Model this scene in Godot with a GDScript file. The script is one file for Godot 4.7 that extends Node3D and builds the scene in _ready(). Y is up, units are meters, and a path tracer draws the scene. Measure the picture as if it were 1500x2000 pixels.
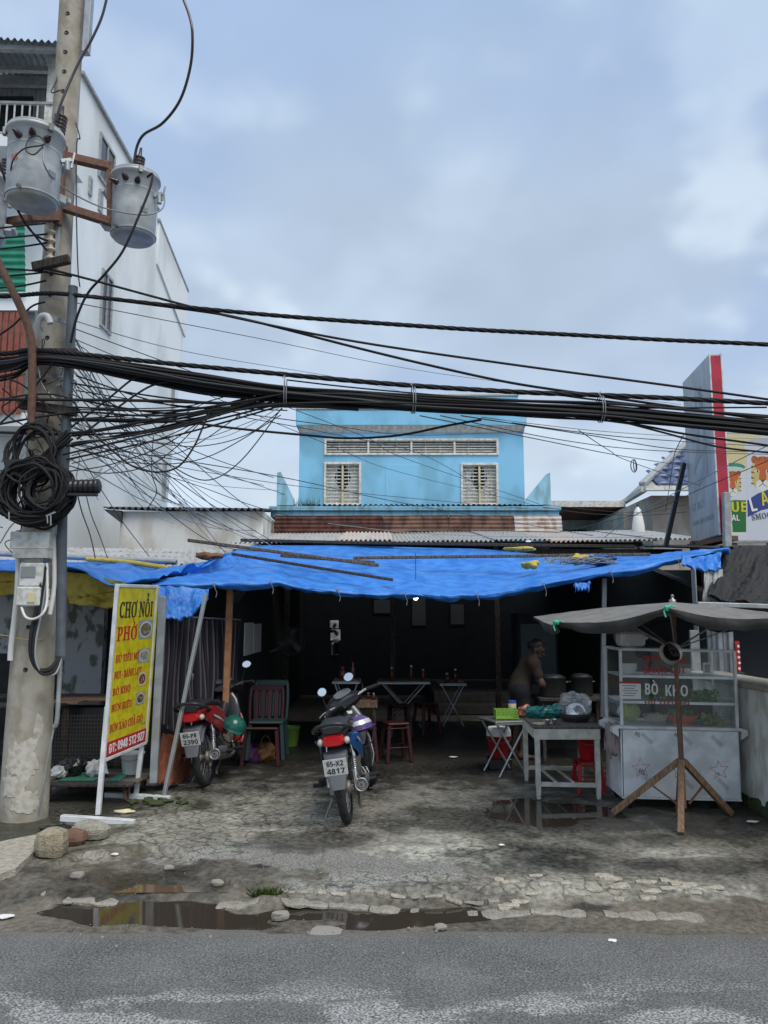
extends Node3D

var M := {}
var T := {}
var taken := {}
var worldly := {}
var rng := RandomNumberGenerator.new()
var bumps := FastNoiseLite.new()
var swell := FastNoiseLite.new()

# ---------- naming and placing ----------
func numbered(under: Node, called: String) -> String:
	var k := str(under.get_instance_id()) + called
	var n: int = taken.get(k, 0)
	taken[k] = n + 1
	return called if n == 0 else "%s_%03d" % [called, n]

func tag(o: Node, label := "", category := "", group := "", kind := "") -> void:
	if label: o.set_meta("label", label)
	if category: o.set_meta("category", category)
	if group: o.set_meta("group", group)
	if kind: o.set_meta("kind", kind)

# a thing whose parts are built in its own axes
func thing(called: String, label: String, category: String, base := Vector3.ZERO, group := "", turn := 0.0) -> Node3D:
	var o := Node3D.new()
	o.name = numbered(self, called)
	add_child(o, true)
	o.position = base
	o.rotation.y = turn
	o.set_meta("base_name", called)
	tag(o, label, category, group)
	return o

# a thing whose parts are built where they stand in the place
func spot(called: String, label: String, category: String, base := Vector3.ZERO, group := "") -> Node3D:
	var o := thing(called, label, category, base, group)
	worldly[o] = true
	return o

func setting(called: String, base := Vector3.ZERO) -> Node3D:
	var o := spot(called, "", "", base)
	o.set_meta("kind", "structure")
	return o

func finish(s: SurfaceTool) -> ArrayMesh:
	s.generate_normals()
	return s.commit()

func part(called: String, s: SurfaceTool, m: Material, under: Node3D) -> MeshInstance3D:
	var o := MeshInstance3D.new()
	o.name = numbered(under, called)
	o.mesh = finish(s)
	o.material_override = m
	under.add_child(o, true)
	if worldly.has(under):
		o.position = -under.position
	return o

# a thing that is one mesh, its origin moved to its base
func solo(called: String, s: SurfaceTool, m: Material, label := "", category := "", group := "", kind := "") -> MeshInstance3D:
	var me := finish(s)
	var box_ := me.get_aabb()
	var base := Vector3(box_.get_center().x, box_.position.y, box_.get_center().z)
	var t := SurfaceTool.new()
	t.append_from(me, 0, Transform3D(Basis.IDENTITY, -base))
	var o := MeshInstance3D.new()
	o.name = numbered(self, called)
	o.mesh = t.commit()
	o.material_override = m
	add_child(o, true)
	o.position = base
	tag(o, label, category, group, kind)
	return o

func copy(o: Node3D, label: String, at: Vector3, turn := 0.0) -> Node3D:
	var c: Node3D = o.duplicate()
	c.name = numbered(self, String(o.get_meta("base_name", o.name)))
	add_child(c, true)
	c.position = at
	c.rotation.y = turn
	c.set_meta("label", label)
	return c

# ---------- shapes ----------
func S(smooth := false) -> SurfaceTool:
	var s := SurfaceTool.new()
	s.begin(Mesh.PRIMITIVE_TRIANGLES)
	s.set_smooth_group(0 if smooth else -1)
	return s

func tri(s: SurfaceTool, a: Vector3, b: Vector3, c: Vector3) -> void:
	s.add_vertex(a); s.add_vertex(c); s.add_vertex(b)

func quad(s: SurfaceTool, a: Vector3, b: Vector3, c: Vector3, d: Vector3) -> void:
	tri(s, a, b, c); tri(s, a, c, d)

func otri(s: SurfaceTool, a: Vector3, b: Vector3, c: Vector3, o: Vector3) -> void:
	if (b - a).cross(c - a).dot((a + b + c) / 3.0 - o) < 0.0: tri(s, a, c, b)
	else: tri(s, a, b, c)

func oquad(s: SurfaceTool, a: Vector3, b: Vector3, c: Vector3, d: Vector3, o: Vector3) -> void:
	if (b - a).cross(c - a).dot((a + b + c + d) / 4.0 - o) < 0.0: quad(s, a, d, c, b)
	else: quad(s, a, b, c, d)

func box(s: SurfaceTool, c: Vector3, size: Vector3, ch := 0.0, b := Basis.IDENTITY) -> void:
	s.set_smooth_group(-1)
	var h := size / 2.0
	ch = minf(ch, minf(h.x, minf(h.y, h.z)) * 0.8)
	var at := func(sx: float, sy: float, sz: float, keep: int) -> Vector3:
		var p := Vector3(sx * (h.x - (0.0 if keep == 0 else ch)), sy * (h.y - (0.0 if keep == 1 else ch)), sz * (h.z - (0.0 if keep == 2 else ch)))
		return c + b * p
	for k in 3:
		for e in [-1.0, 1.0]:
			var q := []
			for w in [[-1, -1], [1, -1], [1, 1], [-1, 1]]:
				var v := [0.0, 0.0, 0.0]
				v[k] = e; v[(k + 1) % 3] = w[0]; v[(k + 2) % 3] = w[1]
				q.append(at.call(v[0], v[1], v[2], k))
			oquad(s, q[0], q[1], q[2], q[3], c)
	if ch <= 0.0: return
	for k in 3:
		for e in [-1.0, 1.0]:
			for f in [-1.0, 1.0]:
				var i := (k + 1) % 3
				var j := (k + 2) % 3
				var q := []
				for w in [[-1.0, i], [1.0, i], [1.0, j], [-1.0, j]]:
					var v := [0.0, 0.0, 0.0]
					v[k] = w[0]; v[i] = e; v[j] = f
					q.append(at.call(v[0], v[1], v[2], w[1]))
				oquad(s, q[0], q[1], q[2], q[3], c)
	for x in [-1.0, 1.0]:
		for y in [-1.0, 1.0]:
			for z in [-1.0, 1.0]:
				otri(s, at.call(x, y, z, 0), at.call(x, y, z, 1), at.call(x, y, z, 2), c)

# a box whose face spans two corners and that reaches back by deep
func slab(s: SurfaceTool, a: Vector3, b: Vector3, deep: float, ch := 0.0) -> void:
	var lo := Vector3(minf(a.x, b.x), minf(a.y, b.y), a.z - deep)
	var hi := Vector3(maxf(a.x, b.x), maxf(a.y, b.y), a.z)
	box(s, (lo + hi) / 2.0, hi - lo, ch)

func span(s: SurfaceTool, lo: Vector3, hi: Vector3, ch := 0.0) -> void:
	box(s, (lo + hi) / 2.0, (hi - lo).abs(), ch)

func along(dir: Vector3, up := Vector3.UP) -> Basis:
	var y := dir.normalized()
	if absf(y.dot(up)) > 0.98: up = Vector3.BACK
	var x := up.cross(y).normalized()
	return Basis(x, y, x.cross(y))

# a bar of section w x d from a to b
func bar(s: SurfaceTool, a: Vector3, b: Vector3, w: float, d: float, ch := 0.0, up := Vector3.UP) -> void:
	box(s, (a + b) / 2.0, Vector3(w, a.distance_to(b), d), ch, along(b - a, up))

func curve(pts: Array, k := 6) -> PackedVector3Array:
	var out := PackedVector3Array()
	for i in pts.size() - 1:
		var p0: Vector3 = pts[maxi(i - 1, 0)]
		var p1: Vector3 = pts[i]
		var p2: Vector3 = pts[i + 1]
		var p3: Vector3 = pts[mini(i + 2, pts.size() - 1)]
		for j in k:
			out.append(p1.cubic_interpolate(p2, p0, p3, float(j) / k))
	out.append(pts[-1])
	return out

func tube(s: SurfaceTool, pts: PackedVector3Array, r, n := 8, closed := false) -> void:
	s.set_smooth_group(0)
	var rings := []
	var side := Vector3.ZERO
	var m := pts.size()
	for i in m:
		var t := (pts[(i + 1) % m] - pts[(i - 1 + m) % m]) if closed else (pts[mini(i + 1, m - 1)] - pts[maxi(i - 1, 0)])
		t = t.normalized() if t.length() > 1e-9 else Vector3.UP
		if side == Vector3.ZERO:
			side = t.cross(Vector3.UP if absf(t.y) < 0.9 else Vector3.RIGHT).normalized()
		side = (side - t * side.dot(t)).normalized()
		var up := side.cross(t)
		var q: float = r[i] if r is Array or r is PackedFloat32Array else r
		var ring := []
		for j in n:
			var a := TAU * j / n
			ring.append(pts[i] + (side * cos(a) + up * sin(a)) * q)
		rings.append(ring)
	for i in (m if closed else m - 1):
		var A: Array = rings[i]
		var B: Array = rings[(i + 1) % m]
		for j in n:
			var k := (j + 1) % n
			quad(s, A[j], B[j], B[k], A[k])
	if not closed:
		s.set_smooth_group(-1)
		for e in [0, m - 1]:
			var o: Vector3 = pts[1] if e == 0 else pts[m - 2]
			for j in n - 2:
				otri(s, rings[e][0], rings[e][j + 1], rings[e][j + 2], o)
		s.set_smooth_group(0)

func rod(s: SurfaceTool, a: Vector3, b: Vector3, r: float, n := 8, r2 := -1.0) -> void:
	tube(s, PackedVector3Array([a, b]), [r, r if r2 < 0.0 else r2], n)

func loop(s: SurfaceTool, c: Vector3, b: Basis, rx: float, ry: float, r: float, n := 24, m := 6) -> void:
	var pts := PackedVector3Array()
	for i in n:
		pts.append(c + b * Vector3(cos(TAU * i / n) * rx, sin(TAU * i / n) * ry, 0))
	tube(s, pts, r, m, true)

# prof: (radius, height) from bottom to top
func lathe(s: SurfaceTool, prof: Array, n := 20, xf := Transform3D.IDENTITY, from := 0.0, arc := TAU) -> void:
	for i in prof.size() - 1:
		var p: Vector2 = prof[i]
		var q: Vector2 = prof[i + 1]
		s.set_smooth_group(i + 1 if absf(q.y - p.y) < 0.02 * absf(q.x - p.x) or prof.size() < 5 else 0)
		for j in n:
			var a := from + arc * j / n
			var c := from + arc * (j + 1) / n
			var A := xf * Vector3(p.x * cos(a), p.y, -p.x * sin(a))
			var B := xf * Vector3(p.x * cos(c), p.y, -p.x * sin(c))
			var C := xf * Vector3(q.x * cos(c), q.y, -q.x * sin(c))
			var D := xf * Vector3(q.x * cos(a), q.y, -q.x * sin(a))
			if p.x > 1e-5: tri(s, A, B, C)
			if q.x > 1e-5: tri(s, A, C, D)
	s.set_smooth_group(0)

func ring_at(c: Vector3, rx: float, ry: float, n := 14, b := Basis.IDENTITY, power := 2.0) -> Array:
	var out := []
	for i in n:
		var x := cos(TAU * i / n)
		var y := sin(TAU * i / n)
		out.append(c + b * Vector3(signf(x) * pow(absf(x), 2.0 / power) * rx, signf(y) * pow(absf(y), 2.0 / power) * ry, 0))
	return out

func loft(s: SurfaceTool, rings: Array, caps := true, smooth := true) -> void:
	var mid := Vector3.ZERO
	for p in rings[rings.size() / 2]: mid += p / rings[rings.size() / 2].size()
	for i in rings.size() - 1:
		s.set_smooth_group(0 if smooth else -1)
		var A: Array = rings[i]
		var B: Array = rings[i + 1]
		var o := Vector3.ZERO
		for p in A: o += p / (A.size() * 2.0)
		for p in B: o += p / (B.size() * 2.0)
		for j in A.size():
			var k := (j + 1) % A.size()
			oquad(s, A[j], A[k], B[k], B[j], o)
	if caps:
		s.set_smooth_group(-1)
		for e in [0, rings.size() - 1]:
			var R: Array = rings[e]
			var o := Vector3.ZERO
			for p in R: o += p / R.size()
			for j in R.size(): otri(s, o, R[j], R[(j + 1) % R.size()], mid)
		s.set_smooth_group(0)

# a polygon in x, y pushed from z = 0 to z = deep
func prism(s: SurfaceTool, poly: PackedVector2Array, deep: float, xf := Transform3D.IDENTITY) -> void:
	s.set_smooth_group(-1)
	var ids := Geometry2D.triangulate_polygon(poly)
	var ccw := not Geometry2D.is_polygon_clockwise(poly)
	for i in range(0, ids.size(), 3):
		var a := poly[ids[i]]
		var b := poly[ids[i + 1]]
		var c := poly[ids[i + 2]]
		if (b - a).cross(c - a) < 0.0:
			var t := b
			b = c
			c = t
		tri(s, xf * Vector3(a.x, a.y, deep), xf * Vector3(b.x, b.y, deep), xf * Vector3(c.x, c.y, deep))
		tri(s, xf * Vector3(a.x, a.y, 0), xf * Vector3(c.x, c.y, 0), xf * Vector3(b.x, b.y, 0))
	for i in poly.size():
		var p := poly[i]
		var q := poly[(i + 1) % poly.size()]
		if not ccw:
			var t := p
			p = q
			q = t
		quad(s, xf * Vector3(p.x, p.y, 0), xf * Vector3(q.x, q.y, 0), xf * Vector3(q.x, q.y, deep), xf * Vector3(p.x, p.y, deep))

func sheet(s: SurfaceTool, nu: int, nv: int, f: Callable, smooth := true) -> void:
	s.set_smooth_group(0 if smooth else -1)
	var g := []
	for j in nv + 1:
		var row := PackedVector3Array()
		for i in nu + 1: row.append(f.call(float(i) / nu, float(j) / nv))
		g.append(row)
	for j in nv:
		for i in nu:
			var u0 := float(i) / nu
			var u1 := float(i + 1) / nu
			var v0 := float(j) / nv
			var v1 := float(j + 1) / nv
			for w in [[i, j, u0, v0], [i + 1, j + 1, u1, v1], [i + 1, j, u1, v0], [i, j, u0, v0], [i, j + 1, u0, v1], [i + 1, j + 1, u1, v1]]:
				s.set_uv(Vector2(w[2], w[3]))
				s.add_vertex(g[w[1]][w[0]])

# a lumpy ball: amp in shares of the radius, freq in lumps per metre
func ball(s: SurfaceTool, c: Vector3, r: Vector3, n := 14, amp := 0.0, freq := 8.0, seed_ := 0, smooth := true, b := Basis.IDENTITY) -> void:
	s.set_smooth_group(0 if smooth else -1)
	var g := []
	var rows := n / 2 + 1
	for j in rows + 1:
		var row := []
		for i in n:
			var a := PI * j / rows
			var t := TAU * i / n
			var d := Vector3(sin(a) * cos(t), cos(a), sin(a) * sin(t))
			var k := 1.0
			if amp > 0.0:
				var q := d * r * freq * 1500.0 + Vector3(seed_ * 71.3, seed_ * 13.7, 0)
				k += amp * bumps.get_noise_3d(q.x, q.y, q.z) * 1.6
			row.append(c + b * (d * r * k))
		g.append(row)
	for j in rows:
		for i in n:
			var k := (i + 1) % n
			if j > 0: tri(s, g[j][i], g[j + 1][k], g[j][k]) 
			if j < rows - 1: tri(s, g[j][i], g[j + 1][i], g[j + 1][k])

# corrugated sheet: u runs across the waves, v along them, n is out of the sheet
func corrugated(s: SurfaceTool, o: Vector3, u: Vector3, v: Vector3, n: Vector3, pitch: float, amp: float, rows := 2, wob := 0.0) -> void:
	var waves := maxi(1, roundi(u.length() / pitch))
	sheet(s, waves * 6, rows, func(a: float, b: float) -> Vector3:
		var p := o + u * a + v * b + n * (sin(a * waves * TAU) * amp)
		if wob > 0.0: p += n * swell.get_noise_3d(p.x * 60.0, p.y * 60.0, p.z * 60.0) * wob
		return p)

# ---------- lettering, with the Vietnamese marks set by hand ----------
const MARKS := {"Ợ": "OhD", "Ổ": "O^?", "Ở": "Oh?", "Ủ": "U?", "Ế": "E^/", "Ì": "I`", "Á": "A/", "Ọ": "OD", "Ò": "O`", "Ú": "U/", "Ê": "E^", "À": "A`", "Ả": "A?", "Ế ": "E"}

func letters(s: SurfaceTool, text: String, serif: bool, w: float, h: float, xf: Transform3D, deep := 0.002, bold := true) -> void:
	var f := SystemFont.new()
	f.font_names = PackedStringArray(["Droid Serif" if serif else "Droid Sans"])
	f.font_weight = 700 if bold else 400
	var plain := ""
	for c in text: plain += MARKS[c][0] if MARKS.has(c) else c
	var t := TextMesh.new()
	t.font = f
	t.text = plain
	t.font_size = 64
	t.pixel_size = 0.01
	t.curve_step = 3.0
	t.depth = 0.01
	var bx := t.get_aabb()
	var sx := w / bx.size.x
	var cap := 0.46
	var sy := h / cap
	var scale_ := Basis.from_scale(Vector3(sx, sy, deep / 0.01))
	var shift := Vector3(-bx.position.x - bx.size.x / 2.0, -bx.position.y - (cap / 2.0 if bx.size.y < 0.52 else bx.size.y / 2.0), 0.005)
	s.set_smooth_group(-1)
	var put := xf * Transform3D(scale_, scale_ * shift)
	for v in t.get_faces(): s.add_vertex(put * v)
	var run := 0.0
	var total := f.get_string_size(plain, HORIZONTAL_ALIGNMENT_LEFT, -1, 64).x * 0.01
	for c in text:
		var base: String = MARKS[c][0] if MARKS.has(c) else c
		var adv := f.get_string_size(base, HORIZONTAL_ALIGNMENT_LEFT, -1, 64).x * 0.01
		if MARKS.has(c):
			var x := (run + adv / 2.0 - total / 2.0) * w / total
			var up := h * 0.5
			var u := h * 0.17
			for k in MARKS[c].substr(1):
				var rods := []
				match k:
					"^": rods = [[x - u, up + u * 0.4, x, up + u * 1.3], [x, up + u * 1.3, x + u, up + u * 0.4]]; up += u * 1.3
					"/": rods = [[x - u * 0.4, up + u * 0.4, x + u * 0.7, up + u * 1.7]]
					"`": rods = [[x + u * 0.4, up + u * 0.4, x - u * 0.7, up + u * 1.7]]
					"?": rods = [[x, up + u * 0.3, x, up + u * 0.9], [x, up + u * 0.9, x + u * 0.6, up + u * 1.4], [x + u * 0.6, up + u * 1.4, x, up + u * 2.0], [x, up + u * 2.0, x - u * 0.6, up + u * 1.7]]
					"D": rods = [[x, -h * 0.5 - u * 1.1, x, -h * 0.5 - u * 0.4]]
					"h": rods = [[x + adv * 0.3 * w / total, up - u * 0.7, x + adv * 0.5 * w / total, up + u * 0.7]]
				for r in rods:
					bar(s, xf * Vector3(r[0], r[1], deep / 2.0), xf * Vector3(r[2], r[3], deep / 2.0), u * 0.62, deep, 0.0, xf.basis.z)
		run += adv

# ---------- soft bodies: tapered capsules joined smoothly, meshed as surface nets ----------
func body(s: SurfaceTool, caps: Array, cell: float, k := 0.03) -> void:
	var lo := Vector3.INF
	var hi := -Vector3.INF
	for c in caps:
		for e in 2:
			var q: Vector3 = Vector3.ONE * (c[2 + e] + cell * 2.0)
			lo = lo.min(c[e] - q)
			hi = hi.max(c[e] + q)
	var n := Vector3i(((hi - lo) / cell).ceil()) + Vector3i.ONE
	var val := PackedFloat32Array()
	val.resize(n.x * n.y * n.z)
	val.fill(9.0)
	for c in caps:
		var a: Vector3 = c[0]
		var b: Vector3 = c[1]
		var ab := b - a
		var l2 := maxf(ab.length_squared(), 1e-9)
		var reach := maxf(c[2], c[3]) + k * 2.0 + cell * 2.0
		var p0 := Vector3i(((a.min(b) - Vector3.ONE * reach - lo) / cell).floor()).clamp(Vector3i.ZERO, n - Vector3i.ONE)
		var p1 := Vector3i(((a.max(b) + Vector3.ONE * reach - lo) / cell).ceil()).clamp(Vector3i.ZERO, n - Vector3i.ONE)
		for z in range(p0.z, p1.z + 1):
			for y in range(p0.y, p1.y + 1):
				for x in range(p0.x, p1.x + 1):
					var p := lo + Vector3(x, y, z) * cell
					var t := clampf((p - a).dot(ab) / l2, 0.0, 1.0)
					var d: float = (p - a - ab * t).length() - lerpf(c[2], c[3], t)
					var at := x + n.x * (y + n.y * z)
					var o := val[at]
					var h := maxf(k - absf(o - d), 0.0) / k
					val[at] = minf(o, d) - h * h * k * 0.25
	var id := {}
	var verts := PackedVector3Array()
	var step := [1, n.x, n.x * n.y]
	for z in n.z - 1:
		for y in n.y - 1:
			for x in n.x - 1:
				var at := x + n.x * (y + n.y * z)
				var mask := 0
				for i in 8:
					if val[at + (i & 1) + ((i >> 1) & 1) * step[1] + ((i >> 2) & 1) * step[2]] < 0.0: mask |= 1 << i
				if mask == 0 or mask == 255: continue
				var sum := Vector3.ZERO
				var m := 0
				for i in 8:
					for ax in 3:
						if i & (1 << ax): continue
						var j := i | (1 << ax)
						if ((mask >> i) & 1) == ((mask >> j) & 1): continue
						var va := val[at + (i & 1) + ((i >> 1) & 1) * step[1] + ((i >> 2) & 1) * step[2]]
						var vb := val[at + (j & 1) + ((j >> 1) & 1) * step[1] + ((j >> 2) & 1) * step[2]]
						var pa := Vector3(i & 1, (i >> 1) & 1, (i >> 2) & 1)
						var pb := Vector3(j & 1, (j >> 1) & 1, (j >> 2) & 1)
						sum += pa.lerp(pb, va / (va - vb))
						m += 1
				id[at] = verts.size()
				verts.append(lo + (Vector3(x, y, z) + sum / m) * cell)
	s.set_smooth_group(0)
	for at in id:
		for ax in 3:
			var u: int = step[(ax + 1) % 3]
			var v: int = step[(ax + 2) % 3]
			var ins := val[at] < 0.0
			if ins == (val[at + step[ax]] < 0.0): continue
			if not (id.has(at - u) and id.has(at - v) and id.has(at - u - v)): continue
			var q: Array = [verts[id[at]], verts[id[at - u]], verts[id[at - u - v]], verts[id[at - v]]]
			if ins: quad(s, q[0], q[1], q[2], q[3])
			else: quad(s, q[3], q[2], q[1], q[0])


# ---------- textures ----------
func noise(freq: float, oct := 4, seed_ := 1, kind := FastNoiseLite.TYPE_SIMPLEX_SMOOTH) -> FastNoiseLite:
	var n := FastNoiseLite.new()
	n.noise_type = kind
	n.seed = seed_
	n.frequency = freq
	n.fractal_octaves = oct
	n.fractal_type = FastNoiseLite.FRACTAL_FBM if oct > 1 else FastNoiseLite.FRACTAL_NONE
	return n

# noise turned into colours: a at low values, b at high ones, the change lying between lo and hi
func cloud(freq: float, oct: int, a: Color, b: Color, lo := 0.2, hi := 0.8, seed_ := 1, size := 512) -> ImageTexture:
	var src := noise(freq, oct, seed_).get_seamless_image(size, size).get_data()
	var lut := PackedByteArray()
	for i in 256:
		var c := a.lerp(b, smoothstep(lo, hi, i / 255.0))
		lut.append(c.r8); lut.append(c.g8); lut.append(c.b8)
	var out := PackedByteArray()
	out.resize(size * size * 3)
	for i in size * size:
		var k := src[i] * 3
		out[i * 3] = lut[k]; out[i * 3 + 1] = lut[k + 1]; out[i * 3 + 2] = lut[k + 2]
	var im := Image.create_from_data(size, size, false, Image.FORMAT_RGB8, out)
	im.generate_mipmaps()
	return ImageTexture.create_from_image(im)

func lin(r: float, g: float, b: float) -> Color:
	return Color(r, g, b).linear_to_srgb()

# r, g, b are the linear base colour
func mat(called: String, r: float, g: float, b: float, rough := 0.7, metal := 0.0, tex := "", scale_ := Vector3.ONE, bump := "", deep := 0.0) -> StandardMaterial3D:
	var m := StandardMaterial3D.new()
	m.resource_name = called
	m.albedo_color = lin(r, g, b)
	m.roughness = rough
	m.metallic = metal
	if tex or bump:
		m.uv1_triplanar = true
		m.uv1_world_triplanar = true
		m.uv1_scale = scale_
	if tex: m.albedo_texture = T[tex]
	if bump:
		m.heightmap_enabled = true
		m.heightmap_texture = T[bump]
		m.heightmap_scale = deep
	M[called] = m
	return m

func fill_poly(im: Image, pts: Array, c: Color) -> void:
	var lo := 99999.0
	var hi := -99999.0
	for p in pts:
		lo = minf(lo, p.y); hi = maxf(hi, p.y)
	for y in range(maxi(0, int(lo)), mini(im.get_height(), int(hi) + 1)):
		var xs := []
		for i in pts.size():
			var p: Vector2 = pts[i]
			var q: Vector2 = pts[(i + 1) % pts.size()]
			if (p.y <= y) != (q.y <= y): xs.append(p.x + (y - p.y) / (q.y - p.y) * (q.x - p.x))
		xs.sort()
		for i in range(0, xs.size() - 1, 2):
			im.fill_rect(Rect2i(int(xs[i]), y, maxi(1, int(xs[i + 1]) - int(xs[i])), 1), c)

func fill_oval(im: Image, c: Vector2, r: Vector2, col: Color, turn := 0.0, wob := 0.0) -> void:
	var pts := []
	for i in 28:
		var a := TAU * i / 28
		var k := 1.0 + wob * sin(i * 5.3 + c.x)
		pts.append(c + Vector2(cos(a) * r.x, sin(a) * r.y).rotated(turn) * k)
	fill_poly(im, pts, col)

func picture(called: String, im: Image, rough := 0.4) -> StandardMaterial3D:
	var m := StandardMaterial3D.new()
	m.resource_name = called
	m.albedo_texture = ImageTexture.create_from_image(im)
	m.roughness = rough
	M[called] = m
	return m

func build_materials() -> void:
	bumps.seed = 7; bumps.frequency = 0.01; bumps.fractal_octaves = 3
	swell.seed = 9; swell.frequency = 0.01; swell.fractal_octaves = 2
	rng.seed = 20240611
	T.grime = cloud(0.012, 6, Color(0.87, 0.85, 0.81), Color(1, 1, 1), 0.22, 0.66, 3)
	T.faint = cloud(0.008, 6, Color(0.90, 0.90, 0.89), Color(1, 1, 1), 0.3, 0.7, 4)
	T.mould = cloud(0.014, 7, Color(0.62, 0.62, 0.59), Color(1, 1, 1), 0.24, 0.46, 5)
	T.rust = cloud(0.015, 5, Color(0.38, 0.28, 0.25), Color(0.60, 0.48, 0.42), 0.25, 0.75, 6)
	T.zinc = cloud(0.012, 5, Color(0.70, 0.60, 0.52), Color(0.93, 0.93, 0.92), 0.18, 0.40, 8)
	T.grain = cloud(0.09, 3, Color(0.45, 0.45, 0.45), Color(1, 1, 1), 0.2, 0.7, 9)
	T.tarp = cloud(0.012, 6, Color(0.50, 0.80, 0.90), Color(1, 1, 1), 0.28, 0.68, 14)
	T.pits = cloud(0.05, 4, Color(0, 0, 0), Color(1, 1, 1), 0.1, 0.9, 10)
	T.creases = cloud(0.012, 4, Color(0, 0, 0), Color(1, 1, 1), 0.1, 0.9, 11)
	T.wood = cloud(0.02, 5, Color(0.70, 0.67, 0.63), Color(1, 1, 1), 0.25, 0.7, 12)
	T.weave = cloud(0.03, 4, Color(0.55, 0.55, 0.56), Color(1, 1, 1), 0.25, 0.75, 13)
	var one := Vector3.ONE
	mat("pole_concrete", 0.39, 0.365, 0.315, 0.9, 0, "grime", Vector3(0.9, 0.45, 0.9), "pits", 0.25)
	mat("pale_plaster", 0.52, 0.50, 0.45, 0.95, 0, "grime", one * 2.0)
	mat("transformer_paint", 0.47, 0.50, 0.52, 0.45, 0.1, "faint", one * 1.5)
	mat("steel_rust", 0.20, 0.115, 0.085, 0.85, 0.2, "grime", one * 2.0, "pits", 0.15)
	mat("galvanised", 0.42, 0.44, 0.46, 0.45, 0.6, "faint", one)
	mat("grey_paint", 0.36, 0.38, 0.39, 0.55, 0, "faint", one * 1.4)
	mat("conduit", 0.10, 0.12, 0.14, 0.5, 0, "faint", one)
	mat("meter_plastic", 0.62, 0.64, 0.62, 0.45, 0, "grime", one * 1.5)
	mat("meter_face", 0.22, 0.24, 0.24, 0.15)
	mat("cream_plastic", 0.60, 0.54, 0.34, 0.5)
	mat("black_rubber", 0.010, 0.010, 0.012, 0.8)
	mat("black_plastic", 0.018, 0.019, 0.022, 0.35)
	mat("thin_wire", 0.03, 0.033, 0.04, 0.6)
	mat("grey_wire", 0.26, 0.28, 0.30, 0.6)
	mat("white_wire", 0.62, 0.62, 0.60, 0.5)
	mat("porcelain", 0.50, 0.44, 0.35, 0.3)
	mat("bushing", 0.045, 0.03, 0.03, 0.25)
	mat("white_wall", 0.84, 0.88, 0.91, 0.9, 0, "faint", Vector3(0.08, 0.04, 0.08))
	mat("white_wall_old", 0.70, 0.71, 0.70, 0.95, 0, "grime", Vector3(0.22, 0.10, 0.22))
	mat("shop_wall_old", 0.30, 0.31, 0.32, 0.95, 0, "mould", Vector3(0.7, 0.45, 0.7))
	mat("grey_cladding", 0.34, 0.37, 0.40, 0.6, 0.2, "faint", one)
	mat("dark_glass", 0.02, 0.025, 0.03, 0.08)
	mat("green_sheet", 0.01, 0.22, 0.14, 0.6, 0, "faint", one)
	mat("red_slat", 0.26, 0.075, 0.05, 0.6, 0, "grime", one)
	mat("house_blue", 0.24, 0.56, 0.80, 0.85, 0, "faint", Vector3(0.2, 0.12, 0.2))
	mat("house_blue_old", 0.29, 0.56, 0.74, 0.9, 0, "grime", Vector3(0.6, 0.2, 0.6))
	mat("trim_white", 0.70, 0.71, 0.68, 0.7, 0, "grime", one)
	mat("shutter_grey", 0.20, 0.21, 0.20, 0.6)
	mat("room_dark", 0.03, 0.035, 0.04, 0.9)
	mat("rust_sheet", 0.60, 0.55, 0.52, 0.85, 0.1, "rust", Vector3(0.6, 0.25, 0.6))
	mat("rust_sheet_red", 0.36, 0.22, 0.21, 0.85, 0.1, "rust", Vector3(0.8, 0.3, 0.8))
	mat("rust_sheet_pale", 0.60, 0.55, 0.53, 0.8, 0.1, "zinc", Vector3(0.5, 0.25, 0.5))
	mat("zinc_sheet", 0.55, 0.56, 0.57, 0.6, 0.35, "zinc", Vector3(0.5, 0.5, 0.5))
	mat("dark_sheet", 0.06, 0.065, 0.07, 0.7, 0.2, "grime", one)
	mat("tarp_blue", 0.038, 0.225, 0.68, 0.48, 0, "tarp", Vector3(0.5, 0.5, 0.8), "creases", 1.4)
	M.tarp_blue.rim_enabled = true
	M.tarp_blue.rim = 0.15
	mat("tarp_yellow", 0.42, 0.34, 0.05, 0.6, 0, "grime", one, "creases", 1.0)
	mat("tarp_rag_yellow", 0.55, 0.42, 0.08, 0.6, 0, "grime", one * 2.0)
	mat("wood_old", 0.15, 0.13, 0.112, 0.9, 0, "wood", Vector3(3, 0.8, 3))
	mat("wood_dark", 0.06, 0.052, 0.046, 0.85, 0, "wood", Vector3(3, 0.8, 3))
	mat("wood_white", 0.60, 0.58, 0.52, 0.75, 0, "faint", one * 2.0)
	mat("wood_brown", 0.30, 0.19, 0.12, 0.8, 0, "wood", Vector3(6, 1, 6))
	mat("board_brown", 0.26, 0.15, 0.08, 0.8, 0, "grime", one)
	mat("tile_blue", 0.07, 0.095, 0.20, 0.3, 0, "faint", one)
	mat("beige_wall", 0.50, 0.45, 0.40, 0.9, 0, "faint", Vector3(0.5, 0.2, 0.5))
	mat("soffit_red", 0.22, 0.075, 0.06, 0.7, 0, "grime", one)
	mat("sign_grey", 0.40, 0.43, 0.46, 0.4, 0, "faint", Vector3(1, 0.3, 1))
	mat("sign_red", 0.48, 0.025, 0.055, 0.4, 0, "faint", one)
	mat("sign_print", 0.28, 0.31, 0.34, 0.5)
	mat("net_black", 0.014, 0.015, 0.017, 0.7, 0, "weave", one * 2.0)
	mat("umbrella_cloth", 0.19, 0.185, 0.175, 0.9, 0, "faint", Vector3(1.5, 4, 1.5))
	M.umbrella_cloth.backlight_enabled = true
	M.umbrella_cloth.backlight = Color(0.3, 0.3, 0.29)
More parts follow.
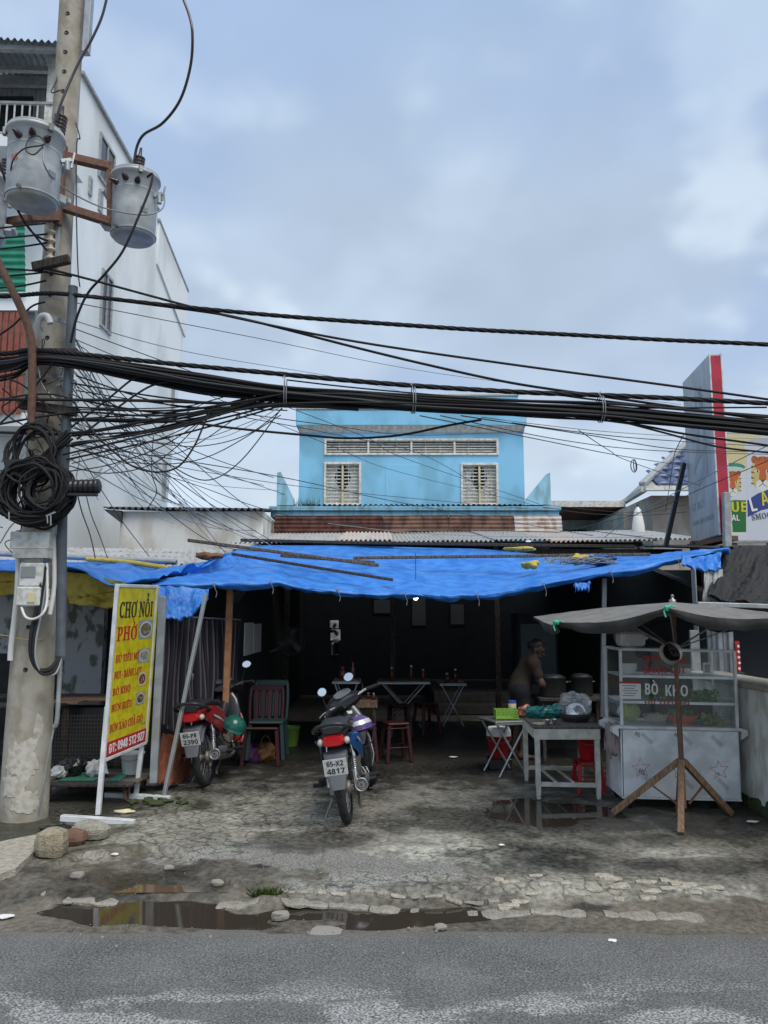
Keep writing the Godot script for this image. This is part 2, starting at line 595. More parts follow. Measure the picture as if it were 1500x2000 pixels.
	mat("umbrella_edge", 0.045, 0.045, 0.046, 0.9, 0, "grime", one * 2.0)
	mat("green_tie", 0.05, 0.42, 0.25, 0.6)
	mat("sign_yellow", 0.68, 0.58, 0.015, 0.35, 0, "faint", one * 2.0)
	mat("print_black", 0.015, 0.017, 0.02, 0.5)
	mat("print_red", 0.45, 0.02, 0.025, 0.5)
	mat("print_white", 0.75, 0.75, 0.75, 0.5)
	mat("print_green", 0.06, 0.30, 0.12, 0.5)
	mat("aluminium", 0.72, 0.74, 0.76, 0.4, 0.1, "faint", one)
	mat("cart_steel", 0.80, 0.83, 0.86, 0.3, 0.0, "faint", one * 0.8)
	mat("print_grey", 0.10, 0.11, 0.13, 0.5)
	mat("print_pink", 0.60, 0.22, 0.28, 0.5)
	mat("curtain", 0.022, 0.020, 0.027, 0.95)
	mat("curtain_pale", 0.13, 0.115, 0.135, 0.95)
	mat("orange_cloth", 0.26, 0.085, 0.045, 0.9, 0, "grime", one * 2.0)
	mat("orange_post", 0.42, 0.20, 0.10, 0.8, 0, "grime", one)
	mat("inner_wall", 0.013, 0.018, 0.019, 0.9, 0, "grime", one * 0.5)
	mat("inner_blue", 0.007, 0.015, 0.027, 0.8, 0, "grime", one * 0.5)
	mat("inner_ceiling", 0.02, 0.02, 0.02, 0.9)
	mat("low_wall", 0.72, 0.74, 0.72, 0.95, 0, "grime", Vector3(0.8, 0.4, 0.8))
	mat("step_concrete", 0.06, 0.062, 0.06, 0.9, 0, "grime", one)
	mat("moss", 0.05, 0.07, 0.025, 1.0, 0, "grime", one * 3.0)
	mat("stone", 0.44, 0.41, 0.35, 0.95, 0, "grime", one * 2.5, "pits", 0.6)
	mat("stone_tan", 0.33, 0.29, 0.21, 0.95, 0, "grime", one * 2.5, "pits", 0.6)
	mat("kerb_pale", 0.40, 0.378, 0.33, 0.95, 0, "grime", one * 4.0, "pits", 0.8)
	mat("pebble", 0.26, 0.25, 0.23, 0.9)
	mat("paper", 0.72, 0.72, 0.70, 0.8)
	mat("pebble_pale", 0.25, 0.235, 0.205, 0.9)
	mat("grass_blade", 0.10, 0.15, 0.03, 0.7)
	mat("leafy", 0.05, 0.10, 0.03, 0.7)
	mat("tyre", 0.022, 0.022, 0.023, 0.85, 0, "grime", one * 4.0)
	mat("chrome", 0.62, 0.62, 0.62, 0.18, 0.9)
	mat("steel_dull", 0.30, 0.30, 0.30, 0.4, 0.7, "grime", one * 5.0)
	mat("engine", 0.24, 0.235, 0.22, 0.5, 0.5, "grime", one * 6.0)
	mat("bike_black", 0.010, 0.010, 0.012, 0.16)
	M.bike_black.clearcoat_enabled = true
	M.bike_black.clearcoat = 0.6
	mat("bike_red", 0.22, 0.010, 0.014, 0.2)
	M.bike_red.clearcoat_enabled = true
	M.bike_red.clearcoat = 0.6
	mat("bike_blue", 0.012, 0.075, 0.23, 0.25)
	mat("bike_grey", 0.10, 0.105, 0.12, 0.5)
	mat("silver_paint", 0.55, 0.57, 0.60, 0.3, 0.3)
	mat("seat_vinyl", 0.02, 0.02, 0.024, 0.5)
	mat("tail_red", 0.50, 0.01, 0.015, 0.12)
	mat("lamp_clear", 0.55, 0.50, 0.42, 0.12)
	mat("lamp_amber", 0.55, 0.20, 0.02, 0.2)
	mat("mirror", 0.85, 0.87, 0.88, 0.03, 1.0)
	mat("plate_white", 0.66, 0.67, 0.66, 0.45, 0, "faint", one * 4.0)
	mat("helmet_purple", 0.085, 0.05, 0.18, 0.18)
	mat("helmet_green", 0.012, 0.10, 0.075, 0.14)
	mat("helmet_lime", 0.03, 0.42, 0.04, 0.2)
	mat("helmet_yellow", 0.62, 0.60, 0.03, 0.2)
	mat("helmet_white", 0.70, 0.68, 0.62, 0.3)
	mat("plastic_red", 0.42, 0.012, 0.02, 0.4)
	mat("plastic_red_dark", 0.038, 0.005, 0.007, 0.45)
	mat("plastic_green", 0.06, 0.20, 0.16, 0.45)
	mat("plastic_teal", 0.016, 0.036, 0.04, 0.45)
	mat("plastic_lime", 0.22, 0.42, 0.06, 0.45)
	mat("plastic_orange", 0.62, 0.10, 0.025, 0.4)
	mat("plastic_white", 0.66, 0.67, 0.66, 0.45)
	mat("plastic_blue", 0.05, 0.09, 0.36, 0.45)
	mat("bag_teal", 0.02, 0.16, 0.15, 0.25)
	mat("bag_orange", 0.50, 0.16, 0.08, 0.3)
	mat("bag_purple", 0.07, 0.018, 0.075, 0.5)
	mat("bag_tan", 0.22, 0.10, 0.03, 0.6)
	mat("bag_black", 0.02, 0.02, 0.022, 0.25)
	mat("bag_white", 0.60, 0.60, 0.60, 0.3)
	mat("steel_bright", 0.60, 0.60, 0.60, 0.2, 0.9)
	mat("pot_metal", 0.05, 0.05, 0.052, 0.5, 0.4, "grime", one * 4.0)
	mat("cast_iron", 0.025, 0.025, 0.027, 0.6)
	mat("cabbage", 0.34, 0.42, 0.13, 0.6)
	mat("herbs", 0.13, 0.26, 0.03, 0.7)
	mat("noodle", 0.52, 0.46, 0.30, 0.7)
	mat("porcelain_white", 0.70, 0.75, 0.74, 0.2)
	mat("towel", 0.28, 0.23, 0.22, 1.0)
	mat("towel_dark", 0.09, 0.08, 0.085, 1.0)
	mat("skin", 0.08, 0.044, 0.03, 0.6)
	mat("hair", 0.012, 0.01, 0.009, 0.5)
	mat("shirt_tan", 0.035, 0.024, 0.015, 0.9)
	mat("trousers_dark", 0.008, 0.009, 0.012, 0.9)
	mat("jar_glass_brown", 0.10, 0.03, 0.015, 0.15)
	mat("sauce_red", 0.35, 0.03, 0.015, 0.3)
	mat("water_dark", 0.042, 0.034, 0.026, 0.04)
	mat("water_mud", 0.115, 0.075, 0.048, 0.05)
	mat("mat_green", 0.05, 0.22, 0.15, 0.9, 0, "grime", one * 3.0)
	mat("wire_cage", 0.10, 0.085, 0.07, 0.7, 0.4)
	var glass := mat("cabinet_glass", 0.55, 0.66, 0.62, 0.06)
	glass.transparency = BaseMaterial3D.TRANSPARENCY_ALPHA
	glass.albedo_color.a = 0.05
	var wrap := mat("clear_plastic", 0.75, 0.78, 0.78, 0.12)
	wrap.transparency = BaseMaterial3D.TRANSPARENCY_ALPHA
	wrap.albedo_color.a = 0.16
	var bulb := mat("bulb_glow", 0.9, 0.9, 0.88, 0.4)
	bulb.emission_enabled = true
	bulb.emission = Color(1.0, 0.98, 0.94)
	bulb.emission_energy_multiplier = 3.0
	for k in ["thin_wire", "grey_wire", "bulb_glow"]: M[k].specular_mode = BaseMaterial3D.SPECULAR_SCHLICK_GGX


func _ready() -> void:
	# camera
	var cam := Camera3D.new()
	cam.name = "camera"
	cam.position = Vector3(0, 1.7, 0)
	cam.rotation_degrees = Vector3(7.7, 0, 0)
	cam.fov = 67.0
	cam.keep_aspect = Camera3D.KEEP_HEIGHT
	cam.near = 0.05
	cam.far = 600.0
	add_child(cam)
	cam.current = true
	# sky, sun, exposure
	var world := WorldEnvironment.new()
	world.name = "world"
	var e := Environment.new()
	e.background_mode = Environment.BG_SKY
	e.tonemap_mode = Environment.TONE_MAPPER_LINEAR
	e.tonemap_exposure = 1.8
	e.sdfgi_enabled = true
	e.ssao_enabled = true
	e.ssil_enabled = true
	e.sky = Sky.new()
	var pan := PanoramaSkyMaterial.new()
	pan.panorama = overcast_sky()
	pan.energy_multiplier = 1.0
	e.sky.sky_material = pan
	world.environment = e
	add_child(world)
	var sun := DirectionalLight3D.new()
	sun.name = "sun"
	sun.rotation_degrees = Vector3(-58, 32, 0)
	sun.light_energy = 0.5
	sun.light_color = Color(1.0, 0.97, 0.92)
	sun.light_angular_distance = 35.0
	sun.shadow_enabled = true
	add_child(sun)
	# materials, then the place itself
	build_materials()
	build_ground()
	build_house()
	build_neighbours()
	build_pole()
	build_cables()
	build_street_things()
	build_bikes()
	build_cart()
	build_inside()

func overcast_sky() -> ImageTexture:
	var w := 1024
	var h := 512
	var big := noise(1.1, 5, 21)
	var thin := noise(2.2, 5, 33)
	var out := PackedFloat32Array()
	out.resize(w * h * 3)
	var top := Vector3(0.268, 0.366, 0.525)
	var mid := Vector3(0.325, 0.405, 0.525)
	var low := Vector3(0.500, 0.570, 0.640)
	var i := 0
	for y in h:
		var el := PI * (0.5 - (y + 0.5) / h)
		for x in w:
			var az := TAU * (x + 0.5) / w
			var d := Vector3(cos(el) * cos(az), sin(el), cos(el) * sin(az))
			var c: Vector3
			if el < -0.03:
				c = Vector3(0.12, 0.12, 0.115)
			else:
				var s := maxf(d.y, 0.0)
				c = low.lerp(mid, smoothstep(0.02, 0.40, s)).lerp(top, smoothstep(0.42, 0.75, s))
				c = c.lerp(Vector3(0.46, 0.53, 0.62), smoothstep(0.75, 1.0, s) * 0.7)
				var q := d / (s + 0.35)
				var f := big.get_noise_3d(q.x, q.y * 1.5, q.z)
				var g := thin.get_noise_3d(q.x + 7.0, q.y * 2.0, q.z * 1.2)
				c = c.lerp(Vector3(0.270, 0.362, 0.535), smoothstep(0.02, 0.35, f) * 0.6 * smoothstep(0.1, 0.3, s))
				c = c.lerp(Vector3(0.318, 0.392, 0.495), smoothstep(0.0, 0.32, -f) * 0.85 * smoothstep(0.03, 0.2, s))
				var g2 := thin.get_noise_3d(q.x * 0.5 + 31.0, q.y, q.z * 0.5 + 9.0)
				c = c.lerp(Vector3(0.405, 0.492, 0.600), smoothstep(-0.05, 0.35, g2) * 0.8)
				c *= 1.0 + 0.065 * thin.get_noise_3d(q.x * 2.6, q.y * 4.0, q.z * 2.6)
				c = c.lerp(Vector3(0.50, 0.59, 0.68), smoothstep(0.10, 0.42, g) * 0.75 * (1.0 - 0.6 * smoothstep(0.40, 0.62, s)))
			c *= 0.806
			out[i] = c.x; out[i + 1] = c.y; out[i + 2] = c.z
			i += 3
	return ImageTexture.create_from_image(Image.create_from_data(w, h, false, Image.FORMAT_RGBF, out.to_byte_array()))


# ---------- ground ----------
const LOT_X := -7.0
const LOT_W := 14.0
const LOT_Z := 4.2
const LOT_D := 8.8

var hollow := PackedVector2Array()

func ground_height(x: float, z: float) -> float:
	var y := swell.get_noise_2d(x * 45.0, z * 45.0) * 0.010 + bumps.get_noise_2d(x * 420.0, z * 420.0) * 0.004
	var d := -z
	y = lerpf(y, -0.052 + y * 0.6, smoothstep(5.24, 4.90, d + bumps.get_noise_2d(x * 130.0, z * 130.0) * 0.16))
	# the gutter that holds the long puddle
	var g := 1.0 - absf(d - (4.90 + 0.03 * sin(x * 2.1))) / 0.24
	var ends := smoothstep(-2.25, -1.8, x) * (1.0 - smoothstep(0.35, 0.95, x))
	g += bumps.get_noise_2d(x * 110.0, d * 240.0 + 40.0) * 0.9
	y -= 0.045 * clampf(g, 0.0, 1.0) * ends
	y -= 0.024 * smoothstep(1.0, 0.2, Vector2((x - 1.42) / 0.75, (d - 7.15) / 0.62).length() + bumps.get_noise_2d(x * 130.0, d * 130.0) * 0.55)
	# the broken-out corner of the slab
	var wx := x + bumps.get_noise_2d(x * 160.0 + 50.0, z * 160.0) * 0.09
	var wz := d + bumps.get_noise_2d(x * 160.0, z * 160.0 + 90.0) * 0.09
	if d < 6.2 and x < -0.4 and x > -3.0 and Geometry2D.is_point_in_polygon(Vector2(wx, wz), hollow):
		y -= 0.032
		y -= 0.012 * smoothstep(0.5, 0.1, Vector2((x + 1.5) / 1.0, (d - 5.25) * 1.6).length())
	return y

func spot_mask(list: Array, w: int, h: int, soft := 0.5) -> PackedByteArray:
	var out := PackedByteArray()
	out.resize(w * h)
	for e in list:
		var c: Vector3 = e[0]
		var x0 := clampi(int((c.x - e[1] * 1.6 - LOT_X) / LOT_W * w), 0, w)
		var x1 := clampi(int((c.x + e[1] * 1.6 - LOT_X) / LOT_W * w) + 1, 0, w)
		var y0 := clampi(int((-c.z - e[2] * 1.6 - LOT_Z) / LOT_D * h), 0, h)
		var y1 := clampi(int((-c.z + e[2] * 1.6 - LOT_Z) / LOT_D * h) + 1, 0, h)
		for y in range(y0, y1):
			for x in range(x0, x1):
				var p := Vector2((LOT_X + (x + 0.5) * LOT_W / w - c.x) / e[1], (LOT_Z + (y + 0.5) * LOT_D / h + c.z) / e[2])
				var k: float = clampf((1.0 + soft - p.length()) / (2.0 * soft), 0.0, 1.0) * e[3]
				var at := y * w + x
				out[at] = maxi(out[at], int(k * 255.0))
	return out

func grown(data: PackedByteArray, w: int, h: int, W: int, H: int) -> PackedByteArray:
	var im := Image.create_from_data(w, h, false, Image.FORMAT_L8, data)
	im.resize(W, H, Image.INTERPOLATE_CUBIC)
	return im.get_data()

func layer(freq: float, oct: int, seed_: int, W: int, H: int, squash := 1.0) -> PackedByteArray:
	var n := noise(freq, oct, seed_)
	return n.get_image(W, H, false, false, false).get_data()

func lot_material() -> StandardMaterial3D:
	var W := 2048
	var H := 1287
	var w := 256
	var h := 161
	var wet := grown(spot_mask([
		[Vector3(-0.543, 0, -6.232), 0.52, 0.30, 1.0], [Vector3(0.573, 0, -5.87), 0.2, 0.12, 0.9], [Vector3(1.137, 0, -5.822), 0.50, 0.40, 0.8], [Vector3(1.073, 0, -6.521), 0.5, 0.4, 0.55], [Vector3(0.697, 0, -6.872), 0.75, 0.5, 0.9], [Vector3(0.127, 0, -6.676), 0.3, 0.35, 0.75],
		[Vector3(2.296, 0, -5.614), 0.75, 0.20, 0.85], [Vector3(1.646, 0, -7.01), 0.75, 0.75, 1.0], [Vector3(-0.846, 0, -5.603), 0.1, 0.06, 0.9], [Vector3(-0.892, 0, -6.708), 0.4, 0.16, 0.7], [Vector3(-1.454, 0, -7.381), 0.35, 0.3, 0.6], [Vector3(1.969, 0, -6.232), 0.6, 0.35, 0.6],
		[Vector3(-2.813, 0, -6.446), 0.75, 0.6, 1.0], [Vector3(-2.73, 0, -7.285), 0.7, 0.8, 1.0], [Vector3(2.818, 0, -6.839), 0.9, 0.7, 0.85], [Vector3(-0.87, 0, -9.074), 1.6, 1.3, 0.8], [Vector3(0.901, 0, -9.383), 2.2, 1.5, 0.95], [Vector3(-1.679, 0, -5.351), 0.8, 0.35, 0.75], [Vector3(1.293, 0, -4.979), 0.16, 0.06, 0.9],
		[Vector3(0, 0, -11.5), 7.0, 3.4, 1.0], [Vector3(2.579, 0, -6.098), 0.8, 0.5, 0.5], [Vector3(0.177, 0, -5.614), 0.45, 0.1, 0.35]], w, h), w, h, W, H)  # the widest spot is damp plus shade painted on the floor under the awning
	var pale := grown(spot_mask([[Vector3(0.529, 0, -5.87), 0.42, 0.30, 1.0], [Vector3(-0.824, 0, -6.839), 0.9, 0.35, 0.35], [Vector3(2.122, 0, -5.906), 0.5, 0.22, 0.55], [Vector3(0.433, 0, -6.232), 0.35, 0.2, 0.6], [Vector3(0.038, 0, -6.032), 0.4, 0.3, 0.45], [Vector3(2.145, 0, -5.112), 0.6, 0.16, 0.45]], w, h), w, h, W, H)
	var crazed := grown(spot_mask([[Vector3(-1.387, 0, -6.839), 1.25, 0.75, 1.0], [Vector3(-1.807, 0, -5.969), 0.75, 0.55, 1.0], [Vector3(-0.891, 0, -7.381), 0.8, 0.7, 0.9], [Vector3(0.494, 0, -5.252), 1.6, 0.24, 0.7], [Vector3(0.529, 0, -5.87), 0.5, 0.36, 0.6], [Vector3(1.903, 0, -5.506), 0.8, 0.5, 0.35]], w, h), w, h, W, H)
	var mud := grown(spot_mask([[Vector3(-1.56, 0, -5.401), 1.0, 0.36, 1.0], [Vector3(-1.034, 0, -5.158), 0.5, 0.16, 0.9], [Vector3(-2.23, 0, -5.158), 1.1, 0.3, 0.8], [Vector3(0, 0, -4.5), 8.0, 0.55, 0.9], [Vector3(1.971, 0, -4.853), 1.6, 0.2, 0.8], [Vector3(-2.1, 0, -5.846), 0.5, 0.4, 0.5]], w, h, 0.35), w, h, W, H)
	var gravelly := grown(spot_mask([[Vector3(-0.559, 0, -5.559), 0.95, 0.42, 1.0], [Vector3(-0.995, 0, -5.846), 0.5, 0.35, 0.8], [Vector3(0.035, 0, -5.506), 0.6, 0.25, 0.8]], w, h, 0.3), w, h, W, H)
	var mossy := grown(spot_mask([[Vector3(-2.795, 0, -6.232), 0.9, 0.5, 1.0], [Vector3(-2.158, 0, -7.381), 0.7, 0.35, 0.8], [Vector3(0.941, 0, -5.969), 0.7, 0.5, 0.55], [Vector3(3.002, 0, -6.676), 0.5, 0.6, 0.7], [Vector3(-0.241, 0, -7.582), 1.5, 0.5, 0.3]], w, h), w, h, W, H)
	var tone := layer(0.006, 5, 41, W, H)
	var fine := layer(0.11, 3, 42, W, H)
	var edge := layer(0.02, 5, 43, W, H)
	var speck := layer(0.35, 2, 46, W, H)
	var cell := noise(0.05, 1, 44, FastNoiseLite.TYPE_CELLULAR)
	cell.cellular_return_type = FastNoiseLite.RETURN_DISTANCE2_SUB
	cell.cellular_jitter = 1.0
	cell.domain_warp_enabled = true
	cell.domain_warp_amplitude = 18.0
	cell.domain_warp_frequency = 0.02
	var cracks := cell.get_image(W, H, false, false, true).get_data()
	cell.frequency = 0.02
	cell.seed = 51
	var wide := cell.get_image(W, H, false, false, true).get_data()
	var lut := PackedByteArray()
	for i in 1025: lut.append(Color(i / 1024.0 * 0.6, 0, 0).linear_to_srgb().r8)
	var col := PackedByteArray()
	col.resize(W * H * 3)
	var rgh := PackedByteArray()
	rgh.resize(W * H)
	var bmp := PackedByteArray()
	bmp.resize(W * H)
	var shade_from := (8.25 - LOT_Z) / LOT_D * H
	var shade_row := int(shade_from) * W - W * 60
	for i in W * H:
		var e := (edge[i] - 128) * 0.0045
		var k := 0.72 + (tone[i] - 128) * 0.0042 + (fine[i] - 128) * 0.0034 + (speck[i] - 128) * 0.0016
		var cz := clampf((crazed[i] * 0.0039 + e - 0.35) * 4.0, 0.0, 1.0)
		var cr := clampf(1.0 - cracks[i] * 0.042, 0.0, 1.0)
		var cw := clampf(1.0 - wide[i] * 0.07, 0.0, 1.0) * 0.55
		var line := maxf(cr * cz * 0.85, cw * 0.8)
		var p := clampf((pale[i] * 0.0039 + e - 0.35) * 5.0, 0.0, 1.0)
		var m := clampf((mud[i] * 0.0039 + e - 0.30) * 3.5, 0.0, 1.0)
		var gv := clampf((gravelly[i] * 0.0039 + e * 0.6 - 0.40) * 6.0, 0.0, 1.0)
		var ms := clampf(mossy[i] * 0.0039 + e * 1.6, 0.0, 1.0)
		var r := 0.236 * k
		var g := 0.222 * k
		var b := 0.190 * k
		var sp := (speck[i] - 118) * 0.011
		r += (0.185 + sp * 0.13 - r) * gv
		g += (0.180 + sp * 0.13 - g) * gv
		b += (0.165 + sp * 0.13 - b) * gv
		r += (0.36 * k * 1.15 - r) * p
		g += (0.35 * k * 1.15 - g) * p
		b += (0.315 * k * 1.15 - b) * p
		var lift := cz * (1.0 - cr) * 0.34
		r *= 1.0 + lift
		g *= 1.0 + lift
		b *= 1.0 + lift
		r += (0.128 * k * 1.2 - r) * m
		g += (0.112 * k * 1.2 - g) * m
		b += (0.090 * k * 1.2 - b) * m
		r *= 1.0 - 0.26 * ms
		g *= 1.0 - 0.22 * ms
		b *= 1.0 - 0.34 * ms
		var dark := 1.0 - line * 0.78 * (1.0 - m * 0.7)
		var wt := clampf((wet[i] * 0.0039 + e * 0.95 - 0.30) * 2.3, 0.0, 1.0)
		dark *= 1.0 - wt * 0.55
		if i > shade_row: dark *= 1.0 - 0.62 * clampf((float(i) / W - shade_from) * 0.011 + e, 0.0, 1.0)  # floor under the awning darkened in its colour to stand for shade
		var q := dark * 1706.0
		col[i * 3] = lut[clampi(int(r * q), 0, 1024)]
		col[i * 3 + 1] = lut[clampi(int(g * q), 0, 1024)]
		col[i * 3 + 2] = lut[clampi(int(b * q), 0, 1024)]
		rgh[i] = clampi(int(225.0 - wt * (165.0 - fine[i] * 0.35) - m * 25.0), 25, 255)
		bmp[i] = clampi(int(140.0 + (fine[i] - 128) * 0.22 + sp * 40.0 * gv + p * 40.0 - line * 85.0 * (1.0 - wt * 0.6)), 0, 255)
	var mt := StandardMaterial3D.new()
	mt.albedo_texture = ImageTexture.create_from_image(Image.create_from_data(W, H, false, Image.FORMAT_RGB8, col))
	mt.roughness = 1.0
	mt.roughness_texture = ImageTexture.create_from_image(Image.create_from_data(W, H, false, Image.FORMAT_L8, rgh))
	mt.heightmap_enabled = true
	mt.heightmap_texture = ImageTexture.create_from_image(Image.create_from_data(W, H, false, Image.FORMAT_L8, bmp))
	mt.heightmap_scale = 1.6
	return mt

func road_material() -> StandardMaterial3D:
	var W := 2048
	var H := 512
	var a := layer(0.012, 4, 61, W, H)
	var f := layer(0.70, 1, 62, W, H)
	var p := layer(0.022, 5, 63, W, H)
	var q := layer(0.40, 2, 64, W, H)
	var lut := PackedByteArray()
	for i in 1025: lut.append(Color(i / 1024.0 * 0.7, 0, 0).linear_to_srgb().r8)
	var col := PackedByteArray()
	col.resize(W * H * 3)
	var bmp := PackedByteArray()
	bmp.resize(W * H)
	for y in H:
		var worn := smoothstep(70.0, 150.0, float(y)) * 0.85 + smoothstep(20.0, 70.0, float(y)) * 0.15
		var dirt := 1.0 - smoothstep(0.0, 40.0, float(y))
		for x in W:
			var i := y * W + x
			var k := 0.122 + (a[i] - 128) * 0.00022 + (f[i] - 128) * 0.0009
			var pp := clampf((p[y * W + x / 3] - 112) * 0.03, 0.0, 1.0) * worn
			var gr := clampf((q[i] * 0.6 + f[i] * 0.4 - 172.0 + 62.0 * pp) * 0.03, 0.0, 1.0)
			var st := clampf((q[i] - 196) * 0.05, 0.0, 1.0) * 0.5
			k += gr * pp * 0.20 + gr * 0.025 + pp * 0.012 + st * 0.2
			var t := dirt * 0.5
			col[i * 3] = lut[clampi(int((k + (0.15 - k) * t) * 1462.0), 0, 1024)]
			col[i * 3 + 1] = lut[clampi(int((k * 1.0 + (0.135 - k) * t) * 1462.0), 0, 1024)]
			col[i * 3 + 2] = lut[clampi(int((k * 0.985 + (0.11 - k) * t) * 1462.0), 0, 1024)]
			bmp[i] = clampi(int(f[i] * 0.7 + gr * 40.0 + st * 80.0), 0, 255)
	var mt := StandardMaterial3D.new()
	mt.albedo_texture = ImageTexture.create_from_image(Image.create_from_data(W, H, false, Image.FORMAT_RGB8, col))
	mt.roughness = 0.8
	mt.heightmap_enabled = true
	mt.heightmap_texture = ImageTexture.create_from_image(Image.create_from_data(W, H, false, Image.FORMAT_L8, bmp))
	mt.heightmap_scale = 0.18
	return mt

# a broken lump of kerb lying from a to b
func rubble(s: SurfaceTool, a: Vector3, b: Vector3, wide: float, high: float, sd: int) -> void:
	var n := maxi(4, int(a.distance_to(b) / 0.04))
	var f := (b - a).normalized()
	var side := f.cross(Vector3.UP).normalized()
	var rings := []
	for i in n + 1:
		var t := float(i) / n
		var c := a.lerp(b, t)
		var tip := clampf(sin(PI * clampf(t, 0.03, 0.97)) * 6.0, 0.72, 1.0)
		var ww := wide * tip * (0.92 + 0.8 * bumps.get_noise_2d(c.x * 520.0 + sd * 9, sd * 50))
		var hh := high * (0.75 + 0.9 * bumps.get_noise_2d(c.x * 600.0, sd * 33)) * lerpf(0.6, 1.0, tip)
		var o := side * wide * 0.35 * bumps.get_noise_2d(c.x * 500.0, sd * 77)
		var ring := []
		for w in [[-1.0, -0.3], [-0.96, 0.55], [-0.62, 1.0], [0.0, 1.0 + 0.2 * bumps.get_noise_2d(c.x * 1500.0, 5)], [0.6, 0.92], [0.98, 0.45], [1.0, -0.3]]:
			ring.append(c + o + side * w[0] * ww + Vector3.UP * w[1] * hh)
		rings.append(ring)
	loft(s, rings, true, false)

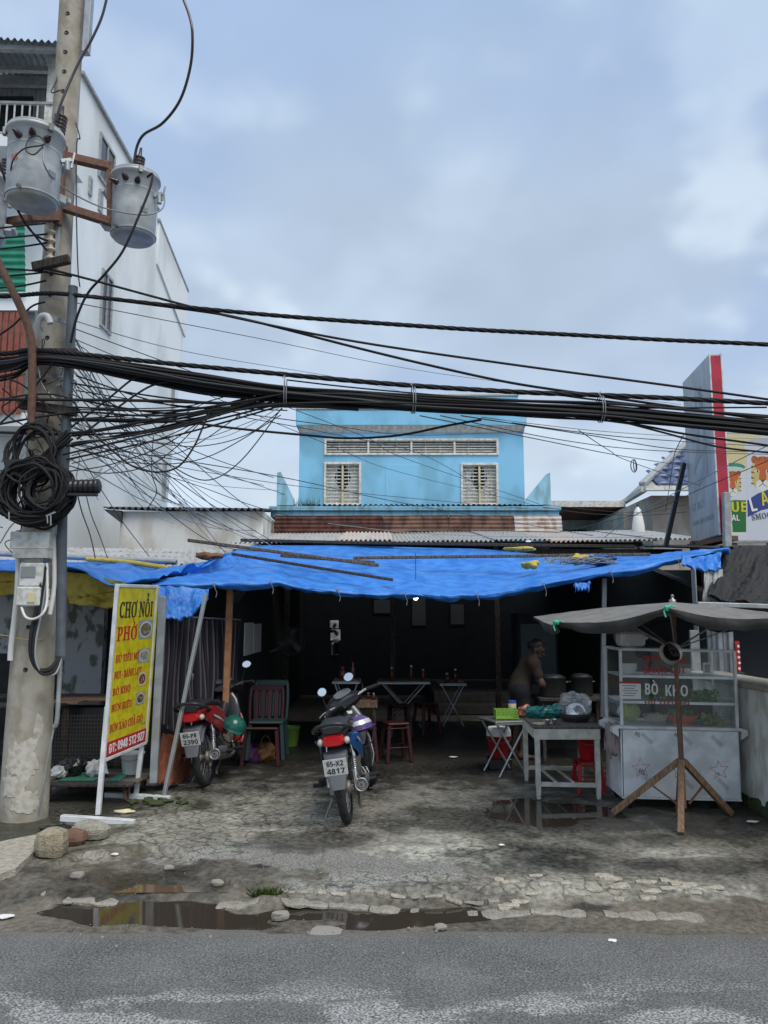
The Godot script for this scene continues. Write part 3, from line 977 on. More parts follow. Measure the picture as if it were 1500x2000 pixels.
func build_ground() -> void:
	for p in [Vector3(-2.257, 0, -5.87), Vector3(-1.903, 0, -6.032), Vector3(-1.599, 0, -6.032), Vector3(-1.398, 0, -5.87), Vector3(-1.188, 0, -5.527), Vector3(-1.039, 0, -5.341), Vector3(-0.828, 0, -5.281), Vector3(-0.649, 0, -5.176), Vector3(-0.883, 0, -5.04), Vector3(-1.409, 0, -5.005), Vector3(-1.98, 0, -5.022), Vector3(-2.284, 0, -5.506)]:
		hollow.append(Vector2(p.x, -p.z))
	var s := S(true)
	var fine := func(u: float, v: float) -> Vector3:
		var x := LOT_X + LOT_W * u
		var d := LOT_Z + 4.0 * v
		return Vector3(x, ground_height(x, -d), -d)
	# near part, finely divided, its texture shared with the part behind
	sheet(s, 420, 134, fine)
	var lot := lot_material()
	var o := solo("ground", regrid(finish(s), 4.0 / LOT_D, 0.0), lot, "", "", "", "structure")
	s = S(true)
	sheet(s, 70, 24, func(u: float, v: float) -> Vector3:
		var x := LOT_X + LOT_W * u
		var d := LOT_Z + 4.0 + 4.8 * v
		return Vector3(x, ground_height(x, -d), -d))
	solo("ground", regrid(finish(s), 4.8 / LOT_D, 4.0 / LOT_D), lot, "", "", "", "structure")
	s = S()
	for w in [[-60.0, -7.0, 4.2, 13.0], [7.0, 60.0, 4.2, 13.0], [-60.0, 60.0, 13.0, 400.0]]:
		quad(s, Vector3(w[0], -0.012, -w[2]), Vector3(w[1], -0.012, -w[2]), Vector3(w[1], -0.012, -w[3]), Vector3(w[0], -0.012, -w[3]))
	solo("terrain", s, mat("terrain_soil", 0.13, 0.12, 0.10, 0.95, 0, "grime", Vector3.ONE * 0.4), "", "", "", "structure")
	# road, its ragged edge a little above the silt
	s = S(true)
	sheet(s, 400, 30, func(u: float, v: float) -> Vector3:
		var x := LOT_X + LOT_W * u
		var d0 := 4.67 + bumps.get_noise_2d(x * 60.0, 7.0) * 0.10 + bumps.get_noise_2d(x * 300.0, 3.0) * 0.03
		var d := lerpf(d0, 1.4, v)
		return Vector3(x, -0.044 - (0.02 if v == 0.0 else 0.0) + swell.get_noise_2d(x * 30.0, d * 30.0) * 0.004, -d))
	solo("road", s, road_material(), "", "", "", "structure")
	s = S()
	for w in [[-60.0, -7.0, 4.5, 1.4], [7.0, 60.0, 4.5, 1.4], [-60.0, 60.0, 1.4, -9.0]]:
		quad(s, Vector3(w[0], -0.048, -w[3]), Vector3(w[1], -0.048, -w[3]), Vector3(w[1], -0.048, -w[2]), Vector3(w[0], -0.048, -w[2]))
	quad(s, Vector3(-60, -0.06, 60), Vector3(60, -0.06, 60), Vector3(60, -0.06, 9), Vector3(-60, -0.06, 9))
	solo("road", s, mat("asphalt_plain", 0.14, 0.14, 0.14, 0.9, 0, "grain", Vector3.ONE * 2.0), "", "", "", "structure")
	# standing water
	s = S()
	quad(s, Vector3(-2.6, -0.066, -4.5), Vector3(1.2, -0.066, -4.5), Vector3(1.2, -0.066, -5.22), Vector3(-2.6, -0.066, -5.22))
	solo("puddle", s, M.water_dark, "", "", "", "structure")
	s = S()
	quad(s, Vector3(-2.3, -0.040, -5.2), Vector3(-0.7, -0.040, -5.2), Vector3(-0.7, -0.040, -5.75), Vector3(-2.3, -0.040, -5.75))
	solo("puddle", s, M.water_mud, "", "", "", "structure")
	s = S()
	quad(s, Vector3(0.6, -0.008, -6.4), Vector3(2.1, -0.008, -6.4), Vector3(2.1, -0.008, -7.9), Vector3(0.6, -0.008, -7.9))
	solo("puddle", s, M.water_dark, "", "", "", "structure")
	# what is left of the kerb
	var kerb := setting("kerb", Vector3(-0.3, 0, -5.0))
	var seg := [[Vector3(-2.141, 0, -5.067), Vector3(-2.065, 0, -5.058)], [Vector3(-1.987, 0, -5.022), Vector3(-1.914, 0, -5.014)], [Vector3(-1.914, 0, -5.005), Vector3(-1.651, 0, -4.996)], [Vector3(-1.539, 0, -4.97), Vector3(-1.468, 0, -4.97)], [Vector3(-1.43, 0, -4.97), Vector3(-1.341, 0, -4.962)], [Vector3(-1.336, 0, -4.945), Vector3(-1.09, 0, -4.979)], [Vector3(-1.096, 0, -4.979), Vector3(-0.767, 0, -4.945)], [Vector3(-0.633, 0, -4.962), Vector3(-0.34, 0, -4.936)], [Vector3(-0.333, 0, -4.936), Vector3(-0.092, 0, -4.911)], [Vector3(-0.08, 0, -4.911), Vector3(0.152, 0, -4.878)], [Vector3(0.162, 0, -4.878), Vector3(0.34, 0, -4.853)], [Vector3(0.357, 0, -4.845), Vector3(0.562, 0, -4.837)], [Vector3(0.572, 0, -4.82), Vector3(0.872, 0, -4.812)], [Vector3(0.878, 0, -4.812), Vector3(1.192, 0, -4.773)], [Vector3(1.307, 0, -4.78), Vector3(1.603, 0, -4.757)], [Vector3(1.609, 0, -4.757), Vector3(1.869, 0, -4.718)]]
	var k := 0
	for q in seg:
		s = S()
		var a := down(q[0] + Vector3(0, 0, -0.09))
		var b := down(q[1] + Vector3(0, 0, -0.09))
		rubble(s, a + Vector3(0, -0.006, 0), b + Vector3(0, -0.006, 0), 0.062 + 0.012 * sin(k * 2.3), 0.024, k)
		part("kerb_stone", s, M.kerb_pale, kerb)
		k += 1
	var row0: Vector3 = Vector3(-0.64, 0, -5.158)
	var row1: Vector3 = Vector3(0.726, 0, -5.04)
	var x := 0.0
	while x < 1.0:
		var l := rng.randf_range(0.045, 0.105)
		s = S()
		var a := down(row0.lerp(row1, x))
		var b := down(row0.lerp(row1, x + l - 0.012) + Vector3(0, 0, rng.randf_range(-0.02, 0.02)))
		rubble(s, a, b, rng.randf_range(0.022, 0.034), 0.016, k)
		part("kerb_stone", s, M.kerb_pale if rng.randf() < 0.6 else M.stone, kerb)
		k += 1
		x += l + rng.randf_range(0, 0.014)
	for i in 26:
		s = S()
		var a := down(Vector3(rng.randf_range(0.65, 2.05), 0, -rng.randf_range(4.97, 5.4)))
		rubble(s, a, a + Vector3(rng.randf_range(0.05, 0.14), 0, rng.randf_range(-0.02, 0.02)), rng.randf_range(0.02, 0.04), 0.014, k)
		part("kerb_stone", s, M.stone, kerb)
		k += 1
	# old slab beside the pole
	s = S()
	var top := [Vector3(-2.996, 0, -5.87), Vector3(-2.81, 0, -6.098), Vector3(-2.669, 0, -6.232), Vector3(-2.519, 0, -5.944), Vector3(-2.452, 0, -5.422), Vector3(-2.594, 0, -5.112)]
	var poly := PackedVector2Array()
	for p in top: poly.append(Vector2(p.x, p.z))
	prism(s, poly, 0.09, Transform3D(Basis(Vector3.RIGHT, Vector3.BACK, Vector3.UP), Vector3(0, -0.05, 0)))
	solo("pavement_slab", s, M.stone, "", "", "", "structure")
	# loose gravel
	var mm := MultiMesh.new()
	mm.transform_format = MultiMesh.TRANSFORM_3D
	s = S()
	ball(s, Vector3.ZERO, Vector3(1, 0.6, 0.8), 7, 0.35, 0.6, 3, false)
	mm.mesh = finish(s)
	var list := []
	for i in 1500:
		var a := Vector3(rng.randf_range(-4.2, 4.2), 0, -4.25 - pow(rng.randf(), 1.7) * 2.2)
		if rng.randf() < 0.35: a.z = -rng.randf_range(4.56, 5.15)
		if rng.randf() < 0.06: a = Vector3(rng.randf_range(-3.5, 3.5), 0, -rng.randf_range(3.4, 4.3))
		list.append(Transform3D(Basis(Vector3.UP, rng.randf() * TAU).scaled(Vector3.ONE * rng.randf_range(0.002, 0.006) * (2.2 if rng.randf() < 0.05 else 1.0)), a + Vector3(0, (ground_height(a.x, a.z) if a.z < -4.65 else -0.044) + 0.002, 0)))
	mm.instance_count = list.size()
	for i in list.size(): mm.set_instance_transform(i, list[i])
	var g := MultiMeshInstance3D.new()
	g.name = "gravel"
	g.multimesh = mm
	g.material_override = M.pebble_pale
	add_child(g)
	tag(g, "pale loose gravel scattered along the road edge", "gravel", "", "stuff")

func regrid(me: ArrayMesh, vs: float, vo: float) -> SurfaceTool:
	var s := SurfaceTool.new()
	var a := me.surface_get_arrays(0)
	var uv: PackedVector2Array = a[Mesh.ARRAY_TEX_UV]
	for i in uv.size(): uv[i].y = uv[i].y * vs + vo
	a[Mesh.ARRAY_TEX_UV] = uv
	var m := ArrayMesh.new()
	m.add_surface_from_arrays(Mesh.PRIMITIVE_TRIANGLES, a)
	s.append_from(m, 0, Transform3D.IDENTITY)
	return s

# a point dropped onto the ground
func down(p: Vector3) -> Vector3:
	return Vector3(p.x, ground_height(p.x, p.z), p.z)


# ---------- houses ----------
# a wall in the plane z, its outside towards +z, with openings [x0, y0, x1, y1]
func pierced(s: SurfaceTool, x0: float, x1: float, y0: float, y1: float, z: float, deep: float, holes: Array) -> void:
	var xs := [x0, x1]
	for h in holes: xs.append(h[0]); xs.append(h[2])
	xs.sort()
	for i in xs.size() - 1:
		if xs[i + 1] - xs[i] < 1e-4: continue
		var mid: float = (xs[i] + xs[i + 1]) / 2.0
		var ys := [y0]
		for h in holes:
			if mid > h[0] and mid < h[2]: ys.append(h[1]); ys.append(h[3])
		ys.append(y1)
		ys.sort()
		for j in range(0, ys.size(), 2):
			span(s, Vector3(xs[i], ys[j], z - deep), Vector3(xs[i + 1], ys[j + 1], z))

func frame(s: SurfaceTool, x0: float, x1: float, y0: float, y1: float, z: float, w: float, deep: float) -> void:
	span(s, Vector3(x0, y0, z - deep), Vector3(x0 + w, y1, z), 0.006)
	span(s, Vector3(x1 - w, y0, z - deep), Vector3(x1, y1, z), 0.006)
	span(s, Vector3(x0 + w, y1 - w, z - deep), Vector3(x1 - w, y1, z), 0.006)
	span(s, Vector3(x0 + w, y0, z - deep), Vector3(x1 - w, y0 + w, z), 0.006)

func louvred_window(house: Node3D, h: Array, cols: int, rows: int, curtain: bool) -> void:
	var s := S()
	frame(s, h[0] - 0.02, h[2] + 0.02, h[1] - 0.02, h[3] + 0.02, -16.97, 0.05, 0.1)
	var w := part("window", s, M.trim_white, house)
	s = S()
	span(s, Vector3(h[0], h[1], -17.18), Vector3(h[2], h[3], -17.15))
	part("pane", s, M.shutter_grey if not curtain else M.dark_glass, w)
	var cw: float = (h[2] - h[0]) / cols
	for c in cols:
		if c > 0:
			s = S()
			span(s, Vector3(h[0] + cw * c - 0.022, h[1], -17.08), Vector3(h[0] + cw * c + 0.022, h[3], -16.99), 0.005)
			part("mullion", s, M.trim_white if not curtain else M.cream_plastic, w)
		s = S()
		for r in rows:
			var y: float = h[1] + (h[3] - h[1]) * (r + 0.5) / rows
			bar(s, Vector3(h[0] + cw * c + 0.03, y, -17.05), Vector3(h[0] + cw * (c + 1) - 0.03, y, -17.05), 0.016, 0.02)
		for k in 2:
			var x: float = h[0] + cw * (c + (k + 1) / 3.0)
			bar(s, Vector3(x, h[1] + 0.03, -17.07), Vector3(x, h[3] - 0.03, -17.07), 0.014, 0.014)
		part("grille", s, M.trim_white, w)
	if curtain:
		for c in cols:
			s = S(true)
			sheet(s, 14, 6, func(u: float, v: float) -> Vector3:
				var pull: float = 1.0 - 0.45 * sin(PI * minf(v * 1.6, 1.0))
				var x: float = h[0] + cw * c + (u * cw * 0.95 * pull if c == 0 else cw - u * cw * 0.95 * pull)
				return Vector3(x, h[3] - v * (h[3] - h[1]), -17.12 + 0.012 * sin(u * 40.0)))
			part("curtain", s, M.paper, w)

func build_house() -> void:
	var h := spot("house", "two storey light blue house with louvred windows behind the blue awning", "house", Vector3(0.6, 0, -17))
	var vent := [-1.32, 5.30, 2.55, 5.64]
	var left := [-1.32, 4.16, -0.53, 5.10]
	var right := [1.73, 4.16, 2.53, 5.08]
	var s := S()
	pierced(s, -1.9, 3.13, 3.3, 5.92, -17.0, 0.2, [vent, left, right])
	span(s, Vector3(-1.9, 3.3, -25), Vector3(-1.75, 5.92, -17.2))
	span(s, Vector3(2.98, 3.3, -25), Vector3(3.13, 5.92, -17.2))
	span(s, Vector3(-1.75, 5.8, -25), Vector3(2.98, 5.92, -17.2))
	span(s, Vector3(-1.75, 3.3, -18.4), Vector3(2.98, 5.8, -18.3))
	part("wall", s, M.house_blue, h)
	s = S()
	span(s, Vector3(-1.97, 5.93, -25), Vector3(3.19, 6.29, -16.86), 0.015)
	part("parapet", s, M.house_blue, h)
	s = S()
	span(s, Vector3(-1.98, 6.292, -25), Vector3(3.2, 6.345, -16.84), 0.01)
	part("coping", s, M.pale_plaster, h)
	s = S()
	prism(s, PackedVector2Array([Vector2(-16.995, 5.80), Vector2(-16.86, 5.925), Vector2(-16.995, 5.925)]), 5.06, Transform3D(Basis(Vector3.BACK, Vector3.UP, Vector3.LEFT), Vector3(3.15, 0, 0)))
	part("cornice", s, M.trim_white, h)
	s = S()
	span(s, Vector3(-1.9, 6.3, -24), Vector3(3.14, 6.82, -17.6), 0.01)
	part("wall", s, M.house_blue, h)
	s = S()
	span(s, Vector3(-1.92, 6.822, -24), Vector3(3.16, 6.87, -17.57), 0.01)
	part("coping", s, M.pale_plaster, h)
	louvred_window(h, vent, 4, 6, false)
	louvred_window(h, left, 2, 12, true)
	louvred_window(h, right, 2, 12, true)
	s = S()
	span(s, Vector3(0.03, 4.15, -17.0), Vector3(1.13, 5.07, -16.992), 0.004)
	part("door", s, M.house_blue, h).set_meta("label", "walled-up doorway painted over in the house blue")
	# wing walls on the ledge
	for w in [[[-2.29, 4.05, -2.29, 4.75, -2.22, 4.78, -1.93, 4.2, -1.93, 4.05], -16.45], [[3.56, 4.06, 3.56, 4.76, 3.48, 4.72, 3.06, 4.22, 3.0, 4.06], -16.45]]:
		var p := PackedVector2Array()
		for i in range(0, w[0].size(), 2): p.append(Vector2(w[0][i], w[0][i + 1]))
		s = S()
		prism(s, p, 0.14, Transform3D(Basis.IDENTITY, Vector3(0, 0, w[1])))
		part("wing_wall", s, M.house_blue_old, h)
	s = S()
	span(s, Vector3(-2.42, 3.80, -16.99), Vector3(3.74, 3.93, -16.36), 0.01)
	span(s, Vector3(-2.45, 3.935, -16.99), Vector3(3.77, 4.03, -16.30), 0.012)
	part("ledge", s, M.house_blue_old, h)
	s = S()
	for i in 3: bar(s, Vector3(-2.44, 3.985 + i * 0.018, -16.297), Vector3(3.76, 3.985 + i * 0.018, -16.297), 0.008, 0.012)
	part("moulding", s, M.house_blue_old, h)
	s = S(true)
	corrugated(s, Vector3(-1.75, 4.075, -16.42), Vector3(5.2, 0, 0), Vector3(0, 0.05, -0.55), Vector3.UP, 0.11, 0.022, 1)
	part("roof_sheet", s, M.dark_sheet, h)
	# the sheeting nailed below the ledge
	for q in [[-2.29, -0.03, M.rust_sheet_red], [-0.02, 1.35, M.rust_sheet], [1.36, 2.72, M.rust_sheet], [2.73, 3.72, M.rust_sheet_pale]]:
		s = S(true)
		corrugated(s, Vector3(q[0], 3.36, -15.98), Vector3(0, 0.445, -0.12), Vector3(q[1] - q[0], 0, 0), Vector3(0, 0.2, 1).normalized(), 0.085, 0.016, 10, 0.02)
		part("cladding_sheet", s, q[2], h)
	# grass growing out of the gutter
	s = S()
	for i in 60:
		var b := Vector3(-1.95 + rng.randf() * 0.55, 4.03, -16.38 + rng.randf_range(-0.06, 0.05))
		var t := b + Vector3(rng.randf_range(-0.08, 0.08), rng.randf_range(0.08, 0.24), rng.randf_range(-0.04, 0.06))
		tri(s, b, b + Vector3(0.014, 0, 0), t)
		tri(s, b + Vector3(0.014, 0, 0), b, t)
	solo("weeds", s, M.leafy, "green weeds growing on the ledge beside the blue wing wall", "weeds", "", "stuff")
	# ground floor hall
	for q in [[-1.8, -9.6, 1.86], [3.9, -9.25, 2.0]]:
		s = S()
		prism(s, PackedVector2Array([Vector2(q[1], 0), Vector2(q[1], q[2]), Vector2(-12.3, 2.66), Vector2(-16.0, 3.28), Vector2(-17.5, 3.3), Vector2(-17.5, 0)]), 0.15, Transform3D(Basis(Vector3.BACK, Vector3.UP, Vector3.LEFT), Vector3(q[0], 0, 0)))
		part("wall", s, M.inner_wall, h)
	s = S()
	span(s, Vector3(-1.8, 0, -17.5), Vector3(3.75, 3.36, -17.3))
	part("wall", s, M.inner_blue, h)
	s = S()
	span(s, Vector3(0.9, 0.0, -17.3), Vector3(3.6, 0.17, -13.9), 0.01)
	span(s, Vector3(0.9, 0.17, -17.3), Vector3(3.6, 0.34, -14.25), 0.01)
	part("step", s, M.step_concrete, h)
	for px in [-1.62, 0.1, 1.8]:
		s = S()
		span(s, Vector3(px, 0, -12.75), Vector3(px + 0.08, 2.9, -12.67))
		part("post", s, M.wood_dark, h)
	# lean-to roof of single sheets
	var x := -2.5
	var n := 0
	while x < 4.9:
		s = S(true)
		var w := 0.86
		var dy := 0.012 * (n % 3)
		corrugated(s, Vector3(x, 2.90 + dy + x * 0.005, -12.5 - 0.05 * sin(n * 2.1)), Vector3(w + 0.07, 0.006, 0), Vector3(0, 0.52, -3.5), Vector3(0, 1, 0.14).normalized(), 0.076, 0.018, 4, 0.02)
		part("roof_sheet", s, M.zinc_sheet if n % 4 != 2 else M.rust_sheet_pale, h)
		x += w
		n += 1
	s = S()
	span(s, Vector3(-2.4, 2.72, -12.74), Vector3(4.9, 2.80, -12.68))
	part("purlin", s, M.wood_dark, h)
	s = S()
	span(s, Vector3(-2.4, 3.02, -14.7), Vector3(4.9, 3.10, -14.6))
	part("purlin", s, M.wood_dark, h)
	# low white house wall on the left
	var lw := spot("low_house", "low white plastered house with stained wall and corrugated roof edge", "house", Vector3(-3.7, 0, -15))
	s = S()
	span(s, Vector3(-5.15, 0, -21), Vector3(-2.36, 3.74, -15.0))
	part("wall", s, M.white_wall_old, lw)
	s = S(true)
	corrugated(s, Vector3(-5.45, 3.79, -14.85), Vector3(3.15, -0.03, 0), Vector3(0, 0.5, -4.0), Vector3.UP, 0.12, 0.03, 2)
	part("roof_sheet", s, M.dark_sheet, lw)
	s = S()
	prism(s, PackedVector2Array([Vector2(-5.45, 3.765), Vector2(-5.1, 3.74), Vector2(-5.1, 3.5)]), 0.1, Transform3D(Basis.IDENTITY, Vector3(0, 0, -14.98)))
	part("fascia", s, M.dark_sheet, lw)

func build_neighbours() -> void:
	var s := S()
	# tall white building on the left
	var t := spot("apartment_building", "tall white building with slatted balconies behind the utility pole", "building", Vector3(-8, 0, -15))
	prism(s, PackedVector2Array([Vector2(-14, 0), Vector2(-14, 12.33), Vector2(-19.2, 12.33), Vector2(-19.3, 12.1), Vector2(-22.4, 11.48), Vector2(-22.3, 10.4), Vector2(-21.2, 4.8), Vector2(-21.1, 0)]), 6.0, Transform3D(Basis(Vector3.BACK, Vector3.UP, Vector3.LEFT), Vector3(-6, 0, 0)))
	part("wall", s, M.white_wall, t)
	s = S()
	bar(s, Vector3(-5.98, 12.36, -13.98), Vector3(-5.98, 12.36, -19.25), 0.10, 0.07)
	bar(s, Vector3(-5.98, 12.12, -19.25), Vector3(-5.98, 11.5, -22.42), 0.10, 0.07)
	part("gutter", s, M.grey_paint, t)
	s = S()
	prism(s, PackedVector2Array([Vector2(-19.3, 12.08), Vector2(-22.4, 11.46), Vector2(-22.3, 10.0), Vector2(-19.3, 10.9)]), 0.05, Transform3D(Basis(Vector3.BACK, Vector3.UP, Vector3.LEFT), Vector3(-5.95, 0, 0)))
	part("cladding_sheet", s, M.white_wall, t)
	for w in [[-15.1, -16.0, 10.85, 11.85], [-14.65, -14.8, 10.19, 10.58], [-15.2, -15.4, 10.15, 10.62], [-15.6, -16.25, 7.78, 9.05], [-21.15, -21.4, 7.2, 8.2], [-20.6, -20.9, 4.9, 5.9]]:
		s = S()
		var z0: float = w[0]
		var z1: float = w[1]
		for q in [[z0, z0 - 0.06, w[2], w[3]], [z1 + 0.06, z1, w[2], w[3]], [z0 - 0.06, z1 + 0.06, w[3] - 0.06, w[3]], [z0 - 0.06, z1 + 0.06, w[2], w[2] + 0.06], [(z0 + z1) / 2 + 0.025, (z0 + z1) / 2 - 0.025, w[2] + 0.06, w[3] - 0.06]]:
			span(s, Vector3(-6.05, q[2], q[1]), Vector3(-5.96, q[3], q[0]))
		var f := part("window", s, M.grey_paint, t)
		s = S()
		span(s, Vector3(-6.05, w[2] + 0.05, z1 + 0.05), Vector3(-5.985, w[3] - 0.05, z0 - 0.05))
		part("pane", s, M.dark_glass, f)
	# its front: top balcony under a corrugated roof
	s = S(true)
	corrugated(s, Vector3(-8.589, 11.934, -12.4), Vector3(-5.703, 11.735, -12.4) - Vector3(-8.589, 11.934, -12.4), Vector3(-0.5, 0.55, -1.7), Vector3.UP, 0.12, 0.03, 2)
	part("roof_sheet", s, M.grey_cladding, t)
	s = S()
	for q in [[Vector3(-8.671, 11.797, -12.55), Vector3(-5.781, 11.696, -12.55)], [Vector3(-9.084, 11.899, -13.2), Vector3(-6.095, 11.795, -13.2)], [Vector3(-9.468, 12.014, -13.8), Vector3(-6.395, 11.949, -13.8)]]:
		s = S()
		bar(s, q[0], q[1], 0.09, 0.09)
		part("beam", s, M.grey_paint, t)
	s = S()
	slab(s, Vector3(-6.128, 11.955, -12.9), Vector3(-5.9, 10.235, -12.9), 0.1)
	part("post", s, M.trim_white, t)
	s = S(true)
	corrugated(s, Vector3(-9.443, 10.982, -13.9), Vector3(-6.342, 10.982, -13.9) - Vector3(-9.443, 10.982, -13.9), Vector3(0, 1.05, 0), Vector3.BACK, 0.09, 0.012, 1)
	part("cladding_sheet", s, M.grey_cladding, t)
	s = S()
	slab(s, Vector3(-9.483, 11.754, -13.86), Vector3(-6.835, 10.891, -13.86), 0.02)
	part("door", s, M.dark_glass, t)
	s = S()
	bar(s, Vector3(-8.82, 10.976, -12.9), Vector3(-5.993, 10.906, -12.9), 0.05, 0.05)
	bar(s, Vector3(-8.769, 10.374, -12.9), Vector3(-5.96, 10.314, -12.9), 0.04, 0.04)
	part("rail", s, M.grey_paint, t)
	for i in 12:
		s = S()
		var a: Vector3 = Vector3(-7.518, 10.946, -12.9)
		var b: Vector3 = Vector3(-5.993, 10.906, -12.9)
		var p := a.lerp(b, i / 11.0)
		rod(s, p, p - Vector3(0, 0.55, 0), 0.016, 6)
		part("baluster", s, M.trim_white, t)
	for q in [[Vector3(-8.73, 10.281, -12.85), Vector3(-5.85, 10.053, -12.85), 1.2], [Vector3(-8.709, 7.444, -13.2), Vector3(-6.141, 7.118, -13.2), 0.8], [Vector3(-8.524, 5.241, -13.2), Vector3(-6.248, 5.002, -13.2), 0.8]]:
		s = S()
		slab(s, q[0], q[1], q[2])
		part("balcony_slab", s, M.white_wall, t)
	s = S(true)
	corrugated(s, Vector3(-7.917, 7.42, -13.1), Vector3(-8.02, 8.755, -13.1) - Vector3(-7.917, 7.42, -13.1), Vector3(1.55, 0, 0), Vector3.BACK, 0.14, 0.012, 1)
	part("shade_sheet", s, M.green_sheet, t)
	for i in 10:
		s = S()
		var a: Vector3 = Vector3(-7.343, 7.039, -13.1)
		var b: Vector3 = Vector3(-6.364, 7.039, -13.1)
		var p := a.lerp(b, i / 9.0)
		span(s, p + Vector3(-0.042, -1.85, -0.03), p + Vector3(0.042, 0, 0), 0.004)
		part("slat", s, M.red_slat, t)
	s = S()
	slab(s, Vector3(-8.011, 7.159, -13.3), Vector3(-6.292, 5.268, -13.3), 0.05)
	part("back_panel", s, M.shutter_grey, t)
	# tiled house on the right
	var th := spot("tiled_house", "beige house with blue glazed tile roof behind the tall lightbox sign", "house", Vector3(7.5, 0, -17))
	var c: Vector3 = Vector3(5.453, 4.405, -16)
	var r: Vector3 = Vector3(7.437, 5.816, -18.5)
	var rise := (r - c) / 6.0
	var up_slope := Vector3(0, rise.y, rise.z)
	var out := Vector3(0, -rise.z, rise.y).normalized()
	for i in 6:
		var start := c + rise * i
		for j in 10:
			var w := 0.31
			var o := Vector3(c.x + 3.4 - (10 - j) * w - 0.15 * (i % 2), start.y, start.z)
			var wide := w
			if o.x + w < start.x + 0.05: continue
			if o.x < start.x:
				wide = o.x + w - start.x
				o.x = start.x
			s = S(true)
			sheet(s, 6, 3, func(u: float, v: float) -> Vector3:
				var arch := 0.035 * sin(PI * u)
				var lift: float = [0.0, 0.045, 0.03, 0.012][roundi(v * 3.0)]
				var run: float = [0.0, -0.02, 0.5, 1.02][roundi(v * 3.0)]
				return o + Vector3(u * wide * 0.97, 0, 0) + up_slope * run + out * (lift + (arch if v > 0.1 else 0.0)))
			part("tile", s, M.tile_blue, th)
	s = S()
	bar(s, c + Vector3(-0.04, 0.05, 0), r + Vector3(-0.04, 0.10, 0), 0.15, 0.10, 0.02)
	var far: Vector3 = Vector3(6.462, 4.794, -21)
	quad(s, c - Vector3(0, 0.02, 0), c + Vector3(3.4, -0.02, 0), r + Vector3(1.4, -0.02, 0), r - Vector3(0, 0.02, 0))
	quad(s, far - Vector3(0, 0.02, 0), c - Vector3(0, 0.02, 0), r - Vector3(0, 0.02, 0), Vector3(r.x, r.y, far.z + 1.0))
	part("hip_ridge", s, M.grey_paint, th)
	s = S()
	bar(s, c + Vector3(0, -0.05, 0.05), c + Vector3(4, -0.05, 0.05), 0.12, 0.10)
	bar(s, c + Vector3(0, -0.06, 0), far + Vector3(0, -0.06, 0), 0.12, 0.10)
	part("fascia", s, M.trim_white, th)
	s = S()
	span(s, Vector3(c.x + 0.35, 0, -22), Vector3(c.x + 5, c.y - 0.1, -16.6))
	span(s, Vector3(c.x + 0.05, 0, -22), Vector3(c.x + 0.32, c.y - 0.3, -17.6))
	part("wall", s, M.beige_wall, th)
	# flat-roofed house between
	var fh := spot("flat_roof_house", "pale flat roofed house with dark red soffit and barred dark window", "house", Vector3(5.5, 0, -20))
	s = S()
	slab(s, Vector3(3.942, 4.551, -19), Vector3(5.995, 4.397, -19), 3)
	part("roof", s, M.trim_white, fh)
	s = S()
	var q0: Vector3 = Vector3(3.937, 4.384, -19)
	var q1: Vector3 = Vector3(6.224, 4.397, -19)
	quad(s, q0, q1, Vector3(6.415, 4.313, -21), Vector3(4.482, 4.313, -21))
	part("soffit", s, M.soffit_red, fh)
	s = S()
	slab(s, Vector3(4.062, 4.341, -21), Vector3(6.92, 2.444, -21), 0.3)
	part("wall", s, M.white_wall_old, fh)
	s = S()
	slab(s, Vector3(4.78, 4.058, -20.99), Vector3(5.967, 3.666, -20.99), 0.05)
	var pw := part("window", s, M.dark_glass, fh)
	for i in 4:
		s = S()
		var a: Vector3 = Vector3(4.827, 4.054, -20.95)
		rod(s, a + Vector3(0.3 * i + 0.1, -0.02, 0.05), a + Vector3(0.3 * i + 0.1, -0.38, 0.05), 0.02, 6)
		part("window_bar", s, M.black_plastic, pw)
	s = S()
	bar(s, Vector3(4.756, 3.936, -20.9), Vector3(5.952, 3.936, -20.9), 0.04, 0.04)
	part("window_bar", s, M.trim_white, pw)
	s = S(true)
	var pb: Vector3 = Vector3(4.966, 2.975, -15)
	lathe(s, [Vector2(0.0, 0.0), Vector2(0.02, 0.05), Vector2(0.13, 0.2), Vector2(0.12, 0.5), Vector2(0.07, 0.78), Vector2(0.015, 0.86)], 9, Transform3D(Basis.IDENTITY, pb))
	var ps := spot("folded_parasol", "folded white parasol standing before the beige tiled house", "parasol", pb + Vector3(0, -2.6, 0))
	part("canopy", s, M.plastic_white, ps)
	s = S()
	rod(s, pb - Vector3(0, 2.6, 0), pb + Vector3(0, 0.9, 0), 0.02)
	part("pole", s, M.black_plastic, ps)
	# lightbox tower sign
	var sg := spot("tower_sign", "tall grey lightbox sign with red edge above the awning", "sign", Vector3(4.4, 0, -10.6))
	var bas := Basis(Vector3.UP, -0.104)
	s = S()
	box(s, Vector3(4.50, 3.97, -10.62), Vector3(0.165, 2.44, 1.27), 0.012, bas)
	part("box", s, M.sign_grey, sg)
	s = S()
	box(s, Vector3(4.50, 3.97, -10.62) + bas * Vector3(0, 0, 0.64), Vector3(0.13, 2.38, 0.012), 0.0, bas)
	part("red_face", s, M.sign_red, sg)
	s = S()
	for e in [-1.0, 1.0]: box(s, Vector3(4.50, 3.97, -10.62) + bas * Vector3(e * 0.0745, 0, 0.642), Vector3(0.02, 2.45, 0.02), 0.003, bas)
	part("trim", s, M.trim_white, sg)
	s = S()
	var face := Transform3D(bas * Basis(Vector3(0, 0, 1), Vector3.UP, Vector3(-1, 0, 0)), Vector3(4.50, 3.97, -10.62) + bas * Vector3(-0.0835, 0, 0))
	letters(s, "CT 24.7", false, 0.5, 0.11, face.translated_local(Vector3(-0.2, -0.72, 0)))
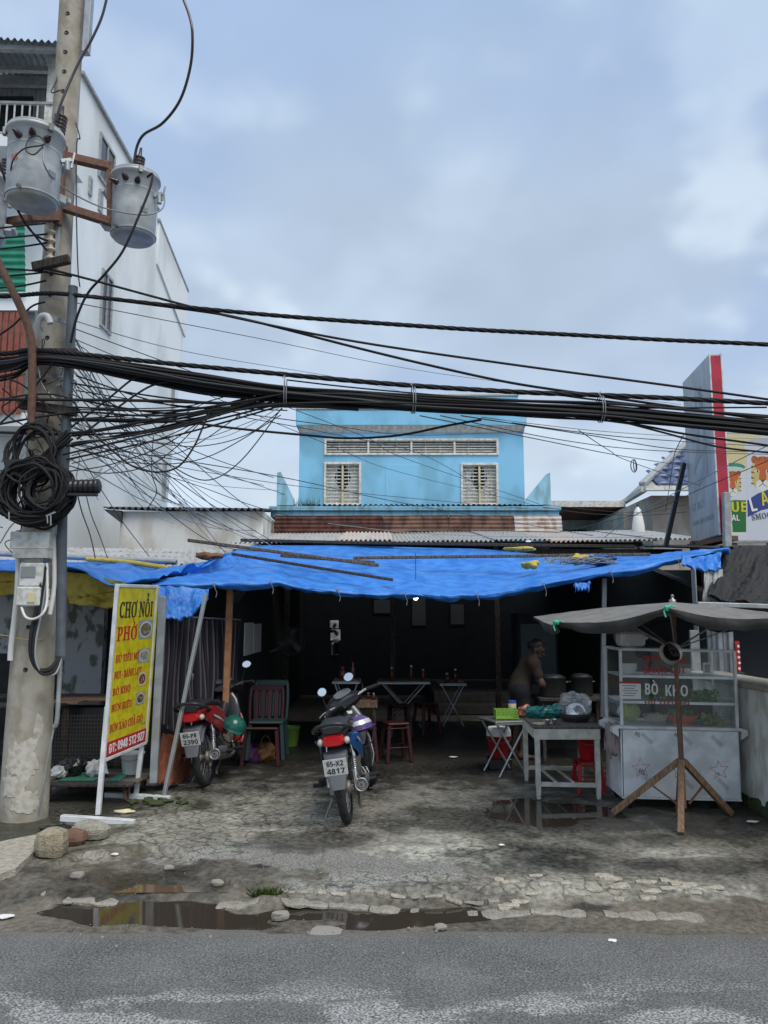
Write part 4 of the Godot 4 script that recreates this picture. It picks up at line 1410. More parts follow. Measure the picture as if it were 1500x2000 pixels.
	letters(s, "CONG NGO THANH", false, 0.95, 0.07, face.translated_local(Vector3(0, -0.95, 0)))
	letters(s, "/ %", false, 0.35, 0.3, face.translated_local(Vector3(0.1, 0.75, 0)))
	for w in [[-0.3, -0.25, 0.05, 0.35], [0.05, -0.1, 0.35, 0.42], [-0.1, -0.45, 0.35, 0.05]]:
		prism(s, PackedVector2Array([Vector2(w[0], w[1]), Vector2(w[2], w[3] - 0.4), Vector2(w[2] - 0.05, w[3])]), 0.002, face)
	part("lettering", s, M.sign_print, sg)
	s = S()
	bar(s, Vector3(4.432, 3.293, -9.9), Vector3(4.401, 2.443, -9.9), 0.085, 0.085, 0.006)
	part("post", s, M.grey_paint, sg)
	s = S()
	bar(s, Vector3(4.461, 3.958, -11.3), Vector3(4.126, 2.713, -11.3), 0.06, 0.06)
	part("strut", s, M.black_plastic, sg)
	s = S()
	span(s, Vector3(4.36, 0, -11.0), Vector3(4.46, 2.76, -10.9))
	span(s, Vector3(4.4, 2.68, -11.2), Vector3(4.6, 2.742, -10.0))
	part("bracket", s, M.steel_rust, sg)
	# painted drinks hoarding
	var im := Image.create(512, 640, false, Image.FORMAT_RGB8)
	im.fill(lin(0.55, 0.58, 0.62))
	for i in 26:
		var x := 6.0 + i * 11.0
		fill_poly(im, [Vector2(x + (x - 120) * 0.25, 0), Vector2(x + 8 + (x - 120) * 0.25, 0), Vector2(x + 8, 230), Vector2(x, 230)], lin(0.62, 0.50, 0.12))
	fill_poly(im, [Vector2(0, 200), Vector2(200, 180), Vector2(215, 600), Vector2(200, 640), Vector2(0, 640)], lin(0.58, 0.61, 0.65))
	fill_oval(im, Vector2(90, 200), Vector2(110, 26), lin(0.05, 0.22, 0.14))
	fill_oval(im, Vector2(90, 216), Vector2(104, 20), lin(0.45, 0.58, 0.52))
	fill_poly(im, [Vector2(0, 418), Vector2(100, 398), Vector2(205, 400), Vector2(205, 590), Vector2(0, 590)], lin(0.015, 0.14, 0.03))
	fill_poly(im, [Vector2(0, 590), Vector2(205, 590), Vector2(205, 602), Vector2(0, 602)], lin(0.6, 0.65, 0.6))
	fill_poly(im, [Vector2(190, 70), Vector2(230, 40), Vector2(512, 40), Vector2(512, 640), Vector2(215, 640), Vector2(215, 110)], lin(0.56, 0.59, 0.66))
	fill_oval(im, Vector2(360, 44), Vector2(130, 22), lin(0.40, 0.43, 0.48))
	fill_poly(im, [Vector2(215, 400), Vector2(300, 360), Vector2(512, 300), Vector2(512, 430), Vector2(330, 460), Vector2(218, 500)], lin(0.03, 0.05, 0.22))
	for hd in [[Vector2(95, 300), 0.72], [Vector2(345, 240), 1.0]]:
		var p: Vector2 = hd[0]
		var k: float = hd[1]
		fill_oval(im, p, Vector2(98, 100) * k, lin(0.55, 0.42, 0.16), 0.0, 0.04)
		fill_oval(im, p + Vector2(-70, -86) * k, Vector2(26, 24) * k, lin(0.35, 0.10, 0.03))
		fill_oval(im, p + Vector2(70, -86) * k, Vector2(26, 24) * k, lin(0.35, 0.10, 0.03))
		fill_oval(im, p + Vector2(0, -58) * k, Vector2(66, 48) * k, lin(0.50, 0.12, 0.025))
		fill_poly(im, [p + Vector2(-26, -40) * k, p + Vector2(26, -40) * k, p + Vector2(32, 40) * k, p + Vector2(-32, 40) * k], lin(0.48, 0.11, 0.025))
		fill_oval(im, p + Vector2(0, 68) * k, Vector2(56, 36) * k, lin(0.66, 0.66, 0.62))
		fill_poly(im, [p + Vector2(-24, 34) * k, p + Vector2(24, 34) * k, p + Vector2(0, 56) * k], lin(0.16, 0.04, 0.02))
		for e in [-1.0, 1.0]:
			fill_oval(im, p + Vector2(e * 46, -14) * k, Vector2(20, 10) * k, lin(0.62, 0.6, 0.45))
			fill_oval(im, p + Vector2(e * 43, -14) * k, Vector2(7, 8) * k, lin(0.02, 0.02, 0.02))
			for st in 4:
				fill_poly(im, [p + Vector2(e * 96, -50 + st * 34) * k, p + Vector2(e * 60, -40 + st * 34) * k, p + Vector2(e * 96, -38 + st * 34) * k], lin(0.12, 0.05, 0.02))
				fill_poly(im, [p + Vector2(e * (12 + st * 13), -104) * k, p + Vector2(e * (20 + st * 13), -100) * k, p + Vector2(e * (8 + st * 12), -66) * k], lin(0.14, 0.03, 0.01))
			fill_poly(im, [p + Vector2(0, 56) * k, p + Vector2(e * 34, 78) * k, p + Vector2(e * 34, 82) * k, p + Vector2(0, 62) * k], lin(0.1, 0.06, 0.06))
	var hb := spot("hoarding", "drinks hoarding with painted striped cats and green can behind the red edged sign", "billboard", Vector3(6.3, 0, -12.5))
	s = S()
	var a0: Vector3 = Vector3(5.474, 2.921, -12.5)
	var a1: Vector3 = Vector3(5.578, 4.688, -12.5)
	var wide := (a1.y - a0.y) * 0.57
	s.set_smooth_group(-1)
	var cs := [a0, a0 + Vector3(wide, 0, 0), a1 + Vector3(wide, 0, 0), a1]
	for i in [0, 2, 1, 0, 3, 2]:
		s.set_uv([Vector2(0, 1), Vector2(1, 1), Vector2(1, 0), Vector2(0, 0)][i])
		s.add_vertex(cs[i])
	part("poster", s, picture("hoarding_print", im, 0.5), hb)
	s = S()
	span(s, Vector3(a0.x - 0.03, a0.y - 0.03, -12.6), Vector3(a1.x + wide, a1.y + 0.03, -12.505))
	span(s, Vector3(a0.x + 0.2, 0, -12.65), Vector3(a0.x + 0.3, a0.y, -12.6))
	span(s, Vector3(a0.x + 0.8, 0, -12.65), Vector3(a0.x + 0.9, a0.y, -12.6))
	part("frame", s, M.grey_paint, hb)
	var sc := wide / 512.0
	var sv := (a1.y - a0.y) / 640.0
	var put := func(x: float, y: float) -> Transform3D: return Transform3D(Basis.IDENTITY, Vector3(a0.x + x * sc, a1.y - y * sv, -12.497))
	s = S()
	letters(s, "RUE", false, 190 * sc, 60 * sv, put.call(130, 440))
	letters(s, "AR", false, 130 * sc, 80 * sv, put.call(410, 385).rotated_local(Vector3.BACK, 0.2))
	part("lettering", s, M.sign_yellow, hb)
	s = S()
	letters(s, "CIAL", false, 120 * sc, 34 * sv, put.call(100, 505))
	part("lettering", s, M.print_white, hb)
	s = S()
	letters(s, "L", false, 50 * sc, 80 * sv, put.call(280, 425).rotated_local(Vector3.BACK, 0.2))
	part("lettering", s, M.print_white, hb)
	s = S()
	letters(s, "SMOOTH", true, 250 * sc, 34 * sv, put.call(385, 490).rotated_local(Vector3.BACK, 0.16))
	part("lettering", s, M.print_grey, hb)


# ---------- utility pole ----------
func transformer(label: String, c: Vector3, turn: float, hang := PI) -> void:
	# can with rim, lid, ribs, bushings, lugs; c is the middle of its base
	var t := thing("transformer", label, "transformer", c, "pole transformers", turn)
	var s := S(true)
	lathe(s, [Vector2(0, 0.012), Vector2(0.185, 0.0), Vector2(0.2, 0.02), Vector2(0.205, 0.30), Vector2(0.212, 0.575), Vector2(0.232, 0.585), Vector2(0.232, 0.612), Vector2(0.215, 0.62)], 32)
	part("tank", s, M.transformer_paint, t)
	s = S(true)
	lathe(s, [Vector2(0.222, 0.621), Vector2(0.222, 0.635), Vector2(0.16, 0.668), Vector2(0.0, 0.68)], 32)
	part("lid", s, M.transformer_paint, t)
	for k in 3:
		s = S(true)
		var a := -0.6 + k * 0.5
		var d := Vector3(sin(a), 0, cos(a))
		var b := along(d)
		lathe(s, [Vector2(0.028, 0), Vector2(0.028, 0.03), Vector2(0.018, 0.035), Vector2(0.024, 0.05), Vector2(0.016, 0.056), Vector2(0.008, 0.09), Vector2(0.0, 0.092)], 10, Transform3D(b, d * 0.2 + Vector3(0, 0.50 - 0.02 * absf(k - 1.0), 0)))
		part("terminal", s, M.bushing, t)
	s = S(true)
	var prof := [Vector2(0.035, 0)]
	for k in 6:
		prof.append(Vector2(0.055, 0.02 + k * 0.033)); prof.append(Vector2(0.055, 0.032 + k * 0.033)); prof.append(Vector2(0.030, 0.036 + k * 0.033))
	prof.append(Vector2(0.018, 0.22)); prof.append(Vector2(0.012, 0.30)); prof.append(Vector2(0.0, 0.302))
	lathe(s, prof, 16, Transform3D(Basis(Vector3.BACK, -0.1), Vector3(0.0 if hang > 3.0 else 0.16, 0.645, -0.02)))
	part("bushing", s, M.bushing, t)
	s = S()
	for y in [0.14, 0.46]:
		s = S()
		var hb := Basis(Vector3.UP, hang)
		box(s, hb * Vector3(0.235, y, 0), Vector3(0.07, 0.075, 0.11), 0.008, hb)
		box(s, hb * Vector3(0.285, y, 0), Vector3(0.03, 0.04, 0.15), 0.004, hb)
		part("hanger", s, M.transformer_paint, t)
	s = S()
	for k in 3:
		var a := TAU * k / 3 + 0.5
		s = S()
		box(s, Vector3(sin(a) * 0.236, 0.59, cos(a) * 0.236), Vector3(0.04, 0.07, 0.03), 0.006, Basis(Vector3.UP, a))
		part("clamp", s, M.steel_dull, t)
	s = S()
	bar(s, Vector3(0.2, 0.40, 0.06), Vector3(0.28, 0.43, 0.06), 0.03, 0.03)
	bar(s, Vector3(0.28, 0.36, 0.06), Vector3(0.30, 0.50, 0.06), 0.014, 0.014)
	rod(s, Vector3(0.25, 0.33, 0.06), Vector3(0.25, 0.41, 0.06), 0.025)
	part("arrester", s, M.galvanised, t)
	for y in [0.035, 0.44]:
		s = S(true)
		lathe(s, [Vector2(0.200, y - 0.008), Vector2(0.211, y - 0.006), Vector2(0.212, y + 0.006), Vector2(0.200, y + 0.008)], 32)
		part("hoop", s, M.transformer_paint, t)
	s = S()
	var nb := Basis(Vector3.UP, 0.75)
	box(s, nb * Vector3(0, 0.22, 0.205), Vector3(0.07, 0.05, 0.006), 0.001, nb)
	part("name_plate", s, M.steel_dull, t)
	s = S(true)
	rod(s, Vector3(-0.09, 0.04, 0.185), Vector3(-0.10, 0.03, 0.215), 0.018)
	part("drain_valve", s, M.steel_dull, t)

func wire(pts: Array, r: float, m: Material, label: String, group := "", k := 6, n := 6) -> void:
	var s := S(true)
	tube(s, curve(pts, k), r, n)
	solo("wire", s, m, label, "wire", group)

func build_pole() -> void:
	var c := Vector3(-3.08, 0, -6.9)
	var p := spot("utility_pole", "weathered concrete utility pole with whitewashed foot and climbing holes", "utility pole", c)
	var s := S(true)
	var pts := PackedVector3Array()
	var rad := []
	for i in 25:
		var y := 9.6 * i / 24.0 - 0.1
		pts.append(c + Vector3(0, y, 0))
		rad.append(lerpf(0.197, 0.165, smoothstep(0.0, 2.6, y)) if y < 2.6 else lerpf(0.165, 0.118, smoothstep(2.6, 6.0, y)))
	tube(s, pts, rad, 26)
	part("shaft", s, M.pole_concrete, p)
	# climbing holes up the shaft, each with its raised ring
	for i in 24:
		var y := 1.25 + i * 0.36 if i < 4 else 3.6 + (i - 4) * 0.205
		var r := (0.19 if y < 2.6 else 0.128) if y < 5.5 else 0.119
		if y < 2.6: r = lerpf(0.197, 0.165, smoothstep(0.0, 2.6, y))
		elif y < 6.0: r = lerpf(0.165, 0.118, smoothstep(2.6, 6.0, y))
		var d := Vector3(0.12, 0, 1).normalized()
		s = S(true)
		lathe(s, [Vector2(0.0, 0.001), Vector2(0.013, 0.002), Vector2(0.0135, 0.004), Vector2(0.018, 0.004), Vector2(0.022, -0.004)], 10, Transform3D(along(d), c + Vector3(0, y, 0) + d * r))
		part("hole", s, M.black_plastic, p)
	# whitewash left on the foot: raised flakes
	for q in [[-0.02, 0.52, 0.15, 0.17], [0.10, 0.78, 0.045, 0.10], [-0.06, 0.30, 0.12, 0.12], [0.04, 0.16, 0.11, 0.10]]:
		s = S(true)
		sheet(s, 60, 6, func(u: float, v: float) -> Vector3:
			var an := u * TAU
			var w := v * (0.85 + 0.5 * bumps.get_noise_2d(cos(an) * 120.0 + q[1] * 900.0, sin(an) * 120.0))
			var x: float = q[0] + signf(cos(an)) * pow(absf(cos(an)), 0.6) * q[2] * w
			var y: float = q[1] + signf(sin(an)) * pow(absf(sin(an)), 0.6) * q[3] * w
			var ang := x / 0.19 + 0.3
			var rr := lerpf(0.197, 0.165, smoothstep(0.0, 2.6, y)) + 0.003
			return c + Vector3(sin(ang) * rr, y, cos(ang) * rr))
		part("whitewash", s, M.pale_plaster, p)
	# rusty bracket that carries the cans
	s = S()
	var a0: Vector3 = Vector3(-2.99, 5.979, -6.75)
	var a1: Vector3 = Vector3(-2.61, 5.938, -6.85)
	var b0: Vector3 = Vector3(-2.991, 5.477, -6.75)
	var b1: Vector3 = Vector3(-2.573, 5.379, -6.85)
	bar(s, a0, a1, 0.075, 0.075, 0.006)
	bar(s, b0, b1, 0.075, 0.075, 0.006)
	bar(s, a1 + Vector3(0, 0.05, 0), b1 - Vector3(0, 0.04, 0), 0.05, 0.06, 0.004)
	bar(s, Vector3(-3.002, 6.068, -6.72), Vector3(-3.015, 5.279, -6.72), 0.07, 0.06, 0.004)
	bar(s, Vector3(-3.043, 5.927, -6.7), Vector3(-3.122, 5.759, -6.45), 0.07, 0.07, 0.004)
	bar(s, Vector3(-3.01, 5.343, -6.7), Vector3(-3.167, 5.235, -6.5), 0.07, 0.07, 0.004)
	bar(s, Vector3(-3.935, 6.071, -7.1), Vector3(-3.199, 6.104, -7.05), 0.07, 0.07, 0.004)
	bar(s, Vector3(-3.894, 5.481, -7.1), Vector3(-3.169, 5.56, -7.05), 0.07, 0.07, 0.004)
	part("bracket", s, M.steel_rust, p)
	# rack of insulators
	s = S(true)
	var ir: Vector3 = Vector3(-3.06, 4.92, -6.72)
	var prof := []
	for k in 5:
		prof.append(Vector2(0.022, 0.085 * k + 0.01)); prof.append(Vector2(0.045, 0.085 * k + 0.02)); prof.append(Vector2(0.045, 0.085 * k + 0.045)); prof.append(Vector2(0.024, 0.085 * k + 0.055)); prof.append(Vector2(0.024, 0.085 * k + 0.085))
	lathe(s, prof, 14, Transform3D(Basis(Vector3.BACK, 0.04), ir))
	part("insulator", s, M.porcelain, p)
	s = S()
	bar(s, ir + Vector3(0.05, 0, -0.02), ir + Vector3(0.04, 0.5, -0.02), 0.03, 0.03)
	part("rack", s, M.galvanised, p)
	s = S()
	for q in [[Vector3(-3.188, 4.842, -6.66), Vector3(-2.858, 4.92, -6.66)], [Vector3(-2.716, 3.491, -6.66), Vector3(-3.219, 3.561, -6.66)], [Vector3(-2.753, 4.039, -6.68), Vector3(-3.258, 4.039, -6.68)]]:
		s = S()
		bar(s, q[0], q[1], 0.06, 0.08, 0.006)
		part("crossarm", s, M.wood_dark, p)
	# steel bands, junctions and small boxes
	for y in [3.86, 3.34, 3.05, 2.55, 2.16, 4.4]:
		s = S(true)
		var rr := (lerpf(0.165, 0.118, smoothstep(2.6, 6.0, y)) if y > 2.6 else lerpf(0.197, 0.165, smoothstep(0.0, 2.6, y))) + 0.004
		lathe(s, [Vector2(rr - 0.006, -0.02), Vector2(rr, -0.02), Vector2(rr, 0.02), Vector2(rr - 0.006, 0.02)], 24, Transform3D(Basis.IDENTITY, c + Vector3(0, y, 0)))
		part("band", s, M.steel_dull, p)
	# riser pipes beside the pole
	s = S(true)
	tube(s, curve([Vector3(-2.754, 1.364, -6.7), Vector3(-2.81, 2.606, -6.7), Vector3(-2.821, 3.619, -6.7), Vector3(-2.834, 4.39, -6.72), Vector3(-2.836, 4.683, -6.72)], 4), 0.042, 10)
	solo("riser_pipe", s, M.conduit, "dark grey plastic riser pipe fixed up the street side of the pole", "pipe")
	s = S(true)
	tube(s, curve([Vector3(-2.757, 1.329, -6.7), Vector3(-2.748, 0.865, -6.68), Vector3(-2.769, 0.781, -6.68)], 4), 0.02, 8)
	tube(s, curve([Vector3(-2.77, 0.789, -6.68), Vector3(-2.802, 0.533, -6.67), Vector3(-2.838, 0.207, -6.66), Vector3(-2.855, 0.061, -6.66)], 4), 0.009, 6)
	solo("earth_lead", s, M.galvanised, "thin earthing lead slanting down to the foot of the pole", "wire")
	s = S(true)
	tube(s, curve([Vector3(-3.175, 2.442, -6.68), Vector3(-3.152, 1.937, -6.68), Vector3(-3.184, 1.458, -6.7), Vector3(-3.184, 1.329, -6.7)], 4), 0.024, 8)
	solo("conduit", s, M.white_wire, "pale plastic conduit down the left side of the pole past the meter", "pipe")
	s = S(true)
	tube(s, curve([Vector3(-2.874, 2.468, -6.68), Vector3(-2.829, 1.98, -6.66), Vector3(-2.845, 1.718, -6.64)], 4), 0.02, 8)
	solo("conduit", s, M.white_wire, "short pale conduit between the meter and the dark riser pipe", "pipe")
	s = S(true)
	tube(s, curve([Vector3(-3.138, 4.175, -6.66), Vector3(-3.066, 4.333, -6.6), Vector3(-2.994, 4.344, -6.58), Vector3(-2.963, 4.277, -6.58)], 5), 0.03, 10)
	solo("conduit", s, M.white_wire, "pale hooked conduit end sticking out of the pole below the wooden crossarm", "pipe")
	# meter box with its rain hood
	var hood := spot("meter_hood", "pale grey sheet steel box fixed above the electricity meter", "box", Vector3(-3.005, 2.213, -6.55))
	s = S()
	slab(s, Vector3(-3.183, 2.418, -6.55), Vector3(-2.851, 2.27, -6.55), 0.2, 0.006)
	prism(s, PackedVector2Array([Vector2(0.12, 0), Vector2(0, 0), Vector2(0.02, -0.075), Vector2(0.12, -0.075)]), 0.30, Transform3D(Basis(Vector3.FORWARD, Vector3.UP, Vector3.RIGHT), Vector3(-3.157, 2.27, -6.552)))
	part("cover", s, M.meter_plastic, hood)
	s = S()
	slab(s, Vector3(-3.07, 2.195, -6.6), Vector3(-2.91, 2.16, -6.6), 0.1)
	part("label_plate", s, M.steel_dull, hood)
	var meter := spot("electricity_meter", "light grey electricity meter with dark window below the steel hood", "meter", Vector3(-2.983, 1.795, -6.55))
	s = S()
	slab(s, Vector3(-3.092, 2.153, -6.56), Vector3(-2.889, 1.95, -6.56), 0.16, 0.012)
	slab(s, Vector3(-3.095, 1.949, -6.53), Vector3(-2.892, 1.786, -6.53), 0.2, 0.012)
	part("case", s, M.meter_plastic, meter)
	s = S()
	slab(s, Vector3(-3.074, 2.122, -6.552), Vector3(-2.951, 2.027, -6.552), 0.008, 0.003)
	part("window", s, M.meter_face, meter)
	s = S()
	slab(s, Vector3(-2.993, 1.905, -6.52), Vector3(-2.928, 1.816, -6.52), 0.012, 0.003)
	part("breaker", s, M.cream_plastic, meter)
	s = S(true)
	tube(s, curve([Vector3(-3.047, 1.778, -6.55), Vector3(-2.984, 1.697, -6.5), Vector3(-2.915, 1.68, -6.5), Vector3(-2.841, 1.727, -6.5), Vector3(-2.835, 1.846, -6.55), Vector3(-2.875, 2.151, -6.6)], 6), 0.011, 8)
	part("lead", s, M.white_wire, meter)
	s = S()
	slab(s, Vector3(-2.923, 1.934, -6.6), Vector3(-2.858, 1.856, -6.6), 0.06, 0.006)
	slab(s, Vector3(-2.909, 1.839, -6.6), Vector3(-2.853, 1.779, -6.6), 0.06, 0.006)
	part("switch_box", s, M.meter_plastic, meter)
	# service loop low on the pole
	var lp := spot("service_loop", "black service cables hanging in a loop below the electricity meter", "cable", Vector3(-2.833, 1.293, -6.6))
	for k in 5:
		s = S(true)
		var o := Vector3(0.012 * k - 0.02, -0.012 * k, 0.012 * (k % 2))
		tube(s, curve([Vector3(-2.892, 2.151, -6.6) + o, Vector3(-2.906, 1.804, -6.56) + o, Vector3(-2.929, 1.549, -6.53) + o, Vector3(-2.918, 1.372, -6.53) + o, Vector3(-2.862, 1.271, -6.55) + o, Vector3(-2.772, 1.277, -6.58) + o, Vector3(-2.746, 1.366, -6.66) + o * 0.4], 6), 0.011, 7)
		part("cable", s, M.black_rubber if k < 4 else M.grey_wire, lp)
	# yellow string round the pole
	s = S(true)
	tube(s, curve([Vector3(-3.399, 1.552, -6.75), Vector3(-3.22, 1.536, -6.71), Vector3(-3.104, 1.511, -6.69), Vector3(-2.976, 1.502, -6.7), Vector3(-2.932, 1.511, -6.84)], 5), 0.004, 5)
	solo("string", s, M.tarp_rag_yellow, "yellow string tied round the pole below the meter", "string")
	# rusty lamp arm passing in front
	s = S(true)
	tube(s, curve([Vector3(-3.723, 5.455, -6.5), Vector3(-3.424, 4.824, -6.5), Vector3(-3.197, 4.396, -6.5), Vector3(-3.099, 4.123, -6.52), Vector3(-3.082, 3.764, -6.56), Vector3(-3.09, 3.228, -6.62)], 8), 0.034, 10)
	solo("bent_pipe", s, M.steel_rust, "rusty red bent pipe arm bolted up the pole side", "pipe")
	transformer("grey transformer can hanging alone on the street bracket under a looping wire", Vector3(-2.371, 5.231, -6.9), 0.0)
	transformer("grey transformer can with orange stencilled number hanging before the pole", Vector3(-2.889, 5.047, -5.95), 0.42, 0.5)
	transformer("grey transformer can half cut off by the picture edge", Vector3(-3.812, 5.22, -6.9), 0.2, 0.1)
	s = S()
	var tc: Vector3 = Vector3(-2.889, 5.047, -5.95)
	letters(s, "15", false, 0.07, 0.06, Transform3D(Basis(Vector3.UP, -0.35), tc + Basis(Vector3.UP, -0.35) * Vector3(0, 0.3, 0.2085)), 0.002)
	var num := solo("stencil", s, M.bag_orange, "faint orange number stencilled on the middle transformer", "marking")
	# heavy leads up from the cans
	wire([Vector3(-2.389, 6.009, -6.88), Vector3(-2.356, 6.153, -6.85), Vector3(-2.276, 6.241, -6.8), Vector3(-2.074, 6.288, -6.7), Vector3(-1.891, 6.451, -6.6), Vector3(-1.78, 6.712, -6.5), Vector3(-1.744, 6.941, -6.4), Vector3(-1.778, 7.137, -6.4), Vector3(-1.856, 7.355, -6.4), Vector3(-1.936, 7.617, -6.4)], 0.013, M.bushing, "brown covered lead looping high up from the lone transformer")
	wire([Vector3(-2.73, 5.793, -5.95), Vector3(-2.697, 5.96, -5.95), Vector3(-2.607, 6.326, -6), Vector3(-2.49, 6.589, -6), Vector3(-2.414, 6.807, -6), Vector3(-2.373, 7.05, -6)], 0.011, M.bushing, "brown covered lead rising beside the pole from the middle transformer")
	wire([Vector3(-2.18, 5.713, -6.65), Vector3(-2.118, 5.713, -6.6), Vector3(-2.123, 5.533, -6.55), Vector3(-2.189, 5.259, -6.5), Vector3(-2.32, 4.92, -6.5), Vector3(-2.469, 4.704, -6.5), Vector3(-2.629, 4.55, -6.55), Vector3(-2.738, 4.342, -6.6), Vector3(-2.801, 4.123, -6.65)], 0.011, M.black_rubber, "black lead sagging from the lone transformer down to the pole")
	wire([Vector3(-2.717, 5.396, -5.72), Vector3(-2.673, 5.209, -5.7), Vector3(-2.721, 5.328, -6.2), Vector3(-2.561, 5.388, -6.6), Vector3(-2.192, 5.325, -6.62), Vector3(-2.042, 5.439, -6.7), Vector3(-2.054, 5.65, -6.75)], 0.007, M.grey_wire, "grey bonding wire strung between the two nearer transformer cans")
	wire([Vector3(-2.709, 5.401, -5.7), Vector3(-2.768, 5.318, -5.68), Vector3(-2.845, 5.375, -5.7), Vector3(-2.829, 5.484, -5.72), Vector3(-2.756, 5.502, -5.72), Vector3(-2.701, 5.418, -5.7), Vector3(-2.854, 5.383, -5.7), Vector3(-2.947, 5.3, -5.72), Vector3(-3.005, 5.226, -5.8)], 0.006, M.thin_wire, "thin black jumper wire looped across the terminals of the middle transformer")
	wire([Vector3(-2.995, 4.993, -5.95), Vector3(-3.043, 5.002, -6.2), Vector3(-3.102, 5.065, -6.5), Vector3(-3.082, 5.108, -6.68)], 0.01, M.black_rubber, "short black lead from under the middle transformer to the insulators")
	wire([Vector3(-3.241, 5.531, -6), Vector3(-3.149, 5.302, -6), Vector3(-3.149, 5.224, -6.1), Vector3(-3.221, 5.21, -6.5), Vector3(-3.067, 4.999, -6.66)], 0.01, M.black_rubber, "black lead crossing left of the middle transformer towards the insulators")
	wire([Vector3(-3.172, 7.797, -6.9), Vector3(-3.164, 7.295, -6.9), Vector3(-3.136, 6.836, -6.8), Vector3(-3.163, 6.639, -6.75), Vector3(-3.062, 6.638, -6.72)], 0.006, M.thin_wire, "thin wire running down the shaded side of the pole top")
	wire([Vector3(-2.912, 6.322, -6.75), Vector3(-2.865, 6.166, -6.75), Vector3(-2.891, 6.103, -6.75), Vector3(-2.863, 5.497, -6.75), Vector3(-2.804, 4.88, -6.72), Vector3(-2.767, 4.674, -6.7)], 0.006, M.thin_wire, "thin wire running straight down beside the rusty bracket")
	# steel plate channel near the top
	s = S()
	bar(s, Vector3(-2.895, 7.118, -6.85), Vector3(-2.886, 7.92, -6.85), 0.06, 0.08, 0.004)
	solo("channel", s, M.galvanised, "grey galvanised channel clamped beside the pole top", "bracket")

